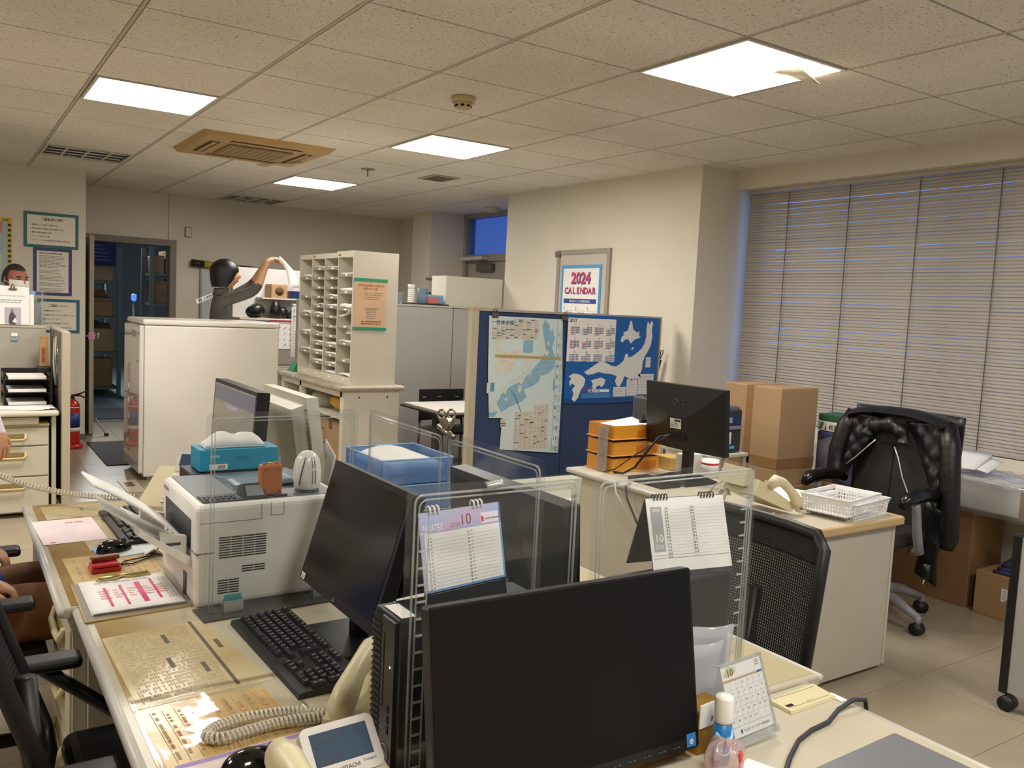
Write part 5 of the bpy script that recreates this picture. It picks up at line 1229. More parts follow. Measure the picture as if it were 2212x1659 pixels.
# clear film over the nearest papers
def film():
    m = clear('film', (.985, .975, .95), 1.42, .0, rough=.05)
    nt = m.node_tree; g = nt.nodes.new('ShaderNodeNewGeometry'); n2 = nt.nodes.new('ShaderNodeTexNoise'); n2.inputs['Scale'].default_value = 11; n2.inputs['Detail'].default_value = 2
    nt.links.new(g.outputs['Position'], n2.inputs['Vector']); bp = nt.nodes.new('ShaderNodeBump'); bp.inputs['Strength'].default_value = .3; bp.inputs['Distance'].default_value = .006; nt.links.new(n2.outputs['Fac'], bp.inputs['Height'])
    for n in nt.nodes:
        if n.type == 'BSDF_GLOSSY': nt.links.new(bp.outputs[0], n.inputs['Normal'])
    return m
solo('clear_film', B(film()).sheet(24, 20, lambda u, v: (.298+.30*u, 1.20+.55*v, D+.004+.0025*math.sin(7*u+5*v)+.002*math.sin(13*v)), .0006), 'wavy clear plastic film over the front papers of the middle left-row desk', 'plastic film')
pinkp = mat('pink_paper', 'f3dfe0', .7)
def ppink(b, fr, W, H_):
    b.rect(fr, .02, .012, .035, .024, .0003, mat('magenta', 'd060a0', .7)); lines(b, fr, W-.09, W-.03, [H_-.05, H_-.06], .006, mat('pink_ink', 'e0847a', .7), .0004)
    for k in range(6): lines(b, fr, .04, W-.06, [H_-.09-.025*k], .003, mat('pink_faint', 'e0cfd4', .7), .0003)
docsheet('pink_slip', 'pale pink slip lying at the front of the far left-row desk', [(.252, 2.969), (.437, 2.975), (.427, 3.288), (.24, 3.283)], pinkp, ppink, D+.002, .001)

# ---- clipboard
cbd = thing('clipboard', 'grey clipboard of papers marked with magenta bars at the desk seam', 'clipboard', (.40, 2.39, D))
zc = D+.0015
b = B(mat('clip_board', '8a8478', .6)); b.hexa([(.278, 2.222, zc), (.528, 2.236, zc), (.524, 2.538, zc), (.281, 2.525, zc)], [(.278, 2.222, zc+.004), (.528, 2.236, zc+.004), (.524, 2.538, zc+.004), (.281, 2.525, zc+.004)]); part('board', b, cbd)
part('board_edge', B(mat('clip_tan', 'b39a68', .6)).tube([(.281, 2.525, zc+.002), (.278, 2.222, zc+.002), (.528, 2.236, zc+.002)], .0035, 6), cbd)
for k, (dx, cu) in enumerate(((0, 0), (.002, .003), (.004, .006))):
    b = B(paper_m); b.sheet(6, 8, lambda u, v: (.296+.215*u+dx, 2.255+.272*v-.003*k, zc+.0055+.0018*k+cu*(1-v)**3*(.3+u*.2)), .0012); part('paper', b, cbd)
fr = Fr((.300, 2.254, zc+.0115), (1, .01, 0), (0, 1, 0)); b = B(mat('magenta_bar', 'd64a86', .6))
for (x, y0, y1, t_) in ((.045, .03, .185, .007), (.085, .03, .195, .006), (.125, .035, .205, .013), (.165, .05, .22, .007)): b.rect(fr, x, y0, x+t_, y1, .0003)
for k in range(5): lines(b, fr, .03+.035*k, .06+.035*k, [.10+.02*q for q in range(4)], .004, mat('pink_ink', 'e0847a'), .0004)
for k in range(3): b.rect(fr, .19+.008*k, .04, .1912+.008*k, .22, .0003, inkg_m)
for k in range(6): b.rect(fr, .19, .05+.03*k, .206, .0512+.03*k, .0003, inkg_m)
lines(b, fr, .03, .18, [.232], .004, inkg_m, .0004); part('print', b, cbd)
b = B(mat('brass', 'c9b77a', .25, metal=.8)); b.tube([(.345, 2.522, zc+.012), (.475, 2.528, zc+.014)], .005, 8); b.tube([(.34, 2.515, zc+.010), (.345, 2.50, zc+.013), (.39, 2.505, zc+.012), (.405, 2.52, zc+.013), (.43, 2.508, zc+.012), (.475, 2.512, zc+.013), (.48, 2.526, zc+.013)], .0022, 6); part('clip', b, cbd)

# ---- keyboards
def keyboard(label, cx, cy, rz, group='black keyboards'):
    t = thing('keyboard', label, 'keyboard', (cx, cy, D+.001), rz, group)
    b = B(black_m); b.hexa([(-.232, -.075, 0), (.232, -.075, 0), (.232, .075, 0), (-.232, .075, 0)], [(-.230, -.073, .012), (.230, -.073, .012), (.230, .070, .022), (-.230, .070, .022)]); part('body', b, t, False)
    rows_ = [(.052, [(-.222, 1)]+[(-.184+.0185*k+(.010*(k//4)), 1) for k in range(12)]+[(.078+.0185*k, 1) for k in range(3)])]
    keys = []
    def z_of(y): return .0125+(y+.073)/.143*.0095
    for x, w_ in rows_[0][1]: keys.append((x, .055, w_*.0165, .014))
    for k in range(13): keys.append((-.222+.019*k, .030, .0165, .0165))
    keys.append((.030, .030, .030, .0165))
    keys.append((-.222, .011, .026, .0165)); keys += [(-.193+.019*k, .011, .0165, .0165) for k in range(12)]
    keys.append((.038, .0015, .022, .036))
    keys.append((-.222, -.008, .031, .0165)); keys += [(-.188+.019*k, -.008, .0165, .0165) for k in range(11)]
    keys.append((-.222, -.027, .040, .0165)); keys += [(-.179+.019*k, -.027, .0165, .0165) for k in range(10)]; keys.append((.012, -.027, .048, .0165))
    x = -.222
    for w_ in (.022, .022, .022, .022, .062, .022, .022, .022, .022, .022): keys.append((x, -.047, w_-.0025, .0165)); x += w_
    for r_ in range(2): keys += [(.078+.019*k, .030-.019*r_, .0165, .0165) for k in range(3)]
    keys.append((.097, -.027, .0165, .0165)); keys += [(.078+.019*k, -.047, .0165, .0165) for k in range(3)]
    for r_ in range(4): keys += [(.146+.019*k, .030-.019*r_, .0165, .0165) for k in range(3)]
    keys += [(.146, -.047, .0355, .0165), (.184, -.047, .0165, .0165), (.203, .030, .0165, .0165), (.203, .0015, .0165, .036), (.203, -.0365, .0165, .036)]
    cache = {}
    for (x, y, w_, d_) in keys:
        kk = (round(w_, 4), round(d_, 4))
        if kk not in cache:
            q = B(mat('keycap', '1d1d20', .45)); q.hexa([(0, 0, 0), (w_, 0, 0), (w_, d_, 0), (0, d_, 0)], [(.002, .0015, .0075), (w_-.002, .0015, .0075), (w_-.002, d_-.003, .0075), (.002, d_-.003, .0075)])
            fr = Fr((.003, .002, .0075), (1, 0, 0), (0, 1, 0))
            q.rect(fr, .0015, d_*.52, .0045, d_*.68, .0001, mat('key_legend', 'b9b9bd', .6))
            if w_ < .018: q.rect(fr, .006, d_*.16, .0085, d_*.30, .0001, mat('key_legend', 'b9b9bd'))
            cache[kk] = q.mesh('key')
        o = lk('key', cache[kk], t, False); o.location = (x, y-.006, z_of(y))
    return t
keyboard('black keyboard on the middle left-row desk in front of the dark monitor', .660, 1.835, -PI/2+.02)
keyboard('black keyboard on the far left-row desk under the printer paper', .535, 3.10, -PI/2+.02)

# ---- mice, pads, ink pad, tissue
def mouse(label, x, y, rz, s=1):
    t = thing('computer_mouse', label, 'mouse', (x, y, D+.002), rz, 'black computer mice')
    def f(u, v):
        a = 2*PI*u; r = math.sin(PI/2*v)
        X = .055*math.cos(a)*r; Y = .031*math.sin(a)*r*(1-.12*math.cos(a))
        return (X*s, Y*s, s*(.036*math.cos(PI/2*v)**.8*(1-.25*X/.055) if v < 1 else 0))
    part('shell', B(blackg_m).grid(28, 12, f, cu=True), t, False)
    part('wheel', B(mat('wheel', '2b2b2d', .6)).cyl((.030*s, -.004, .028*s), (.030*s, .004, .028*s), .008, n=12), t, False)
    return t
mouse('glossy black mouse behind the red ink pad', .432, 2.825, .35)
mouse('glossy black mouse beside the display telephone in the foreground', .435, 1.385, .25, 1.15)
docsheet('mouse_pad_sheet', 'white blue-edged sheet under the far black mouse', [(.385, 2.74), (.60, 2.78), (.59, 2.90), (.375, 2.885)], mat('pad_white', 'dfe6ea', .5), lambda b, fr, W, H_: (b.rect(fr, 0, 0, W, .008, .0003, mat('pad_blue', '6fb4dc', .5)), b.rect(fr, 0, 0, .018, H_, .0003, mat('pad_blue', '6fb4dc'))), D+.002, .001)
docsheet('mouse_pad_sheet', 'floral mouse pad with a lilac edge under the foreground mouse', [(.33, 1.30), (.58, 1.31), (.57, 1.47), (.32, 1.455)], mat('pad_floral', 'e4d8de', .5, col2='d9b9a0', scale=14, contrast=(.5, .7)), lambda b, fr, W, H_: b.rect(fr, 0, H_-.012, W, H_, .0003, mat('pad_lilac', '9c86c4', .5)), D+.0045, .0015)
ip = thing('ink_pad', 'red plastic ink pad case with a brown stamp on top', 'ink pad', (.378, 2.635, D))
rp = mat('red_plastic', 'b51f20', .3, coat=.3)
part('base', B(rp).at((.378, 2.635, D+.002), .05).bb(-.040, .040, -.028, .028, 0, .014, .004), ip); part('lid', B(rp).at((.378, 2.635, D+.002), .05).bb(-.038, .038, -.026, .026, .014, .024, .005), ip)
b = B(mat('stamp_wood', '8a4a32', .45, var=.15, scale=30)); b.at((.382, 2.655, D+.027), .12).bb(-.038, .038, -.012, .012, 0, .014, .004); solo('rubber_stamp', b, 'brown wooden stamp lying on the red ink pad case', 'stamp')
b = B(paper_m); b.sheet(7, 6, lambda u, v: (.50+.08*u, 2.71+.075*v, D+.012+.018*math.sin(5*u+4*v)*math.sin(PI*u)+.01*v), .0015); solo('crumpled_tissue', b, 'crumpled white tissue by the printer foot', 'tissue')
b = B(black_m); b.tube([(.585, 2.87, D+.02), (.58, 2.80, D+.05), (.555, 2.74, D+.03), (.51, 2.70, D+.006), (.455, 2.655, D+.006), (.425, 2.665, D+.006), (.44, 2.69, D+.006), (.51, 2.715, D+.006)], .0022, 6); solo('thin_cable', b, 'thin black cable looping on the desk left of the printer', 'cable')

# ---- printer
pr = thing('laser_printer', 'white laser printer with vent slots behind the acrylic screen', 'printer', (.73, 2.41, D))
pwm = mat('printer_white', 'eeece6', .35); pgm = mat('printer_grey', '6f7478', .4); pdk = mat('printer_dark', '3b3d42', .4)
part('body', B(pwm).bb(.529, .935, 2.203, 2.61, D+.002, .962, .016, 3), pr)
part('seam', B(mat('seam_grey', '77777a', .6)).bb(.5275, .575, 2.2022, 2.60, .835, .8375), pr)
part('top_panel', B(pgm).bb(.548, .915, 2.225, 2.595, .958, .9635, .006), pr)
part('output_well', B(pdk).bb(.66, .90, 2.33, 2.58, .9632, .9642), pr)
part('output_ramp', B(mat('printer_teal', '566f7c', .35)).sheet(6, 4, lambda u, v: (.66+.22*u, 2.36+.2*v, .9645+.012*u*u), .002), pr)
fr = Fr((.530, 2.2022, D), (1, 0, 0), (0, 0, 1))
for (x0, x1, z0, n) in ((.055, .18, .130, 9), (.115, .178, .088, 3), (.053, .11, .036, 6)):
    for k in range(n):
        z = z0+.0066*k
        for q in range(4 if x1-x0 > .1 else 2):
            c = 4 if x1-x0 > .1 else 2; a = x0+(x1-x0)*q/c; part('vent_slot', B(mat('slot_black', '232326', .7)).prism(fr, [(a+.001, z), (a+(x1-x0)/c-.001, z), (a+(x1-x0)/c-.001, z+.0028), (a+.001, z+.0028)], 0, .0008), pr)
for (x0, z0, x1, z1) in ((.005, .225, .165, .226), (.165, .225, .166, .268), (.19, .232, .225, .2332), (.19, .232, .191, .268), (.225, .232, .226, .268)): part('panel_line', B(mat('seam_grey', '77777a')).prism(fr, [(x0, z0), (x1, z0), (x1, z1), (x0, z1)], 0, .0006), pr)
cp = part('control_panel', B(mat('printer_dark', '3b3d42')).bb(.552, .655, 2.225, 2.30, .963, .968, .003), pr)
for k in range(12): sub('button', B(mat('btn', '24262a', .4)).bb(.558+.014*(k % 6), .568+.014*(k % 6), 2.235+.022*(k//6), 2.25+.022*(k//6), .968, .971, .002), cp)
lc = part('lcd_panel', B(mat('printer_dark', '3b3d42')).hexa([(.655, 2.225, .964), (.72, 2.225, .964), (.72, 2.30, .964), (.655, 2.30, .964)], [(.66, 2.26, 1.0), (.71, 2.26, 1.0), (.712, 2.29, .99), (.658, 2.29, .99)]), pr)
sub('lcd_screen', B(mat('lcd', '8b9096', .25)).add([(.664, 2.2315, .972), (.712, 2.2315, .972), (.707, 2.2545, .9955), (.665, 2.2545, .9955)], [(0, 1, 2, 3)]), lc)
part('front_opening', B(pdk).bb(.5275, .531, 2.26, 2.56, .84, .915), pr)
b = B(pwm); b.hexa([(.530, 2.25, .79), (.532, 2.25, .815), (.532, 2.57, .815), (.530, 2.57, .79)], [(.40, 2.26, .885), (.405, 2.26, .895), (.405, 2.56, .895), (.40, 2.56, .885)]); part('bypass_tray', b, pr)
part('tray_extension', B(pwm).hexa([(.41, 2.33, .885), (.41, 2.33, .895), (.41, 2.50, .895), (.41, 2.50, .885)], [(.33, 2.33, .945), (.33, 2.33, .950), (.33, 2.50, .950), (.33, 2.50, .945)]), pr)
for y in (2.268, 2.535): part('paper_guide', B(mat('guide', 'd6d4ce', .4)).hexa([(.455, y, .86), (.455, y+.02, .86), (.52, y+.02, .82), (.52, y, .82)], [(.455, y, .885), (.455, y+.02, .885), (.52, y+.02, .87), (.52, y, .87)]), pr)
part('guide_slot', B(pdk).bb(.465, .505, 2.2645, 2.267, .850, .856), pr)
part('paper_tray_window', B(pdk).bb(.5265, .5285, 2.30, 2.33, .70, .76), pr)
frp = Fr((.5283, 2.59, .905), (0, -1, 0), (0, 0, 1)); bt = B(mat('brand_grey', '6d4a4a', .5)); bt.text(frp, 'KYOCERA', .0, .03, .014, .0006, None, 'l', .02); part('logo_print', bt, pr)
b = B(paper_m); b.sheet(8, 5, lambda u, v: (.528-.228*u, 2.285+.215*v, .848+.163*u+.012*math.sin(PI*u)+.008*u*(1-v)), .006); solo('printer_paper', b, 'thick fan of white paper sloping up out of the printer bypass tray', 'paper')

# things on the printer
og = thing('orange_timer', 'orange upright plastic gadget with coloured buttons on the printer', 'gadget', (.70, 2.245, .964))
om = mat('orange_plastic', 'b9703f', .45)
T0 = (.735, 2.262, .964)
part('body', B(om).at(T0, .12).bb(-.031, .031, -.014, .014, 0, .086, .007, 3), og)
for (x, c) in ((-.018, '3c5fa8'), (0, 'c9a42c'), (.018, 'b8352e')): part('button', B(mat('og'+c, c, .4)).at(T0, .12).bb(x-.006, x+.006, -.006, .006, .086, .090, .002), og)
for (x, z) in ((-.02, .012), (.02, .012), (-.02, .072), (.02, .072)): part('screw', B(mat('og_screw', '8f5630', .5)).at(T0, .12).cyl((x, -.0145, z), (x, -.013, z), .0028, n=8), og)
for k in range(6): part('speaker_hole', B(mat('og_hole', '6b3f24', .7)).at(T0, .12).cyl((.006*math.cos(k*1.047), -.0148, .046+.006*math.sin(k*1.047)), (.006*math.cos(k*1.047), -.013, .046+.006*math.sin(k*1.047)), .0012, n=6), og)
eg = thing('air_purifier', 'white egg-shaped purifier with slots standing on the printer', 'air purifier', (.835, 2.265, .964))
EC = (.848, 2.285, .966)
part('shell', B(mat('egg_white', 'eceae3', .22, coat=.4)).lathe([(.030, 0), (.036, .008), (.040, .035), (.039, .062), (.033, .088), (.022, .104), (.010, .110), (.002, .1115)], EC, 32, sx=1.0, sy=.9), eg)
part('base_ring', B(pdk).lathe([(.034, -.002), (.034, .001)], EC, 24), eg)
sl_m = mat('egg_slot', '8d8a86', .5)
for q, a in enumerate((-1.50, -1.28)):
    for (z0, z1) in ((.022, .060), (.066, .092)):
        b = B(sl_m); n = 6
        pts = [(z0+(z1-z0)*k/n) for k in range(n+1)]
        def rad(z): return .0405*math.sqrt(max(.05, 1-((z-.045)/.070)**2)) if z > .045 else .0405
        b.tube([(EC[0]+rad(z)*math.cos(a), EC[1]+.9*rad(z)*math.sin(a), EC[2]+z) for z in pts], .0016, 6); part('air_slot', b, eg)
b = B(pdk); b.tube([(EC[0]+.0405*math.sqrt(max(.03, 1-((z-.045)/.070)**2))*math.cos(-2.55+.5*(z/.1)), EC[1]+.9*.0405*math.sqrt(max(.03, 1-((z-.045)/.070)**2))*math.sin(-2.55+.5*(z/.1)), EC[2]+z) for z in (.02, .035, .05, .065, .08, .095)], .0018, 6); part('seam_line', b, eg)
solo('toner_slot_card', B(pdk).bb(.735, .775, 2.232, 2.246, .964, .970, .002), 'small dark pad at the foot of the orange gadget', 'pad')

# ---- black PC behind the printer with tissue box
b = thing('desktop_computer', 'low black computer case behind the printer under the tissue box', 'computer', (.78, 2.74, D))
part('case', B(black_m).bb(.62, .93, 2.655, 2.815, D, .952, .004), b)
tx = thing('tissue_box', 'turquoise tissue box with tissue pulled out, behind the printer', 'tissue box', (.77, 2.74, .953))
tqm = mat('turquoise', '1c93b5', .4)
part('box', B(tqm).bb(.648, .895, 2.675, 2.79, .954, 1.022, .002), tx)
fr = Fr((.648, 2.674, .954), (1, 0, 0), (0, 0, 1)); pb_ = B(white_m); pb_.text(fr, 'nepia', .03, .043, .014, .0006, mat('tq_pale', 'bfe4ee', .5), 'l', .02); pb_.rect(fr, .03, .005, .085, .022, .0005, paper_m); lines(pb_, fr, .055, .082, [.010, .016], .003, ink_m, .001); pb_.line(fr, .11, .004, .11, .030, .0008, .0006, mat('tq_dark', '14708c', .5)); pb_.line(fr, .11, .030, .17, .032, .0008, .0006, mat('tq_dark', '14708c')); lines(pb_, fr, .11, .16, [.04], .004, mat('tq_dark', '14708c'), .0008); part('print', pb_, tx)
b = B(paper_m)
for k in range(2): b.sheet(12, 8, lambda u, v: (.668+.19*u, 2.69+.08*v, 1.024+.045*math.sin(PI*u)**.6*math.sin(PI*v)*(1+.25*math.sin(11*u+5*k)+.2*math.sin(9*v))+.006*k), .0012)
part('tissue', b, tx)

# ---- monitors
def monitor(label, TL, TR, BR, BL, bezel=.012, chin=.02, th=.03, base=None, basez=D, stand=True, screen=screen_m, frame=None, back='flat', group='computer monitors', sname='computer_monitor'):
    """corners of the front face as seen by its user"""
    TL, TR, BR, BL = map(V, (TL, TR, BR, BL)); c = (TL+TR+BR+BL)/4
    x = (TR-TL).normalized(); y = (TL-BL).normalized(); n = x.cross(y)
    W = (TR-TL).length; Hh = (TL-BL).length; fr = Fr(BL, x, y); frame = frame or black_m
    bc = V(base) if base else c-n*.08
    t = thing(sname, label, 'monitor', (bc.x, bc.y, basez), group=group)
    part('housing', B(frame).prism(fr, [(.004, 0), (W-.004, 0), (W, .004), (W, Hh-.004), (W-.004, Hh), (.004, Hh), (0, Hh-.004), (0, .004)], -th, 0), t)
    part('screen', B(screen).prism(fr, [(bezel, chin), (W-bezel, chin), (W-bezel, Hh-bezel), (bezel, Hh-bezel)], 0, .0008), t)
    if stand:
        part('neck', B(frame).tube([c-n*(th+.02)+V((0, 0, .0)), V((bc.x, bc.y, basez+.10)), V((bc.x, bc.y, basez+.006))], [.022, .024, .026], 12), t)
        bb_ = B(frame); ang = math.atan2(x.y, x.x); bb_.at((bc.x, bc.y, basez+.001), ang).bb(-.115, .115, -.09, .11, 0, .014, .005); part('base', bb_, t)
    return t, fr, W, Hh
# foreground monitor
t, fr, W, Hh = monitor('large dark flat monitor filling the foreground, screen to the viewer', (.61, 1.115, 1.039), (1.149, 1.094, 1.039), (1.147, 1.039, .718), (.608, 1.06, .718), .004, .020, .022, (.88, 1.16 if False else 1.13, 0), stand=False, screen=mat('matte_screen', '070707', .45, spec=.25))
part('neck', B(black_m).tube([(.88, 1.105, .90), (.88, 1.125, .80), (.88, 1.125, D+.005)], .022, 12), t); part('base', B(black_m).bb(.77, .99, 1.06, 1.165, D+.0005, D+.014, .005), t)
b = B(mat('energy_blue', '2f86d6', .4)); b.rect(fr, W-.030, .004, W-.008, .028, .0012); b.text(fr, 'e', W-.024, .009, .020, .002, white_m, 'l', .02); part('sticker', b, t)
b = B(mat('osd_grey', '4d4d50', .5))
for k in range(5): b.rect(fr, W-.20+.034*k, .008, W-.192+.034*k, .010, .001); b.rect(fr, W-.189+.034*k, .008, W-.183+.034*k, .011, .001)
part('button_marks', b, t)
# left-row monitor
t, fr, W, Hh = monitor('dark square monitor facing left beside the middle keyboard', (.842, 2.06, 1.09), (.842, 1.62, 1.09), (.754, 1.62, .79), (.752, 2.06, .79), .014, .024, .035, (.825, 1.84, 0))
b = B(white_m); b.rect(fr, .008, .003, .032, .019, .0012); lines(b, fr, .010, .03, [.008, .012], .0016, inkg_m, .0018); b.text(fr, 'LG', W/2-.0, .006, .012, .0012, mat('logo_pale', '9a9a9c', .5), 'c', .01); part('label_print', b, t)
# far left-row monitor (screen lit faintly)
scrA = mat('screen_lit', '5a5866', .3, emit=.25); 
t, fr, W, Hh = monitor('black monitor with a dim window on screen behind the tissue box', (.885, 3.42, 1.175), (.885, 2.88, 1.175), (.865, 2.88, .85), (.865, 3.42, .85), .014, .02, .045, (.885, 3.15, 0), screen=mat('screen_grey', '4a4742', .3, emit=.12))
b = B(scrA); b.rect(fr, .02, Hh-.075, W-.02, Hh-.02, .0011); b.rect(fr, .20, Hh-.095, .33, Hh-.08, .0016, mat('screen_box', '8c8a9c', .3, emit=.2)); part('screen_window', b, t)
# cream ribbed monitor, back to the viewer, right row far
crm = mat('cream_old', 'd6d4c2', .4, var=.03)
def cream_monitor(label, x, y0, y1, z0, z1, rz=0, cx=None, cy=None):
    W = y1-y0; t = thing('cream_monitor', label, 'monitor', (cx if cx is not None else x, cy if cy is not None else (y0+y1)/2, D), rz, 'computer monitors')
    H_ = z1-z0; z0 -= D; z1 -= D; w2 = W/2
    b = B(crm); b.hexa([(0, -w2, z0), (.045, -w2, z0), (.045, w2, z0), (0, w2, z0)], [(-.05, -w2, z1), (-.005, -w2, z1), (-.005, w2, z1), (-.05, w2, z1)]); part('frame', b, t, False)
    part('screen', B(screen_m).add([(.0455, -w2+.02, z0+.03), (.0455, w2-.02, z0+.03), (-.0042, w2-.02, z1-.02), (-.0042, -w2+.02, z1-.02)], [(0, 1, 2, 3)]), t, False)
    b = B(crm); b.hexa([(-.05, -w2+.05, z0+.03), (-.0, -w2+.03, z0+.02), (-.0, w2-.03, z0+.02), (-.05, w2-.05, z0+.03)], [(-.085, -w2+.06, z1-.05), (-.045, -w2+.03, z1-.03), (-.045, w2-.03, z1-.03), (-.085, w2-.06, z1-.05)]); part('back_shell', b, t, False)
    for k in range(16):
        z = z0+.04+(H_-.09)*k/15; xx = -.001-.05*(z-z0)/H_
        part('vent_rib', B(mat('rib_shadow', '8e8a78', .6)).bb(xx-.003, xx+.0, -w2+.008, -w2+.028, z, z+.005), t, False)
    part('neck', B(crm).tube([(-.03, 0, z0+.08), (-.03, 0, .015)], .03, 12), t, False); part('base', B(crm).lathe([(.085, .001), (.085, .012), (.04, .025)], (-.02, 0, 0), 24), t, False)
cream_monitor('cream old monitor with ribbed vents seen from behind, far right row', 1.13, 2.99, 3.50, .80, 1.14, 0, 1.15, 3.25)
cream_monitor('cream old monitor with a slotted edge behind the acrylic screens, right row', 1.25, 1.5, 1.75, .74, 1.062, PI/2, 1.285, 1.80)
# black monitor seen from behind in the right row
t, fr, W, Hh = monitor('black monitor seen from behind through the acrylic screens, right row', (1.135, 1.41, 1.09), (1.135, 1.90, 1.09), (1.155, 1.90, .77), (1.155, 1.41, .77), .012, .02, .045, (1.10, 1.58, 0))
# far island monitor with faceted back
lgm = thing('computer_monitor', 'black faceted-back monitor on the far island desk, turned away', 'monitor', (3.07, 3.0, D), group='computer monitors')
TLb, TRb, BRb, BLb = V((3.02, 3.264, 1.169)), V((3.031, 2.734, 1.169)), V((3.057, 2.735, .85)), V((3.047, 3.265, .85))
fr = Fr(BLb, TRb-TLb, TLb-BLb); W, Hh = .53, .32
part('front_slab', B(black_m).prism(fr, [(0, 0), (W, 0), (W, Hh), (0, Hh)], -.028, 0), lgm)
nb = .030
b = B(black_m); P0 = [fr.p(0, 0), fr.p(W, 0), fr.p(W, Hh), fr.p(0, Hh), fr.p(.18, Hh-.155, nb), fr.p(W-.22, Hh-.155, nb), fr.p(.18, .0, nb*.7), fr.p(W-.22, .0, nb*.7)]
b.add(P0, [(3, 4, 5, 2), (0, 6, 4, 3), (1, 2, 5, 7), (6, 7, 5, 4), (0, 1, 7, 6)]); part('back_shell', b, lgm)
b = B(mat('logo_dim', '4a4a4c', .5)); b.text(fr, 'LG', .245, Hh-.095, .040, .020, None, 'l', .005); b.tube([fr.p(.225+.014*math.cos(a), Hh-.082+.014*math.sin(a), .020) for a in [k*PI/8 for k in range(16)]], .0016, 5, closed=True); part('logo_print', b, lgm)
b = B(white_m); b.rect(fr, .20, .105, .275, .155, nb+.001, mat('label_white', 'dcdad4', .5)); b.rect(fr, .23, .14, .27, .15, nb+.0016, ink_m); lines(b, fr, .205, .26, [.115, .123, .131], .003, ink_m, nb+.0016); part('rating_label', b, lgm)
part('port_recess', B(dark_m).prism(fr, [(.19, .05), (.30, .05), (.30, .075), (.19, .075)], nb*.8, nb+.002), lgm)
part('neck', B(black_m).bb(3.055, 3.095, 2.965, 3.015, D+.01, .93, .006), lgm)
b = B(black_m); b.hexa([(2.95, 2.87, D+.001), (3.20, 2.87, D+.001), (3.20, 3.13, D+.001), (2.95, 3.13, D+.001)], [(3.02, 2.94, D+.035), (3.13, 2.94, D+.035), (3.13, 3.06, D+.035), (3.02, 3.06, D+.035)]); part('base', b, lgm)
b = B(black_m); b.tube([(2.985, 3.01, .925), (2.93, 3.05, .91), (2.90, 3.10, .83), (2.88, 3.16, .74), (2.86, 3.22, .70), (2.84, 3.28, .697)], .006, 8); b.tube([(2.99, 3.03, .92), (2.94, 3.08, .88), (2.87, 3.16, .80), (2.82, 3.24, .72), (2.80, 3.30, .697)], .003, 6); solo('monitor_cable', b, 'black video cable hanging from the back of the far monitor', 'cable')
solo('laptop_dock', B(black_m).bb(2.80, 2.93, 2.88, 3.12, D+.0005, D+.022, .004), 'flat black box beside the far monitor base', 'box')

# ---- towers
def tower(label, x0, x1, y0, y1, top, front):
    t = thing('computer_tower', label, 'computer', ((x0+x1)/2, (y0+y1)/2, D), group='slim computer towers')
    cm = mat('tower_black', '1e1f22', .4)
    part('case', B(cm).bb(x0, x1, y0, y1, D+.002, top, .004), t); part('side_plate', B(mat('tower_top', '4a4b50', .35, metal=.4)).bb(x0+.03, x1-.005, y0+.004, y1-.004, top-.001, top+.001), t)
    fx = x0 if front < 0 else x1
    fr = Fr((fx, y1, D), (0, -1, 0), (0, 0, 1)) if front < 0 else Fr((fx, y0, D), (0, 1, 0), (0, 0, 1)); W = y1-y0; Hh = top-D
    gr = part('front_grille', B(mat('grille_black', '131315', .6)).prism(fr, [(.004, .01), (.040, .01), (.040, Hh-.01), (.004, Hh-.01)], 0, .004), t)
    for k in range(24):
        z = .014+(Hh-.03)*k/24; part('grille_bar', B(cm).prism(fr, [(.004, z), (.040, z+.003), (.040, z+.006), (.004, z+.003)], .004, .007), t)
    part('front_bezel', B(mat('bezel_black', '232427', .35)).prism(fr, [(.042, .006), (W-.003, .006), (W-.003, Hh-.004), (.042, Hh-.004)], 0, .006), t)
    part('drive_slot', B(dark_m).prism(fr, [(.05, .13), (.053, .13), (.053, .26), (.05, .26)], .006, .0066), t)
    for z in (.09, .108, .126): part('usb_port', B(dark_m).prism(fr, [(W-.022, z), (W-.016, z), (W-.016, z+.014), (W-.022, z+.014)], .006, .0068), t)
    b = B(mat('dell_grey', 'a9aaac', .4, metal=.5)); cx, cz = .066, .055; b.tube([fr.p(cx+.014*math.cos(k*PI/10), cz+.014*math.sin(k*PI/10), .0068) for k in range(20)], .0009, 5, closed=True); b.text(fr, 'DELL', cx, cz-.0035, .0095, .0068, None, 'c', .01); part('logo', b, t)
    part('power_led', B(emission('led', (1, 1, 1), 2)).prism(fr, [(.075, .205), (.0775, .205), (.0775, .208), (.075, .208)], .006, .0066), t)
    if front < 0:
        ft = Fr((x0+.01, y0+.01, top+.0012), (0, 1, 0), (-1, 0, 0)); part('label_sticker', B(paper_m).bb(x0+.008, x0+.035, y0+.008, y0+.075, top+.001, top+.0016), t)
    return t
tower('slim black computer tower standing left of the foreground monitor', .618, .905, 1.222, 1.315, .98, -1)
tower('slim dark computer tower under the grey calendar', 1.10, 1.405, 1.215, 1.305, .962, 1)
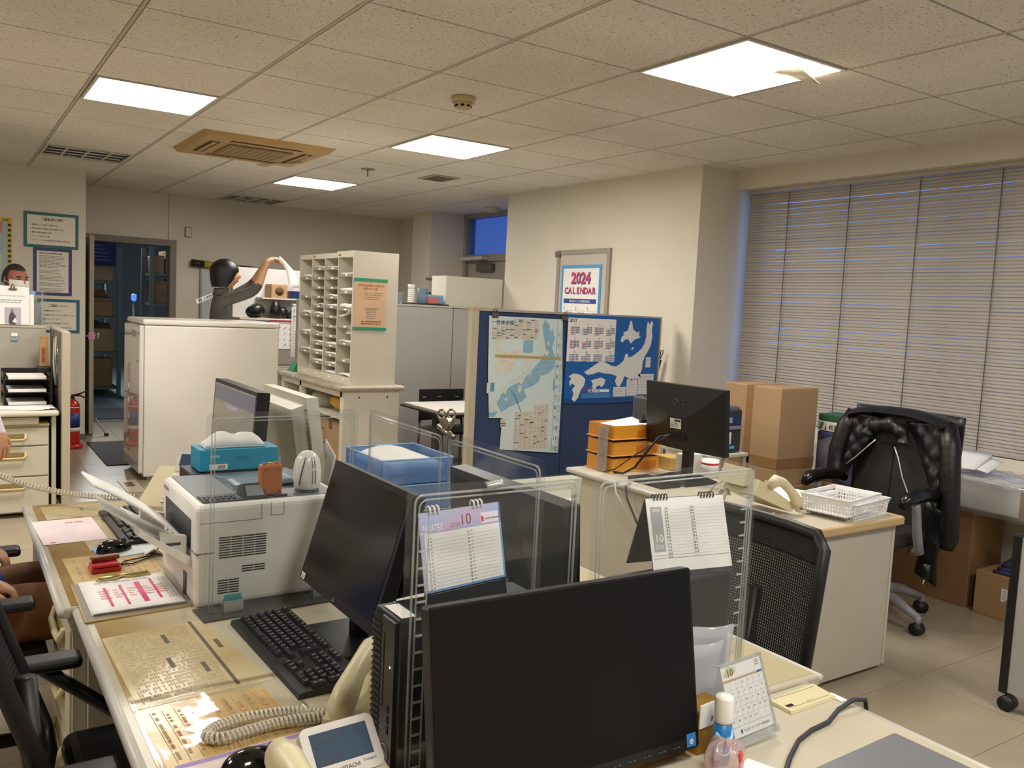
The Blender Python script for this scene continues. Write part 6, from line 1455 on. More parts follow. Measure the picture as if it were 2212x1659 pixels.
# ================================================================ ACRYLIC SCREENS
def acrylic(label, p0, p1, z0, z1, ladder=(True, True), feet=True, group='clear acrylic desk screens'):
    """upright clear vacuum-formed panel from p0 to p1 (xy), with a raised rounded rim"""
    a, c = V((*p0, z0)), V((*p1, z0)); x = (c-a).normalized(); W = (c-a).length; Hh = z1-z0
    t = thing('acrylic_screen', label, 'acrylic screen', ((p0[0]+p1[0])/2, (p0[1]+p1[1])/2, z0), group=group)
    fr = Fr(a, x, (0, 0, 1))
    def rr(i, r, n=5):
        pts = [(i, i*0)]
        pts = [(i, 0), (W-i, 0)]
        for k in range(n+1): an = PI/2*k/n; pts.append((W-i-r+r*math.cos(an), Hh-i-r+r*math.sin(an)))
        for k in range(n+1): an = PI/2+PI/2*k/n; pts.append((i+r+r*math.cos(an), Hh-i-r+r*math.sin(an)))
        return pts
    part('pane', B(acr_m).prism(fr, rr(0, .018), -.0007, .0007), t)
    for i, r_ in ((.014, .0022), (.022, .0016)):
        q = rr(i, .014); part('rim', B(acre_m).tube([fr.p(u, v, .003) for u, v in q[1:]]+[fr.p(*q[0], .003)], r_, 6), t)
    for side, on in zip((0, 1), ladder):
        if not on: continue
        x0 = .0245 if side == 0 else W-.0445
        for k in range(int(Hh/.028)-2):
            z = .02+.028*k; part('rung', B(acre_m).prism(fr, [(x0, z), (x0+.016, z), (x0+.016, z+.003), (x0, z+.003)], .0008, .004), t)
        part('rung_rail', B(acre_m).prism(fr, [(x0+.016, 0), (x0+.018, 0), (x0+.018, Hh-.04), (x0+.016, Hh-.04)], .0008, .003), t)
    if feet:
        for u in (.05, W-.12):
            b = B(acre_m); b.prism(fr, [(u, 0), (u+.05, 0), (u+.05, .03), (u, .03)], -.01, -.006); b.prism(fr, [(u, 0), (u+.05, 0), (u+.05, .03), (u, .03)], .006, .01); part('foot_clip', b, t)
            part('foot_tape', B(clear('teal_film', (.45, .75, .75), 1.4, .35, '6fb8b8')).prism(fr, [(u, .03), (u+.05, .03), (u+.045, .045), (u+.005, .045)], -.002, .0021), t)
    if feet: part('base_strip', B(clear('smoke_base', (.42, .43, .42), 1.45, .25, '8d8d88')).prism(Fr(a-x.cross(V((0, 0, 1)))*.045*1, x, -x.cross(V((0, 0, 1)))) if False else fr, [(-.012, 0), (W+.012, 0), (W+.012, .0035), (-.012, .0035)], -.05, .05), t)
    return t
Z0 = D+.0025
acrylic('clear acrylic screen standing in front of the printer', (.535, 2.15), (.945, 2.165), Z0, 1.208, (False, False))
acrylic('clear acrylic screen along the island centre, far of the pair with the bulldog clip', (.955, 2.115), (.955, 1.69), Z0, 1.215, (False, False), False)
acrylic('clear acrylic screen along the island centre, near of the pair with the bulldog clip', (.968, 1.705), (.968, 1.315), Z0, 1.21, (False, False), False)
acrylic('clear acrylic screen before the blue-headed calendar and the tower', (.605, 1.188), (.958, 1.188), Z0, 1.212, (True, False), False)
acrylic('clear acrylic screen before the grey calendar right of the foreground monitor', (.985, 1.188), (1.43, 1.188), Z0, 1.205, (False, True), False)
# bulldog clip on top of the centre screens
bc = thing('bulldog_clip', 'silver bulldog clip pinching the centre acrylic screens together', 'clip', (.955, 1.69, 1.2))
cm_ = mat('clip_nickel', 'a89f8c', .25, metal=.9)
part('jaw', B(cm_).tube([(.955, 1.725, 1.222), (.955, 1.655, 1.206)], .0065, 10), bc)
for s_ in (-1, 1):
    b = B(cm_); b.hexa([(.949, 1.685-.006, 1.218), (.961, 1.685-.006, 1.218), (.961, 1.695, 1.218), (.949, 1.695, 1.218)], [(.949+.012*s_, 1.685-.010+s_*.02*0, 1.245), (.961+.012*s_, 1.685-.010, 1.245), (.961+.012*s_, 1.70, 1.245), (.949+.012*s_, 1.70, 1.245)])
    b.tube([(.955+.013*s_+.009*math.cos(k*PI/8)*.83, 1.691-.009*math.cos(k*PI/8)*.556, 1.254+.010*math.sin(k*PI/8)) for k in range(16)], .0028, 6, closed=True); part('lever', b, bc)

# ================================================================ DESK CALENDARS
def desk_calendar(label, TL, TR, BR, BL, zb, cover, paint, rings, ring_m, ring_r):
    TL, TR, BR, BL = map(V, (TL, TR, BR, BL)); x = (TR-TL).normalized(); y = (TL-BL).normalized(); n = x.cross(y)
    W = (TR-TL).length; Hh = (TL-BL).length; fr = Fr(BL, x, y)
    t = thing('desk_calendar', label, 'desk calendar', ((BL.x+BR.x)/2, (BL.y+BR.y)/2+.02, zb))
    part('page', B(paper_m).prism(fr, [(0, 0), (W, 0), (W, Hh), (0, Hh)], 0, .0015), t)
    ext = (BL.z-zb)/y.z
    b = B(cover); b.prism(fr, [(0, -ext), (W, -ext), (W, Hh), (0, Hh)], -.002, -.0002)
    back = V((n.x, n.y, 0)).normalized()*-1
    q0, q1 = TL, TR; f0 = V((TL.x, TL.y, zb))+back*.055; f1 = V((TR.x, TR.y, zb))+back*.055
    b.hexa([q0, q1, f1, f0], [v+V((back.x*.002, back.y*.002, .001)) for v in (q0, q1, f1, f0)]); part('stand', b, t)
    pr_ = B(ink_m); paint(pr_, fr, W, Hh); part('print', pr_, t)
    for u in rings:
        part('binding_ring', B(ring_m).tube([fr.p(u, Hh-.006+.0*k, 0)+n*(ring_r*math.sin(a)*.8)+y*(ring_r*.6-ring_r*math.cos(a)+.004) for k, a in enumerate([2*PI*q/14 for q in range(14)])], ring_r*.22, 6, closed=True), t)
def pcal1(b, fr, W, Hh):
    h = .0019
    head = mat('cal1_head', '9fb4d8', .6, col2='c9a8c8', scale=18); b.rect(fr, 0, Hh-.036, W, Hh, h, head); b.rect(fr, W-.004, 0, W, Hh, h, mat('cal1_blue', '6fa0d0', .6)); b.rect(fr, 0, 0, W, .004, h, mat('cal1_blue', '6fa0d0')); b.rect(fr, 0, 0, .008, Hh-.036, h, mat('cal1_lav', 'b9bcd8', .6))
    b.text(fr, 'PARATEX', .004, Hh-.034, .0185, h+.0003, mat('cal1_white', 'f4f4fa', .6), 'l', 0, .045); b.text(fr, '10', .085, Hh-.030, .027, h+.0003, mat('cal1_brown', '8a4a34', .6), 'l', 0); b.text(fr, '2024', .064, Hh-.031, .011, h+.0003, mat('cal1_tan', 'a89070', .6), 'l', 0)
    b.rect(fr, W-.046, Hh-.033, W-.006, Hh-.014, h+.0002, mat('cal1_pale', 'e6dcea', .6)); cjk(b, fr, '大阪化学工業株式会社', W-.038, Hh-.027, .0034*1.0, ink_m, h+.0005, .01); b.rect(fr, W-.045, Hh-.030, W-.040, Hh-.020, h+.0004, inkr_m)
    for k in range(16):
        y = Hh-.045-.0060*k
        if k < 15:
            b.text(fr, str(k+1), .016, y-.002, .0052, h+.0003, inkr_m if k in (5, 12, 13) else (inkb_m if k in (4, 11) else ink_m), 'r'); b.rect(fr, .019, y, .023, y+.0012, h+.0003, inkg_m)
        b.text(fr, str(k+16), .105, y-.002+.002, .0052, h+.0003, inkr_m if k in (4, 11) else (inkb_m if k in (3, 10) else ink_m), 'r'); b.rect(fr, .108, y+.002, .112, y+.0032, h+.0003, inkg_m)
        b.rect(fr, .012, y-.0032, W-.010, y-.0029, h+.0002, mat('rule_grey', 'c4c0bd', .8))
desk_calendar('white October desk calendar with a blue header standing on the tower', (.665, 1.262, 1.147), (.843, 1.286, 1.147), (.847, 1.257, 1.015), (.669, 1.233, 1.015), .9822, black_m, pcal1, (.022, .031, .040, .118, .127, .136), white_m, .0075)
def pcal2(b, fr, W, Hh):
    h = .0019; g = mat('cal2_grey', 'a9aaad', .6)
    b.rect(fr, .008, .042, .036, Hh-.018, h, g); b.text(fr, '2024', .022, Hh-.028, .009, h+.0003, white_m, 'c', .02); b.text(fr, '10', .022, .062, .022, h+.0003, white_m, 'c', .02); b.text(fr, 'Oct', .022, .048, .013, h+.0003, white_m, 'c', .01)
    for k in range(16):
        y = Hh-.024-.0067*k
        b.text(fr, str(k+1), .046, y, .0058, h+.0003, inkg_m if k in (5, 12, 13) else ink_m, 'r', .01); b.rect(fr, .048, y+.0003, .051, y+.0035, h+.0003, inkg_m)
        if k < 15: b.text(fr, str(k+17), .113, y, .0058, h+.0003, inkg_m if k in (3, 10) else ink_m, 'r', .01); b.rect(fr, .115, y+.0003, .118, y+.0035, h+.0003, inkg_m)
        b.rect(fr, .040, y-.0013, W-.006, y-.001, h+.0002, mat('rule_grey', 'c4c0bd', .8))
    b.rect(fr, .004, .028, W-.002, .0286, h+.0002, g); b.rect(fr, .004, .034, .11, .0346, h+.0002, g); b.line(fr, .11, .0343, .113, .0286, .0006, h+.0002, g)
desk_calendar('white October desk calendar with a grey column standing on the right tower', (1.219, 1.300, 1.118), (1.416, 1.267, 1.118), (1.408, 1.221, .973), (1.211, 1.252, .973), .9635, mat('cover_grey', '3a3c40', .5), pcal2, (.020, .028, .036, .044, .052, .140, .148, .156, .164, .172), mat('wire_dark', '3c3c3e', .4, metal=.8), .0065)
c3 = thing('case_calendar', 'October calendar in a clear plastic case beside the glue stick', 'desk calendar', (1.285, 1.05, D))
TL, TR, BR, BL = V((1.216, 1.080, .833)), V((1.334, 1.080, .839)), V((1.351, 1.034, .700)), V((1.237, 1.030, .696))
x = (TR-TL).normalized(); y = (TL-BL).normalized(); y = (y-x*y.dot(x)).normalized(); fr = Fr(BL, x, y); W, Hh = .118, .150
part('page', B(paper_m).prism(fr, [(.003, .014), (W-.004, .014), (W-.004, Hh-.003), (.003, Hh-.003)], 0, .001), c3)
b = B(ink_m); h = .0013
b.poly(fr, [(.006, Hh-.022), (.02, Hh-.006), (.04, Hh-.010), (.042, Hh-.02), (.02, Hh-.026)], h, mat('cal3_leaf', 'c8cf9a', .6)); b.text(fr, '10', .016, Hh-.024, .018, h+.0004, mat('cal3_red', '8f2f28', .6), 'l', .015)
b.rect(fr, .003, Hh-.034, W-.02, Hh-.030, h, mat('cal3_tan', 'caa071', .6)); b.rect(fr, W-.02, Hh-.034, W-.006, Hh-.030, h, mat('cal3_navy', '3c3a8c', .6)); lines(b, fr, W-.022, W-.008, [Hh-.010, Hh-.014, Hh-.018], .002, inkg_m, h)
for c in range(1, 7): b.rect(fr, .003+.0158*c, .034, .0036+.0158*c, Hh-.034, h, mat('rule_grey', 'c4c0bd'))
for r_ in range(1, 6): b.rect(fr, .003, .034+.0165*r_, W-.006, .0346+.0165*r_, h, mat('rule_grey', 'c4c0bd'))
for d_ in range(31):
    c, r_ = (d_+2) % 7, (d_+2)//7; b.text(fr, str(d_+1), .006+.0158*c, Hh-.042-.0165*r_, .0052, h+.0004, ink_m)
b.rect(fr, .003, .033, W-.006, .0336, h, inkg_m); b.rect(fr, .022, .020, .027, .027, h, inkb_m); cjk(b, fr, 'テムロノテクノロジー株式会社', .030, .0215, .0052, ink_m, h, .01, )
part('print', b, c3)
part('case_front', B(clear('case_clear', (.95, .96, .96), 1.45, .03)).prism(fr, [(0, 0), (W, 0), (W, Hh), (0, Hh)], .003, .0042), c3)
b = B(acre_m); b.prism(fr, [(W-.004, 0), (W, 0), (W, Hh), (W-.004, Hh)], -.008, .0042); b.prism(fr, [(0, Hh-.003), (W, Hh-.003), (W, Hh), (0, Hh)], -.008, .0042); b.prism(fr, [(0, 0), (W, 0), (W, .012), (0, .012)], -.008, .010); part('case_rim', b, c3)

# ================================================================ TELEPHONES
ivp = mat('phone_ivory', 'ded3ae', .38); ivg = mat('phone_grey', 'cfcac2', .4)
def phone(label, x, y, rz, tilt, lcd, disp=True, z=None, group='ivory desk telephones', handset=True):
    """local: user side is -y; handset along the left; keypad right; display hinged at the rear"""
    t = thing('desk_telephone', label, 'telephone', (x, y, (z or D)+.001), rz, group)
    st = math.tan(tilt)
    def zz(yy): return .028+(yy+.11)*st
    b = B(ivp); b.hexa([(-.10, -.11, 0), (.10, -.11, 0), (.10, .10, 0), (-.10, .10, 0)], [(-.097, -.107, zz(-.107)), (.097, -.107, zz(-.107)), (.097, .095, zz(.095)), (-.097, .095, zz(.095))]); part('base', b, t, False)
    if handset:
        hs = B(ivp); zc = lambda yy: zz(yy)+.030
        hs.tube([(-.062, -.118, zc(-.118)-.020), (-.062, -.112, zc(-.11)-.006), (-.062, -.075, zc(-.075)+.006), (-.062, -.02, zc(-.02)+.016), (-.062, .03, zc(.03)+.016), (-.062, .08, zc(.08)+.006), (-.062, .112, zc(.11)-.006), (-.062, .118, zc(.118)-.020)], [.018, .030, .030, .024, .024, .030, .030, .018], 14, flat=.85); part('handset', hs, t, False)
        part('cradle', B(ivg).bb(-.092, -.032, -.09, .09, zz(-.09)-.004, zz(-.09)+.003), t, False)
    key_m = mat('phone_key', 'e9e4d2', .4)
    for r_ in range(4):
        for c in range(3):
            xx, yy = -.008+.024*c, -.085+.021*r_
            k = B(key_m); k.lathe([(.0095, 0), (.0090, .003), (.006, .0045)], (xx, yy, zz(yy)), 12, sx=1, sy=.8); k.text(Fr((xx, yy, zz(yy)+.0047), (1, 0, 0), (0, 1, 0)), ('7*147'[0] if False else ['*0#', '789', '456', '123'][r_][c]), -.0025, -.003, .008, .0002, mat('phone_legend', '7d8088', .6)); part('key', k, t, False)
    for r_ in range(2):
        for c in range(5):
            xx, yy = -.018+.022*c, .012+.018*r_; part('function_key', B(ivg).bb(xx-.009, xx+.009, yy-.005, yy+.005, zz(yy)-.002, zz(yy)+.003, .0015), t, False)
    part('key_strip', B(mat('strip_white', 'efece0', .4)).hexa([(-.03, .047, zz(.047)), (.09, .047, zz(.047)), (.09, .058, zz(.058)), (-.03, .058, zz(.058))], [(-.03, .047, zz(.047)+.002), (.09, .047, zz(.047)+.002), (.09, .058, zz(.058)+.002), (-.03, .058, zz(.058)+.002)]), t, False)
    if disp:
        a = .79 if lcd == 'hi' else .95
        o = V((-.030, .066, zz(.066)+.004)); fr = Fr(o, (1, 0, 0), (0, math.cos(a), math.sin(a)))
        W, Hh = .125, .085
        poly = []
        for (cx, cy, s0) in ((W-.012, .012, -90), (W-.012, Hh-.012, 0), (.012, Hh-.012, 90), (.012, .012, 180)):
            for k in range(5): an = math.radians(s0+22.5*k); poly.append((cx+.012*math.cos(an), cy+.012*math.sin(an)))
        dp = part('display', B(ivg).prism(fr, poly, -.016, 0), t, False)
        sub('lcd', B(mat('lcd_blue', '3c5068', .55, spec=.15)).prism(fr, [(.014, .022), (W-.014, .022), (W-.014, Hh-.012), (.014, Hh-.012)], -.001, .0006), dp)
        q = B(mat('lcd_ink', '1c2836', .5))
        if lcd == 'hi':
            cjk(q, fr, '10月24日(木)  PM 4:46', .017, Hh-.024, .0088, q.mats[0], .0010, .01); cjk(q, fr, 'NO.11', .017, Hh-.034, .0085, q.mats[0], .0010, .01); cjk(q, fr, '着信音量', .020, .025, .0095, q.mats[0], .0010, .01)
            q.text(fr, 'HITACHI', .050, .009, .0085, .0006, mat('brand_dark', '56585e', .5), 'l', .02); q.text(fr, 'S-integral', W-.035, .013, .006, .0006, mat('brand_dark', '56585e'), 'l', 0)
        else: q.text(fr, 'HITACHI', .05, .008, .007, .0006, mat('brand_dark', '56585e', .5), 'l', .02)
        sub('print', q, dp)
    return t
phone('ivory telephone with a tilted blue display in the foreground', .487, 1.098, .06, .28, 'hi', handset=True)
phone('ivory telephone with its handset towards the keyboard, beside the tower', .725, 1.470, -.72, .12, 'no', disp=False)
phone('ivory telephone with a raised grey display and no handset, left of the printer', .715, 3.325, -.60, .50, 'lo', handset=False)
def coil(path, r=.0075, pitch=.0075, wire=.0024, m=None, n=8):
    """coiled cord following a smooth path"""
    pts = [V(p) for p in path]; dense = []
    for i in range(len(pts)-1):
        p0, p1, p2, p3 = pts[max(i-1, 0)], pts[i], pts[i+1], pts[min(i+2, len(pts)-1)]
        for k in range(24):
            t = k/24; dense.append(.5*((2*p1)+(-p0+p2)*t+(2*p0-5*p1+4*p2-p3)*t*t+(-p0+3*p1-3*p2+p3)*t**3))
    dense.append(pts[-1]); out = []; s = 0; prev = dense[0]; nrm = V((0, 0, 1))
    step = pitch/n; acc = 0
    for i in range(1, len(dense)):
        seg = dense[i]-dense[i-1]; L = seg.length
        if L < 1e-9: continue
        t = seg/L; nrm = (nrm-t*nrm.dot(t)).normalized(); bn = t.cross(nrm)
        while acc < L:
            a = 2*PI*s/pitch; out.append(dense[i-1]+t*acc+(nrm*math.cos(a)+bn*math.sin(a))*r); s += step; acc += step
        acc -= L
    return B(m or mat('cord_ivory', 'd6d0c0', .45)).tube(out, wire, 5)
zc = D+.016
solo('coiled_cord', coil([(.672, 1.395, zc+.012), (.625, 1.475, zc), (.561, 1.53, zc), (.509, 1.545, zc), (.458, 1.55, zc), (.41, 1.54, zc), (.388, 1.515, zc), (.41, 1.495, zc), (.46, 1.50, zc), (.516, 1.503, zc), (.60, 1.485, zc), (.66, 1.45, zc)], .009, .0085, .0028), 'ivory coiled cord looping over the papers beside the keyboard', 'cord')
solo('coiled_cord', coil([(-.02, 3.88, .90), (.10, 3.66, .83), (.20, 3.55, .79), (.30, 3.47, .765), (.40, 3.38, .755), (.50, 3.29, .757), (.565, 3.235, .765)], .009, .013, .0030), 'ivory coiled cord stretched from the standing person to the far telephone', 'cord')

# ================================================================ MESH OFFICE CHAIRS
meshm = mat('chair_mesh', '1a1a1b', .7); chair_k = mat('chair_black', '121214', .45)
def mesh_chair(label, x, y, rz, back_h=(.55, .93), arms=True, w=.46, lean=.05, seat=chair_k, back_x=-.22, ax=(-.20, -.04)):
    t = thing('mesh_chair', label, 'chair', (x, y, 0), rz, 'black mesh-back office chairs')
    z0, z1 = back_h; hw = w/2
    def bp(u, v): return (back_x-lean*v-.035*(1-(2*u-1)**2), -hw+w*u, z0+(z1-z0)*v)
    ring = [bp(u, 0) for u in (.08, .3, .5, .7, .92)]+[bp(1, v) for v in (.08, .35, .65, .92)]+[bp(u, 1) for u in (.92, .7, .5, .3, .08)]+[bp(0, v) for v in (.92, .65, .35, .08)]
    part('back_frame', B(chair_k).tube(ring, .018, 8, closed=True), t, False)
    b = B(meshm)
    N, Mn = 58, 52
    for k in range(1, N): u = k/N; b.tube([bp(u, v) for v in (0.02, .25, .5, .75, .98)], .0027, 4, caps=False)
    for k in range(1, Mn): v = k/Mn; b.tube([bp(u, v) for u in (0.02, .2, .4, .6, .8, .98)], .0029, 4, caps=False)
    o = part('back_mesh', b, t, False); o['kind'] = 'stuff'
    part('top_pad', B(meshm).sheet(14, 6, lambda u, v: V(bp(.02+.96*u, .80+.19*v))+V((-.004, 0, 0)), .012), t, False)
    part('seat', B(seat).bb(-.22, .24, -.235, .235, .42, .485, .03, 3), t, False)
    part('back_stem', B(chair_k).tube([(-.10, 0, .41), (back_x-.05, 0, .45), (back_x-.07, 0, .72)], .022, 10), t, False)
    if arms:
        for s_ in (-1, 1):
            part('arm_post', B(chair_k).tube([(-.06, s_*.22, .42), (-.08, s_*.275, .47), ((ax[0]+ax[1])/2, s_*.275, .62)], .016, 8), t, False)
            part('armrest', B(chair_k).bb(ax[0], ax[1], s_*.275-.035, s_*.275+.035, .62, .648, .012, 3), t, False)
    part('gas_stem', B(steel_m).cyl((0, 0, .10), (0, 0, .42), .025, n=14), t, False)
    for k in range(5):
        a = k*2*PI/5+.3; ex, ey = .29*math.cos(a), .29*math.sin(a)
        part('base_arm', B(chair_k).tube([(0, 0, .13), (ex, ey, .075)], [.028, .018], 8), t, False)
        part('caster', B(mat('caster_black', '0e0e0f', .5)).cyl((ex-.02*math.sin(a), ey+.02*math.cos(a), .028), (ex+.02*math.sin(a), ey-.02*math.cos(a), .028), .028, n=14), t, False)
    return t
mesh_chair('black mesh chair with armrests in the near left corner', .432, 1.885, 0, (.46, 1.06), lean=.205, back_x=-.235, ax=(-.33, -.17))
mesh_chair('black chair of the seated person in brown trousers', .0, 2.88, 0, (.55, 1.0), back_x=-.27, ax=(-.20, .20))
mesh_chair('black mesh chair tucked at the right row, back to the far island', 1.70, 1.63, PI, (.50, .925), False, .47, lean=.06)

# ================================================================ RIGHT ROW AND FAR ISLAND THINGS
# translucent blue trays
for k, z in enumerate((D+.002, D+.095, D+.188)):
    t = thing('blue_tray', ('lowest translucent blue letter tray of the stack behind the acrylic screens', 'middle translucent blue letter tray of the stack behind the acrylic screens', 'top translucent blue letter tray of the stack, full of papers')[k], 'letter tray', (1.38, 2.75, z), group='stacked blue trays')
    tm = clear('blue_clear', (.62, .76, .93), 1.45, .30, '8ab4ea', .15); hh = .088
    x0, x1, y0, y1 = 1.235, 1.515, 2.62, 2.93
    part('floor_panel', B(tm).bb(x0, x1, y0, y1, z, z+.003), t)
    for a in ((x0, x0+.003, y0, y1), (x1-.003, x1, y0, y1), (x0, x1, y0, y0+.003), (x0, x1, y1-.003, y1)): part('wall_panel', B(tm).bb(*a, z+.003, z+hh-.003), t)
    part('rim', B(mat('tray_rim', '8fb4de', .4)).tube([(x0, y0, z+hh-.003), (x1, y0, z+hh-.003), (x1, y1, z+hh-.003), (x0, y1, z+hh-.003)], .003, 6, closed=True), t)
solo('paper_stack', B(paper_m).sheet(6, 5, lambda u, v: (1.26+.23*u, 2.64+.26*v, D+.235+.03*math.sin(PI*u)*v), .03), 'white papers heaped in the top blue tray', 'papers')
solo('paper_stack', B(mat('dark_papers', '4a4650', .7)).bb(1.25, 1.50, 2.635, 2.91, D+.006, D+.06), 'dark folders in the lowest blue tray', 'papers')
solo('paper_card', B(paper_m).sheet(5, 5, lambda u, v: (1.17+.02*v, 3.02-.10*u, D+.10+.19*v*(1-.25*u)), .004), 'white card with a blue edge leaning behind the blue trays', 'card')
solo('paper_roll_holder', B(mat('cream_plastic', 'd7cdb8')).bb(1.60, 1.66, 2.35, 2.43, D+.002, D+.14, .012), 'small cream plastic stand at the far right-row desk edge', 'stand')
# orange letter trays on the far island
cl_t = clear('orange_holder', (.82, .80, .77), 1.45, .22, 'e8ddd0', .2)
for k in range(3):
    z = D+.002+.085*k
    t = thing('orange_tray', ('lowest orange letter tray on the far island desk', 'middle orange letter tray on the far island desk', 'top orange letter tray holding white papers on the far island desk')[k], 'letter tray', (2.97, 3.40, z), group='stacked orange trays')
    om_ = mat('tray_orange', 'd8922f', .4, coat=.2); x0, x1, y0, y1 = 2.83, 3.15, 3.275, 3.48
    part('floor_panel', B(om_).bb(x0, x1, y0, y1, z+.004, z+.008), t)
    for a in ((x0, x0+.004, y0, y1), (x1-.004, x1, y0, y1), (x0+.004, x1-.004, y0, y0+.004), (x0+.004, x1-.004, y1-.004, y1)): part('wall_panel', B(om_).bb(*a, z+.008, z+.072), t)
    part('ledge', B(mat('tray_ledge', 'dcae6c', .35)).bb(x0-.010, x1+.006, y0-.006, y1+.006, z, z+.004), t)
    part('front_lip', B(mat('tray_amber', 'c2701c', .35)).bb(x0+.16, x1-.02, y0-.004, y0, z+.014, z+.05), t)
b = thing('tray_bracket', 'clear ribbed bracket holding the orange trays together', 'bracket', (2.78, 3.33, D))
part('plate', B(cl_t).bb(2.808, 2.814, 3.30, 3.375, D+.002, .93), b)
for k in range(6): part('rib', B(acre_m).bb(2.804, 2.808, 3.304+.012*k, 3.308+.012*k, D+.002, .925), b)
solo('paper_stack', B(paper_m).sheet(6, 4, lambda u, v: (2.86+.25*u, 3.29+.17*v, D+.225+.03*u*v), .012), 'white papers in the top orange tray', 'papers')
b = B(black_m); b.at((.04, .13, .012)).bb(3.0, 3.035, 3.172, 3.195, .926, .945, .002); b.tube([(3.008, 3.18, .945), (3.004, 3.178, .968), (3.014, 3.178, .97), (3.016, 3.18, .947)], .0018, 5); b.tube([(3.022, 3.185, .945), (3.028, 3.186, .968), (3.036, 3.186, .962), (3.03, 3.185, .946)], .0018, 5); solo('binder_clip', b, 'black binder clip on the papers of the top orange tray', 'clip')
# dark receipt printer on a wire stand behind the monitor
ws = thing('printer_stand', 'pale metal stand carrying the dark printer behind the far monitor', 'stand', (3.45, 3.3, 0))
part('top_shelf', B(mat('stand_pale', 'bdb8ac', .5)).bb(3.33, 3.64, 3.09, 3.75, .765, .785, .004), ws)
for (x, y) in ((3.475, 3.11), (3.62, 3.11), (3.475, 3.73), (3.62, 3.73)): part('leg', B(mat('stand_pale', 'bdb8ac')).bb(x-.012, x+.012, y-.012, y+.012, 0, .765), ws)
dp = thing('label_printer', 'dark grey label printer on the stand behind the far monitor', 'printer', (3.47, 3.4, .785))
dg_ = mat('dark_device', '4b4e52', .45)
part('case', B(dg_).bb(3.34, 3.60, 3.13, 3.72, .786, 1.035, .012), dp); part('side_cover', B(mat('dark_device2', '33363a', .45)).bb(3.345, 3.595, 3.115, 3.13, .79, 1.02, .006), dp)
part('top_strip', B(mat('dark_device2', '33363a')).bb(3.38, 3.56, 3.18, 3.68, 1.035, 1.045, .004), dp)
fr = Fr((3.345, 3.1135, .79), (1, 0, 0), (0, 0, 1)); b = B(mat('lcd_navy', '2a3b62', .3)); b.rect(fr, .03, .15, .24, .20, .002); b.rect(fr, .05, .16, .17, .19, .003, mat('lcd_green', '8fa09a', .3)); b.rect(fr, .03, .125, .25, .145, .002, mat('trim_silver', 'a9a9a6', .3, metal=.5)); part('panel_print', b, dp)
b = B(paper_m); b.rect(fr, .05, .045, .17, .11, .002, mat('tag_cream', 'd9d6cc', .6)); b.rect(fr, .08, .02, .20, .035, .002, mat('tag_cyan', '58a9c4', .5)); lines(b, fr, .06, .15, [.06, .075, .09], .004, inkg_m, .003); part('sticker', b, dp)
for (x0, x1, y0, y1, z1, c, n) in ((3.16, 3.30, 3.10, 3.16, .80, 'e6e3dc', 'white paper block on the far desk under the turned-away monitor'), (3.24, 3.34, 2.82, 2.92, .76, 'd9d4c6', 'cream card box beside the far monitor base'), (3.19, 3.30, 3.22, 3.34, .76, 'cfae6a', 'roll of brown tape behind the far monitor')):
    solo('desk_box', B(mat('db'+c, c, .6)).bb(x0, x1, y0, y1, D+.001, z1, .006), n, 'box')
b = B(paper_m); b.lathe([(.045, 0), (.045, .09)], (3.28, 3.03, D+.001), 20); b.lathe([(.0455, .065), (.0455, .075)], (3.28, 3.03, D+.001), 20, m=inkr_m); solo('label_roll', b, 'white roll of labels with a red band behind the far monitor', 'label roll')
sc_ = thing('small_calendar', 'small white desk calendar marked with a red ten by the far monitor', 'desk calendar', (3.10, 2.72, D)); frs = Fr((3.03, 2.66, D+.004), (.8, .6, 0), (-.12, .16, .95))
part('page', B(paper_m).prism(frs, [(0, 0), (.12, 0), (.12, .075), (0, .075)], -.001, .001), sc_); b = B(inkr_m); b.text(frs, '10', .008, .045, .022, .0016, None, 'l', .02); part('print', b, sc_); part('back_leaf', B(white_m).hexa([frs.p(0, .075), frs.p(.12, .075), frs.p(.12, .01)+V((-.03, .05, -.006)), frs.p(0, .01)+V((-.03, .05, -.006))], [frs.p(0, .076), frs.p(.12, .076), frs.p(.12, .012)+V((-.03, .05, -.006)), frs.p(0, .012)+V((-.03, .05, -.006))]), sc_)
for k in range(6): part('binding_ring', B(mat('wire_dark', '3c3c3e')).tube([frs.p(.02+.014*k, .073+.006*math.cos(a), .006*math.sin(a)) for a in [q*PI/5 for q in range(10)]], .001, 5, closed=True), sc_)
b = B(mat('clip_pale', 'b5ae9c', .3, metal=.6)); b.bb(3.19, 3.24, 2.585, 2.61, D+.001, D+.03, .004); b.tube([(3.20+.014*math.cos(k*PI/6), 2.598, D+.055+.014*math.sin(k*PI/6)) for k in range(12)], .004, 6, closed=True); b.tube([(3.232+.014*math.cos(k*PI/6), 2.598, D+.055+.014*math.sin(k*PI/6)) for k in range(12)], .004, 6, closed=True); solo('bulldog_clip', b, 'upright pale bulldog clip standing on the far island desk', 'clip')
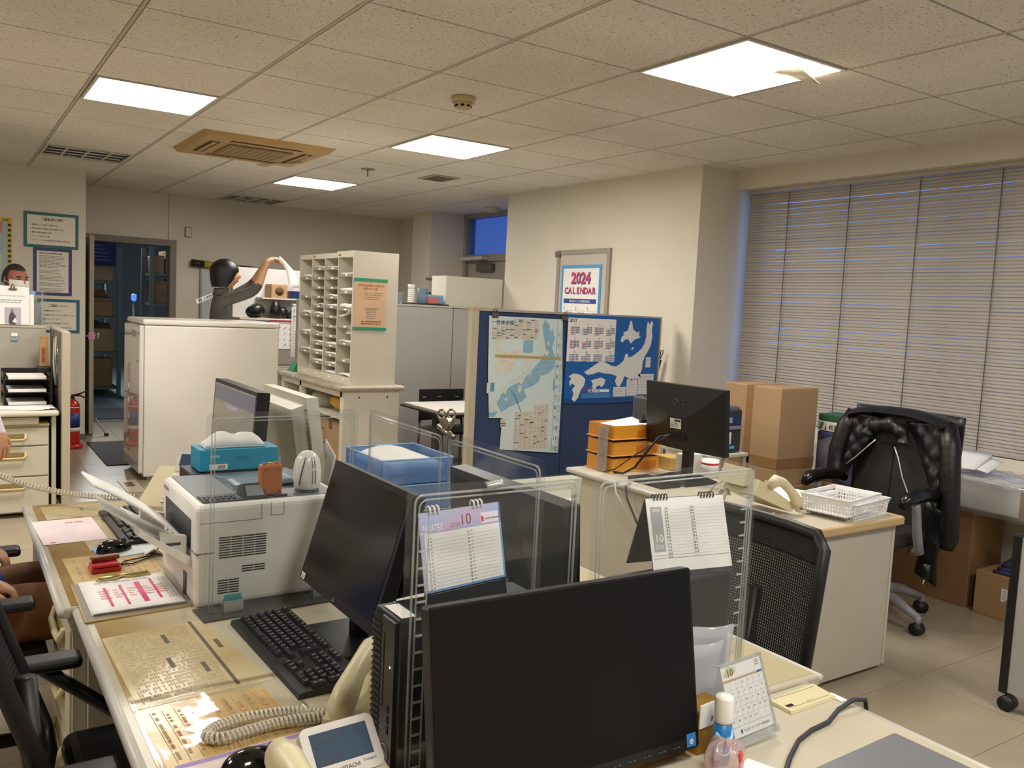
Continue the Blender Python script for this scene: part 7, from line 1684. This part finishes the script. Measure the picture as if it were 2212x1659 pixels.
# telephone on its stand, papers, baskets
ph = thing('desk_telephone', 'ivory telephone tilted up on a white wire stand at the far island', 'telephone', (2.88, 2.40, D+.001), group='ivory desk telephones')
ivd = mat('phone_ivory2', 'd3c9a6', .4)
b = B(ivd); b.hexa([(2.76, 2.30, D+.10), (2.79, 2.30, D+.16), (2.79, 2.50, D+.16), (2.76, 2.50, D+.10)], [(2.98, 2.28, D+.012), (3.0, 2.28, D+.04), (3.0, 2.48, D+.04), (2.98, 2.48, D+.012)]); part('base', b, ph)
b = B(ivd); b.hexa([(2.735, 2.34, D+.13), (2.76, 2.34, D+.205), (2.76, 2.47, D+.205), (2.735, 2.47, D+.13)], [(2.79, 2.34, D+.13), (2.80, 2.34, D+.19), (2.80, 2.47, D+.19), (2.79, 2.47, D+.13)]); part('display', b, ph)
b = B(ivd); b.tube([(2.84, 2.29, D+.135), (2.87, 2.285, D+.155), (2.91, 2.28, D+.145), (2.96, 2.275, D+.105), (3.0, 2.27, D+.06), (3.005, 2.268, D+.035)], [.018, .026, .020, .019, .026, .018], 12); part('handset', b, ph)
b = B(white_m); b.tube([(2.80, 2.33, D+.11), (2.76, 2.33, D+.03), (2.75, 2.33, D+.008), (2.86, 2.29, D+.006), (2.88, 2.29, D+.012)], .008, 8); b.tube([(2.80, 2.47, D+.11), (2.76, 2.47, D+.03), (2.75, 2.47, D+.008), (2.86, 2.46, D+.006)], .008, 8); b.tube([(2.75, 2.33, D+.008), (2.75, 2.47, D+.008)], .008, 8); part('wire_stand', b, ph)
solo('phone_cord', B(mat('cord_ivory', 'd6d0c0')).tube([(2.80, 2.36, D+.14), (2.77, 2.44, D+.15), (2.74, 2.50, D+.10), (2.73, 2.56, D+.012)], .004, 6), 'ivory cord rising behind the far island telephone', 'cord')
solo('coiled_cord', coil([(3.0, 2.275, D+.022), (3.04, 2.26, D+.011), (3.08, 2.28, D+.011), (3.14, 2.25, D+.011)], .006, .006, .0018), 'short coiled cord between the far telephone and the basket', 'cord')
b = B(paper_m)
for k in range(3): b.at((3.22, 2.46, D+.003+.010*k), .15+.12*k).bb(-.15, .15, -.105, .105, 0, .006)
solo('paper_stack', b, 'stack of white papers behind the white basket', 'papers')
docsheet('notice_strip', 'white printed strip taped at the front of the far island desk', [(2.745, 2.13), (2.745, 2.33), (2.80, 2.33), (2.80, 2.13)][::-1], mat('strip_paper', 'e3dcc6', .6), lambda b, fr, W, H_: None, D+.0005, .0008)
def basket(label, cx, cy, z, rz, L=.30, Wd=.215, hh=.072):
    t = thing('plastic_basket', label, 'basket', (cx, cy, z), rz, 'white slotted baskets'); bm_ = mat('basket_white', 'e6e6e6', .4, trans=.0)
    a, c = L/2-.012, Wd/2-.012
    part('floor_panel', B(bm_).bb(-a, a, -c, c, 0, .003), t, False)
    for (axis, s_, l, o) in (('x', -1, a, c), ('x', 1, a, c), ('y', -1, c, a), ('y', 1, c, a)):
        b = B(bm_); fl_ = .012*s_
        def pp(u, z_): return (u, s_*(o+.010*z_/hh), z_) if axis == 'x' else (s_*(o+.010*z_/hh), u, z_)
        def bar(u0, z0_, u1, z1_, th=.0022):
            q = [pp(u0, z0_), pp(u1, z0_), pp(u1, z1_), pp(u0, z1_)]; nn = V((0, s_*th, 0)) if axis == 'x' else V((s_*th, 0, 0)); b.hexa(q, [V(v)+nn for v in q])
        for zl in (0, .016, .031, .046): bar(-l, zl, l, zl+.005)
        bar(-l-.008, hh-.014, l+.008, hh)
        nb_ = int(2*l/.0125)
        for k in range(nb_+1): u = -l+2*l*k/nb_; bar(u-.0018, .003, u+.0018, hh-.012, .0017)
        part('slotted_wall', b, t, False)
    part('rim', B(bm_).tube([(-L/2, -Wd/2, hh), (L/2, -Wd/2, hh), (L/2, Wd/2, hh), (-L/2, Wd/2, hh)], .004, 6, closed=True), t, False)
basket('white slotted basket at the end of the far island desk, lower of two', 3.255, 2.195, D+.001, .12)
basket('white slotted basket nested on top at the end of the far island desk', 3.205, 2.205, D+.020, .16)
# ================================================================ RIGHT SIDE: CARTONS, JACKET CHAIR, PACKAGE
def carton(label, x0, x1, y0, y1, z0, z1, m=card_m, tape='x', name='carton', label_box=None):
    t = thing(name, label, 'carton', ((x0+x1)/2, (y0+y1)/2, z0))
    part('box', B(m).bb(x0, x1, y0, y1, z0, z1, .004), t)
    ym, xm = (y0+y1)/2, (x0+x1)/2
    if tape == 'x':
        b = B(cardd_m); b.bb(x0-.001, x1+.001, ym-.03, ym+.03, z1-.0005, z1+.001); b.bb(x0-.0015, x0, ym-.03, ym+.03, z0+.02, z1); part('tape', b, t)
    if tape == 'b':
        b = B(cardd_m); b.bb(x0-.0015, x0, y0+.20, y0+.25, z0, z1); b.bb(x0-.0015, x1, y0-.0015, y0, z0+.10, z0+.16); b.bb(x0-.0015, x0, y0, y1, z0+.10, z0+.16); b.bb(x0, x1, y0+.20, y0+.25, z1-.0005, z1+.001); part('tape', b, t)
    part('flap_seam', B(mat('seam_brown', '7d5c38', .8)).bb(x0, x1, y0+.002, y0+.005, z1+.0002, z1+.0006), t)
    if label_box: part('shipping_label', B(paper_m).bb(*label_box), t); 
    return t
carton('tall brown carton by the window, upper of two, taped down its side', 3.95, 4.28, 3.15, 3.57, .561, 1.125, mat('cardboard_light', 'ac8c69', .8, var=.04, scale=3), 'b')
carton('brown carton under the tall carton by the window', 3.93, 4.30, 3.13, 3.59, 0, .56, card_m)
carton('low brown carton behind the jacket chair', 4.38, 4.90, 2.90, 3.38, 0, .56, mat('cardboard_warm', 'ab875c', .8, var=.04))
carton('big dark brown carton under the bubble-wrapped parcel', 4.62, 4.96, 2.36, 2.88, 0, .555, mat('cardboard_dark', '8a6844', .8, var=.07, scale=4), 'x')
cl = carton('small brown carton on the floor with a shipping label', 4.60, 4.90, 1.88, 2.31, 0, .235, card_m, 'x', label_box=(4.597, 4.5995, 1.93, 2.17, .10, .17))
fr = Fr((4.5965, 2.17, .10), (0, -1, 0), (0, 0, 1)); b = B(ink_m)
for k in range(5): lines(b, fr, .01, .22, [.015+.011*k], .003, inkg_m, .0006)
b.rect(fr, .02, .004, .2, .009, .0006, mat('label_navy', '2a2a50', .7)); part('print', b, cl)
cloth = mat('purple_cloth', '4d4a78', .9, bump=.4, bscale=30, var=.1)
b = B(cloth)
for k in range(3): b.sheet(9, 7, lambda u, v: (4.615+.24*u+.01*k, 1.90+.33*v-.015*k, .2385+.024*k+.008*math.sin(6*u+3*v+k)+.006*math.sin(9*v)), .02)
solo('folded_cloth', b, 'folded purple-grey cloths on the small floor carton', 'cloth')
# bubble wrapped parcel
pk = thing('wrapped_parcel', 'white foam parcel with brown tape bands under clear plastic wrap', 'parcel', (4.72, 2.22, .556))
foam = mat('foam_white', 'f2f0ee', .7, var=.03)
part('foam_block', B(foam).bb(4.56, 4.97, 1.72, 2.50, .558, .72, .012), pk)
for y in (2.06, 1.86): 
    b = B(mat('parcel_tape', 'a07a58', .4)); b.bb(4.558, 4.972, y, y+.045, .7195, .7215); b.bb(4.558, 4.5605, y, y+.045, .556, .7215); part('tape_band', b, pk)
wrapm = clear('wrap_clear', (.93, .93, .93), 1.5, .10, 'f4f2f0', .08)
b = B(wrapm)
b.sheet(18, 24, lambda u, v: (4.535+.40*u, 1.70+.86*v, .735+.012*math.sin(21*u+9*v)+.010*math.sin(31*v+4*u)-.03*(2*u-1)**6), .001)
b.sheet(10, 24, lambda u, v: (4.54-.018*math.sin(PI*u)+.008*math.sin(25*v+6*u), 1.70+.86*v, .54+.19*u), .001); part('plastic_wrap', b, pk)
b = B(paper_m); b.sheet(6, 5, lambda u, v: (4.60+.16*u, 2.30+.22*v, .757+.05*u+.014*math.sin(3*v)), .002); b.sheet(6, 5, lambda u, v: (4.58+.17*u, 2.36+.22*v, .765+.07*u), .002); solo('paper_sheets', b, 'white sheets lying on the wrapped parcel by the jacket', 'papers')
nt_ = thing('framed_notice', 'white table notice bordered in teal tape on the wall under the blind', 'notice', (4.993, 2.61, .58))
fr = Fr((4.997, 2.74, .58), (0, -1, 0), (0, 0, 1)); W, Hh = .25, .22
part('sheet', B(paper_m).prism(fr, [(0, 0), (W, 0), (W, Hh), (0, Hh)], 0, .001), nt_)
for (a, c, d, e) in ((0, 0, W, .02), (0, Hh-.02, W, Hh), (0, .02, .02, Hh-.02), (W-.02, .02, W, Hh-.02)): part('tape_border', B(mat('teal_tape2', '2f7f86', .5)).prism(fr, [(a, c), (d, c), (d, e), (a, e)], .001, .002), nt_)
b = B(ink_m); cjk(b, fr, '内線番号一覧', W/2, Hh-.05, .018, ink_m, .0024, align='c')
for k in range(6): b.rect(fr, .03, .03+.02*k, W-.03, .031+.02*k, .0024, inkg_m); cjk(b, fr, '営業', .05, .034+.02*k, .012, ink_m, .0026); lines(b, fr, .12, .2, [.040+.02*k], .005, inkg_m, .0026)
part('print', b, nt_)
# printed carrier bag by the window
bg_ = thing('carrier_bag', 'printed bag with a green top and white name band behind the jacket chair', 'bag', (4.5, 3.2, .561))
b = B(mat('bag_navy', '2b3358', .6, col2='5a608c', scale=20)); b.bb(4.42, 4.62, 2.98, 3.24, .5615, .86, .01); part('lower_panel', b, bg_); part('name_band', B(white_m).bb(4.419, 4.621, 2.979, 3.241, .862, .92, .004), bg_); part('top_panel', B(mat('bag_green', '2d6048', .6)).bb(4.42, 4.62, 2.98, 3.24, .922, .965, .006), bg_)
fr = Fr((4.4185, 3.24, .862), (0, -1, 0), (0, 0, 1)); b = B(ink_m); cjk(b, fr, '松岡満運輸', .08, .012, .036, ink_m, .001, .015); b.poly(fr, [(.01, .01), (.03, .01), (.045, .05), (.025, .05)], .001, mat('logo_green', '2f8a5a', .5)); b.poly(fr, [(.05, .01), (.065, .01), (.06, .04)], .001, inkr_m); part('print', b, bg_)
b = B(wrapm); b.grid(14, 9, lambda u, v: (4.40+.05*math.sin(PI*v)*math.cos(2*PI*u), 3.12+.12*math.sin(PI*v)*math.sin(2*PI*u)*(1+.2*math.sin(9*u)), .70-.12*math.cos(PI*v)+.015*math.sin(13*u+7*v)), cu=True); solo('plastic_bag', b, 'crumpled clear bubble wrap beside the printed bag', 'plastic wrap')

# ---- leather chair with jacket (faces the far island, towards the viewer)
jc = thing('leather_chair', 'black leather swivel chair with grey armposts by the window', 'chair', (4.02, 2.58, 0))
lea = mat('leather', '2c2a28', .38, bump=.15, bscale=60); gpl = mat('grey_plastic', '8d8f93', .4)
def K(s_, h_, d_): # sideways to the viewer's right, height, towards the viewer
    return (4.13-d_-.03*s_, 2.555-s_-.04*d_, h_)
b = B(lea); b.grid(15, 12, lambda u, v: K((-.235+.47*u)*(1-.10*v**3), .50+.56*v, -.02+.045*math.cos((2*u-1)*1.4)-.05*v)); b.grid(15, 12, lambda u, v: K((.235-.47*u)*(1-.10*v**3), .50+.56*v, -.05-.02*math.cos((2*u-1)*1.4)-.05*v)); part('backrest', b, jc)
part('back_seam', B(mat('leather_seam', '191817', .5)).tube([K(0, .55+.05*k, .028-.05*(.05*k+.05)/.56) for k in range(10)], .0025, 5), jc)
part('seat', B(lea).bb(3.72, 4.14, 2.31, 2.80, .42, .50, .035, 3), jc)
for s_ in (-1, 1):
    o = .285*s_
    part('arm_post', B(gpl).tube([K(o*.8, .40, .15), K(o, .42, .17), K(o, .50, .20), K(o, .63, .23), K(o, .66, .24)], [.02, .024, .022, .020, .020], 10), jc)
    part('armrest', B(blackg_m if False else mat('arm_black', '101011', .25)).tube([K(o*.98, .665, .0), K(o, .69, .08), K(o, .70, .20), K(o, .69, .32), K(o, .66, .36)], [.022, .032, .034, .034, .02], 12), jc)
part('gas_stem', B(steel_m).cyl((4.02, 2.58, .10), (4.02, 2.58, .42), .028, n=14), jc)
for k in range(5):
    a = k*2*PI/5-.45; ex, ey = 4.02+.33*math.cos(a), 2.58+.33*math.sin(a)
    part('base_arm', B(gpl).tube([(4.02, 2.58, .15), (4.02+.2*math.cos(a), 2.58+.2*math.sin(a), .13), (ex, ey, .085)], [.032, .026, .018], 8), jc); part('caster_stem', B(gpl).cyl((ex, ey, .05), (ex, ey, .095), .016, n=10), jc)
    part('caster', B(mat('caster_black', '0e0e0f', .5)).cyl((ex-.025*math.sin(a), ey+.025*math.cos(a), .03), (ex+.025*math.sin(a), ey-.025*math.cos(a), .03), .030, n=16), jc)
jk = thing('leather_jacket', 'black quilted leather jacket draped over the window-side swivel chair', 'jacket', (4.13, 2.555, .45))
jm = mat('jacket_leather', '0c0c0e', .42, bump=.5, bscale=35); ql = mat('jacket_quilt', '101013', .36, bump=.12, bscale=60)
def quilt(s_, h_): # diamond quilting relief
    return .011*abs(math.sin((s_+h_)*32))*abs(math.sin((s_-h_)*32))
def side(sg):
    # inner front lining: from the shoulder line down to the opening edge
    def f(u, v):
        top_s, bot_s = .255*sg, .305*sg
        h_ = 1.045-.46*v if sg > 0 else 1.045-.37*v
        ins = (.055+.235*v**.8)*sg if sg > 0 else (.065+.20*v)*sg
        so_ = top_s+(bot_s-top_s)*v; si_ = min(abs(ins), abs(so_)-.01)*sg
        s_ = so_+(si_-so_)*u
        return K(s_, h_-.02*u*(1-v), .045+.03*math.sin(PI*u)*(.4+v*.5)+quilt(s_, h_)-.05*(h_-.5)/.56)
    return B(ql).sheet(30, 30, f, .006)
part('lining', side(1), jk); part('lining', side(-1), jk)
b = B(jm); b.grid(26, 10, lambda u, v: K(-.275+.55*u, 1.045+.034*math.sin(PI*v)+.010*math.sin(PI*u)-.030*abs(2*u-1)**3, -.11+.155*v+.006*math.sin(17*u))); part('shoulders', b, jk)
b = B(jm); b.sheet(16, 14, lambda u, v: K(-.31+.62*u, 1.07-.62*v, -.11-.02*math.sin(PI*u)-.012*math.sin(9*u+3*v)), .008); part('back_panel', b, jk)
b = B(jm)
def col(u, v):
    a = PI*u; r = .036+.007*math.sin(26*u); ph = 2*PI*v
    cs, ch = -.01-.105*math.cos(a), .925+.075*math.sin(a)
    return K(cs-r*.9*math.cos(ph)*math.cos(a), ch+r*math.cos(ph)*math.sin(a)*1.0+.0, .07+r*.8*math.sin(ph))
b.grid(28, 12, col, cv=True); part('collar', b, jk)
b = B(mat('collar_inside', '050506', .6)); b.grid(10, 6, lambda u, v: K(-.10+.19*u, .90+.085*v*math.sin(PI*max(.05, min(.95, u)))+.01, .055)); part('collar_lining', b, jk)
zp = mat('zip_pale', 'cfcabb', .3, metal=.4)
part('zip', B(zp).tube([K(-.055, .915, .085), K(-.10, .87, .088), K(-.17, .80, .085), K(-.225, .755, .080)], .0035, 6), jk)
part('zip', B(zp).tube([K(.055, .895, .085), K(.085, .84, .09), K(.115, .75, .09), K(.155, .67, .088), K(.215, .60, .085)], .0035, 6), jk)
b = B(jm); b.tube([K(-.262, 1.03, -.03), K(-.295, .95, .0), K(-.318, .82, .03), K(-.315, .72, .045), K(-.275, .665, .06)], [.045, .050, .048, .045, .038], 14); part('sleeve', b, jk)
b = B(jm); b.tube([K(.268, 1.03, -.03), K(.305, .92, .0), K(.328, .78, .02), K(.345, .62, .025), K(.355, .48, .03), K(.352, .43, .03)], [.045, .050, .048, .045, .045, .030], 14); part('sleeve', b, jk)
b = B(jm); b.sheet(8, 12, lambda u, v: K(.235+.10*u-.02*v, .66-.38*v-.05*u, .05+.015*math.sin(8*v+3*u)), .010); b.tube([K(.27, .34, .06), K(.275, .27, .06), K(.255, .225, .06)], [.035, .018, .003], 8); part('front_flap', b, jk)
part('zip_pull', B(zp).tube([K(.272, .26, .075), K(.268, .235, .078)], .005, 6), jk)

for (m_, pts, n) in ((mat('cord_ivory', 'd6d0c0'), [(2.735, 3.10, D+.006), (2.70, 3.10, D+.004), (2.695, 3.08, D-.05), (2.70, 2.98, D-.14), (2.715, 2.90, D-.19), (2.74, 2.86, D-.22)], 'ivory cord hanging over the front of the far island desk'), (black_m, [(2.735, 3.02, D+.005), (2.70, 3.02, D+.003), (2.697, 3.0, D-.06), (2.70, 2.94, D-.14), (2.715, 2.90, D-.21), (2.74, 2.90, D-.26)], 'black cord hanging over the front of the far island desk')):
    solo('desk_cable', B(m_).tube(pts, .005, 6), n, 'cord')
# ---- low mobile panel at the right edge
mb = thing('mobile_panel', 'low grey panel with a black frame on casters at the right edge', 'mobile panel', (3.53, 1.2, 0))
part('panel', B(mat('panel_grey', 'a9a8a4', .4)).bb(3.515, 3.545, .72, 1.60, .075, .71), mb)
part('frame', B(black_m).bb(3.51, 3.55, 1.598, 1.635, .065, .715, .008), mb); part('frame', B(black_m).bb(3.51, 3.55, .722, 1.598, .705, .722, .006), mb); part('frame', B(black_m).bb(3.51, 3.55, .69, .722, .065, .715, .008), mb)
for y in (1.60, .73): part('caster', B(mat('caster_black', '0e0e0f')).cyl((3.505, y, .03), (3.555, y, .03), .030, n=16).cyl((3.53, y, .03), (3.53, y, .07), .012, n=8), mb)

# ================================================================ FOREGROUND RIGHT
sk = thing('desk_outlet', 'cream desk-top cable outlet cover with a dark slot', 'outlet cover', (1.54, 1.11, D)); sp_ = mat('outlet_cream', 'd9cda4', .4)
z = D+.0005
part('cover', B(sp_).hexa([(1.455, 1.075, z), (1.612, 1.078, z), (1.620, 1.146, z), (1.458, 1.136, z)], [(1.458, 1.077, z+.006), (1.609, 1.080, z+.006), (1.617, 1.144, z+.006), (1.461, 1.134, z+.006)]), sk)
part('slot', B(dark_m).bb(1.468, 1.488, 1.092, 1.101, z+.006, z+.0066), sk); part('groove', B(mat('groove', '8f8566', .6)).bb(1.47, 1.60, 1.088, 1.0895, z+.006, z+.0064), sk); part('groove', B(mat('groove', '8f8566')).bb(1.47, 1.605, 1.132, 1.1335, z+.006, z+.0064), sk); part('badge', B(mat('badge', 'c2b68e', .4)).bb(1.53, 1.55, 1.085, 1.095, z+.006, z+.0066), sk)
solo('tape_scrap', B(mat('scrap_green', '7fae8c', .5)).bb(1.60, 1.618, 1.085, 1.14, D+.0005, D+.0012).bb(1.605, 1.625, 1.06, 1.10, D+.0013, D+.0018, m=paper_m), 'scrap of green and white tape at the right desk edge', 'tape')
lp = thing('laptop', 'closed grey laptop at the bottom right of the picture', 'laptop', (1.39, .80, D)); lpm = mat('laptop_grey', '8c8e94', .35, metal=.5)
part('base', B(lpm).at((1.395, .775, D+.001), .03).bb(-.16, .16, -.115, .125, 0, .009, .004), lp); part('lid', B(lpm).at((1.395, .775, D+.001), .03).bb(-.16, .16, -.115, .125, .010, .017, .005), lp)
b = B(mat('cable_dark', '2b2a30', .5)); b.tube([(1.655, 1.03, D-.10), (1.652, 1.03, D-.02), (1.640, 1.028, D+.012), (1.60, 1.03, D+.020), (1.55, 1.03, D+.010), (1.49, 1.01, D+.006), (1.43, 1.005, D+.006), (1.37, .99, D+.006), (1.30, .955, D+.006), (1.25, .925, D+.006), (1.20, .87, D+.006)], .0048, 8); solo('power_cable', b, 'dark cable running over the right desk edge towards the viewer', 'cable')
solo('white_box', B(paper_m).at((1.165, .90, D+.001), .35).bb(-.07, .07, -.06, .06, 0, .018, .003), 'corner of a white box at the bottom of the picture beside the cable', 'box')
gs = thing('glue_stick', 'glue stick with a white cap and blue wave label beside the clear calendar', 'glue stick', (1.180, 1.018, D)); gc = (1.180, 1.016, D+.001)
part('body', B(mat('glue_blue', '1f74b4', .35)).lathe([(.0155, 0), (.0165, .003), (.0165, .078)], gc, 24), gs); part('cap', B(white_m).lathe([(.0170, .078), (.0172, .082), (.0172, .122), (.0155, .126), (.004, .127)], gc, 24), gs)
b = B(mat('glue_pale', '9fd0e6', .35)); b.tube([(gc[0]+.0166*math.cos(a), gc[1]+.0166*math.sin(a), gc[2]+.058+.010*math.sin(a*1.2+.5)) for a in [-PI+k*PI/10 for k in range(12)]], .004, 6); b.tube([(gc[0]+.0166*math.cos(a), gc[1]+.0166*math.sin(a), gc[2]+.030+.010*math.sin(a*1.2+.8)) for a in [-PI+k*PI/10 for k in range(12)]], .0028, 6); part('wave_print', b, gs)
b = B(clear('folder_clear', (.90, .92, .94), 1.45, .38, 'e2e4ea', .12)); b.sheet(8, 8, lambda u, v: (1.165+.145*u+.02*v*(u-.3), 1.128+.018*math.sin(3*u), .725+.165*v+.006*math.sin(6*u)), .004); b.sheet(8, 6, lambda u, v: (1.17+.11*u+.02*v, 1.136+.01*math.sin(4*u+2), .72+.14*v), .003); solo('clear_folder', b, 'translucent plastic folder of papers behind the glue stick', 'folder')
ab = thing('amber_box', 'amber translucent box behind the foreground monitor edge', 'box', (1.19, 1.07, D)); am = clear('amber', (.78, .60, .28), 1.45, .35, 'c29a4a', .15)
part('shell', B(am).bb(1.155, 1.235, 1.05, 1.112, D+.001, .775, .006), ab)
b = B(paper_m); fr = Fr((1.152, 1.046, .745), (1, 0, 0), (0, .0, 1)); b.prism(fr, [(0, 0), (.075, .005), (.075, .05), (0, .045)], -.002, 0); b.text(fr, 'MM', .045, .028, .016, .0006, ink_m, 'l', .01); b.text(fr, 'HB', .03, .010, .016, .0006, ink_m, 'l', .01); solo('printed_card', b, 'white printed card standing between the glue stick and monitor', 'card')
solo('amber_tray', B(am).bb(1.00, 1.15, 1.06, 1.16, D+.0005, D+.014, .003) if False else B(am).bb(1.0, 1.15, 1.07, 1.11, D+.001, D+.02, .004), 'flat amber tray under the right end of the foreground monitor', 'tray')
pb_ = clear('bag_pink', (.92, .84, .84), 1.45, .30, 'ecd4d4', .10)
b = B(pb_)
b.grid(26, 14, lambda u, v: (1.140+.036*math.sin(PI*v)**.7*math.cos(2*PI*u)*(1+.28*math.sin(10*PI*u+4*v)), .972+.032*math.sin(PI*v)**.7*math.sin(2*PI*u)*(1+.25*math.sin(8*PI*u+3*v)), D+.036-.034*math.cos(PI*v)+.006*math.sin(14*PI*u+5*v)), cu=True)
bgx = solo('plastic_bag', b, 'crumpled pinkish plastic bag with a red mark below the glue stick', 'plastic bag')
b = B(mat('bag_red', 'd8403c', .4)); b.sheet(6, 8, lambda u, v: (1.138+.014*u, .940-.004*math.sin(3*v)+.006*u, D+.030+.034*v+.004*math.sin(6*u)), .002); part('red_mark', b, bgx)
b = B(acre_m); b.sheet(8, 6, lambda u, v: (.745+.03*u, 1.180-.008*math.sin(PI*v)-.004*u, 1.198+.014*v+.004*u), .001); solo('tape_curl', b, 'curled scrap of clear tape on the acrylic screen top above the blue-headed calendar', 'tape')

# small flat print that nobody could pick apart stays joined
for o in C.objects:
    if o.type == 'MESH' and o.parent and ('print' in o.name or o.name.startswith(('button_marks', 'slotted_wall'))): o['kind'] = 'stuff'
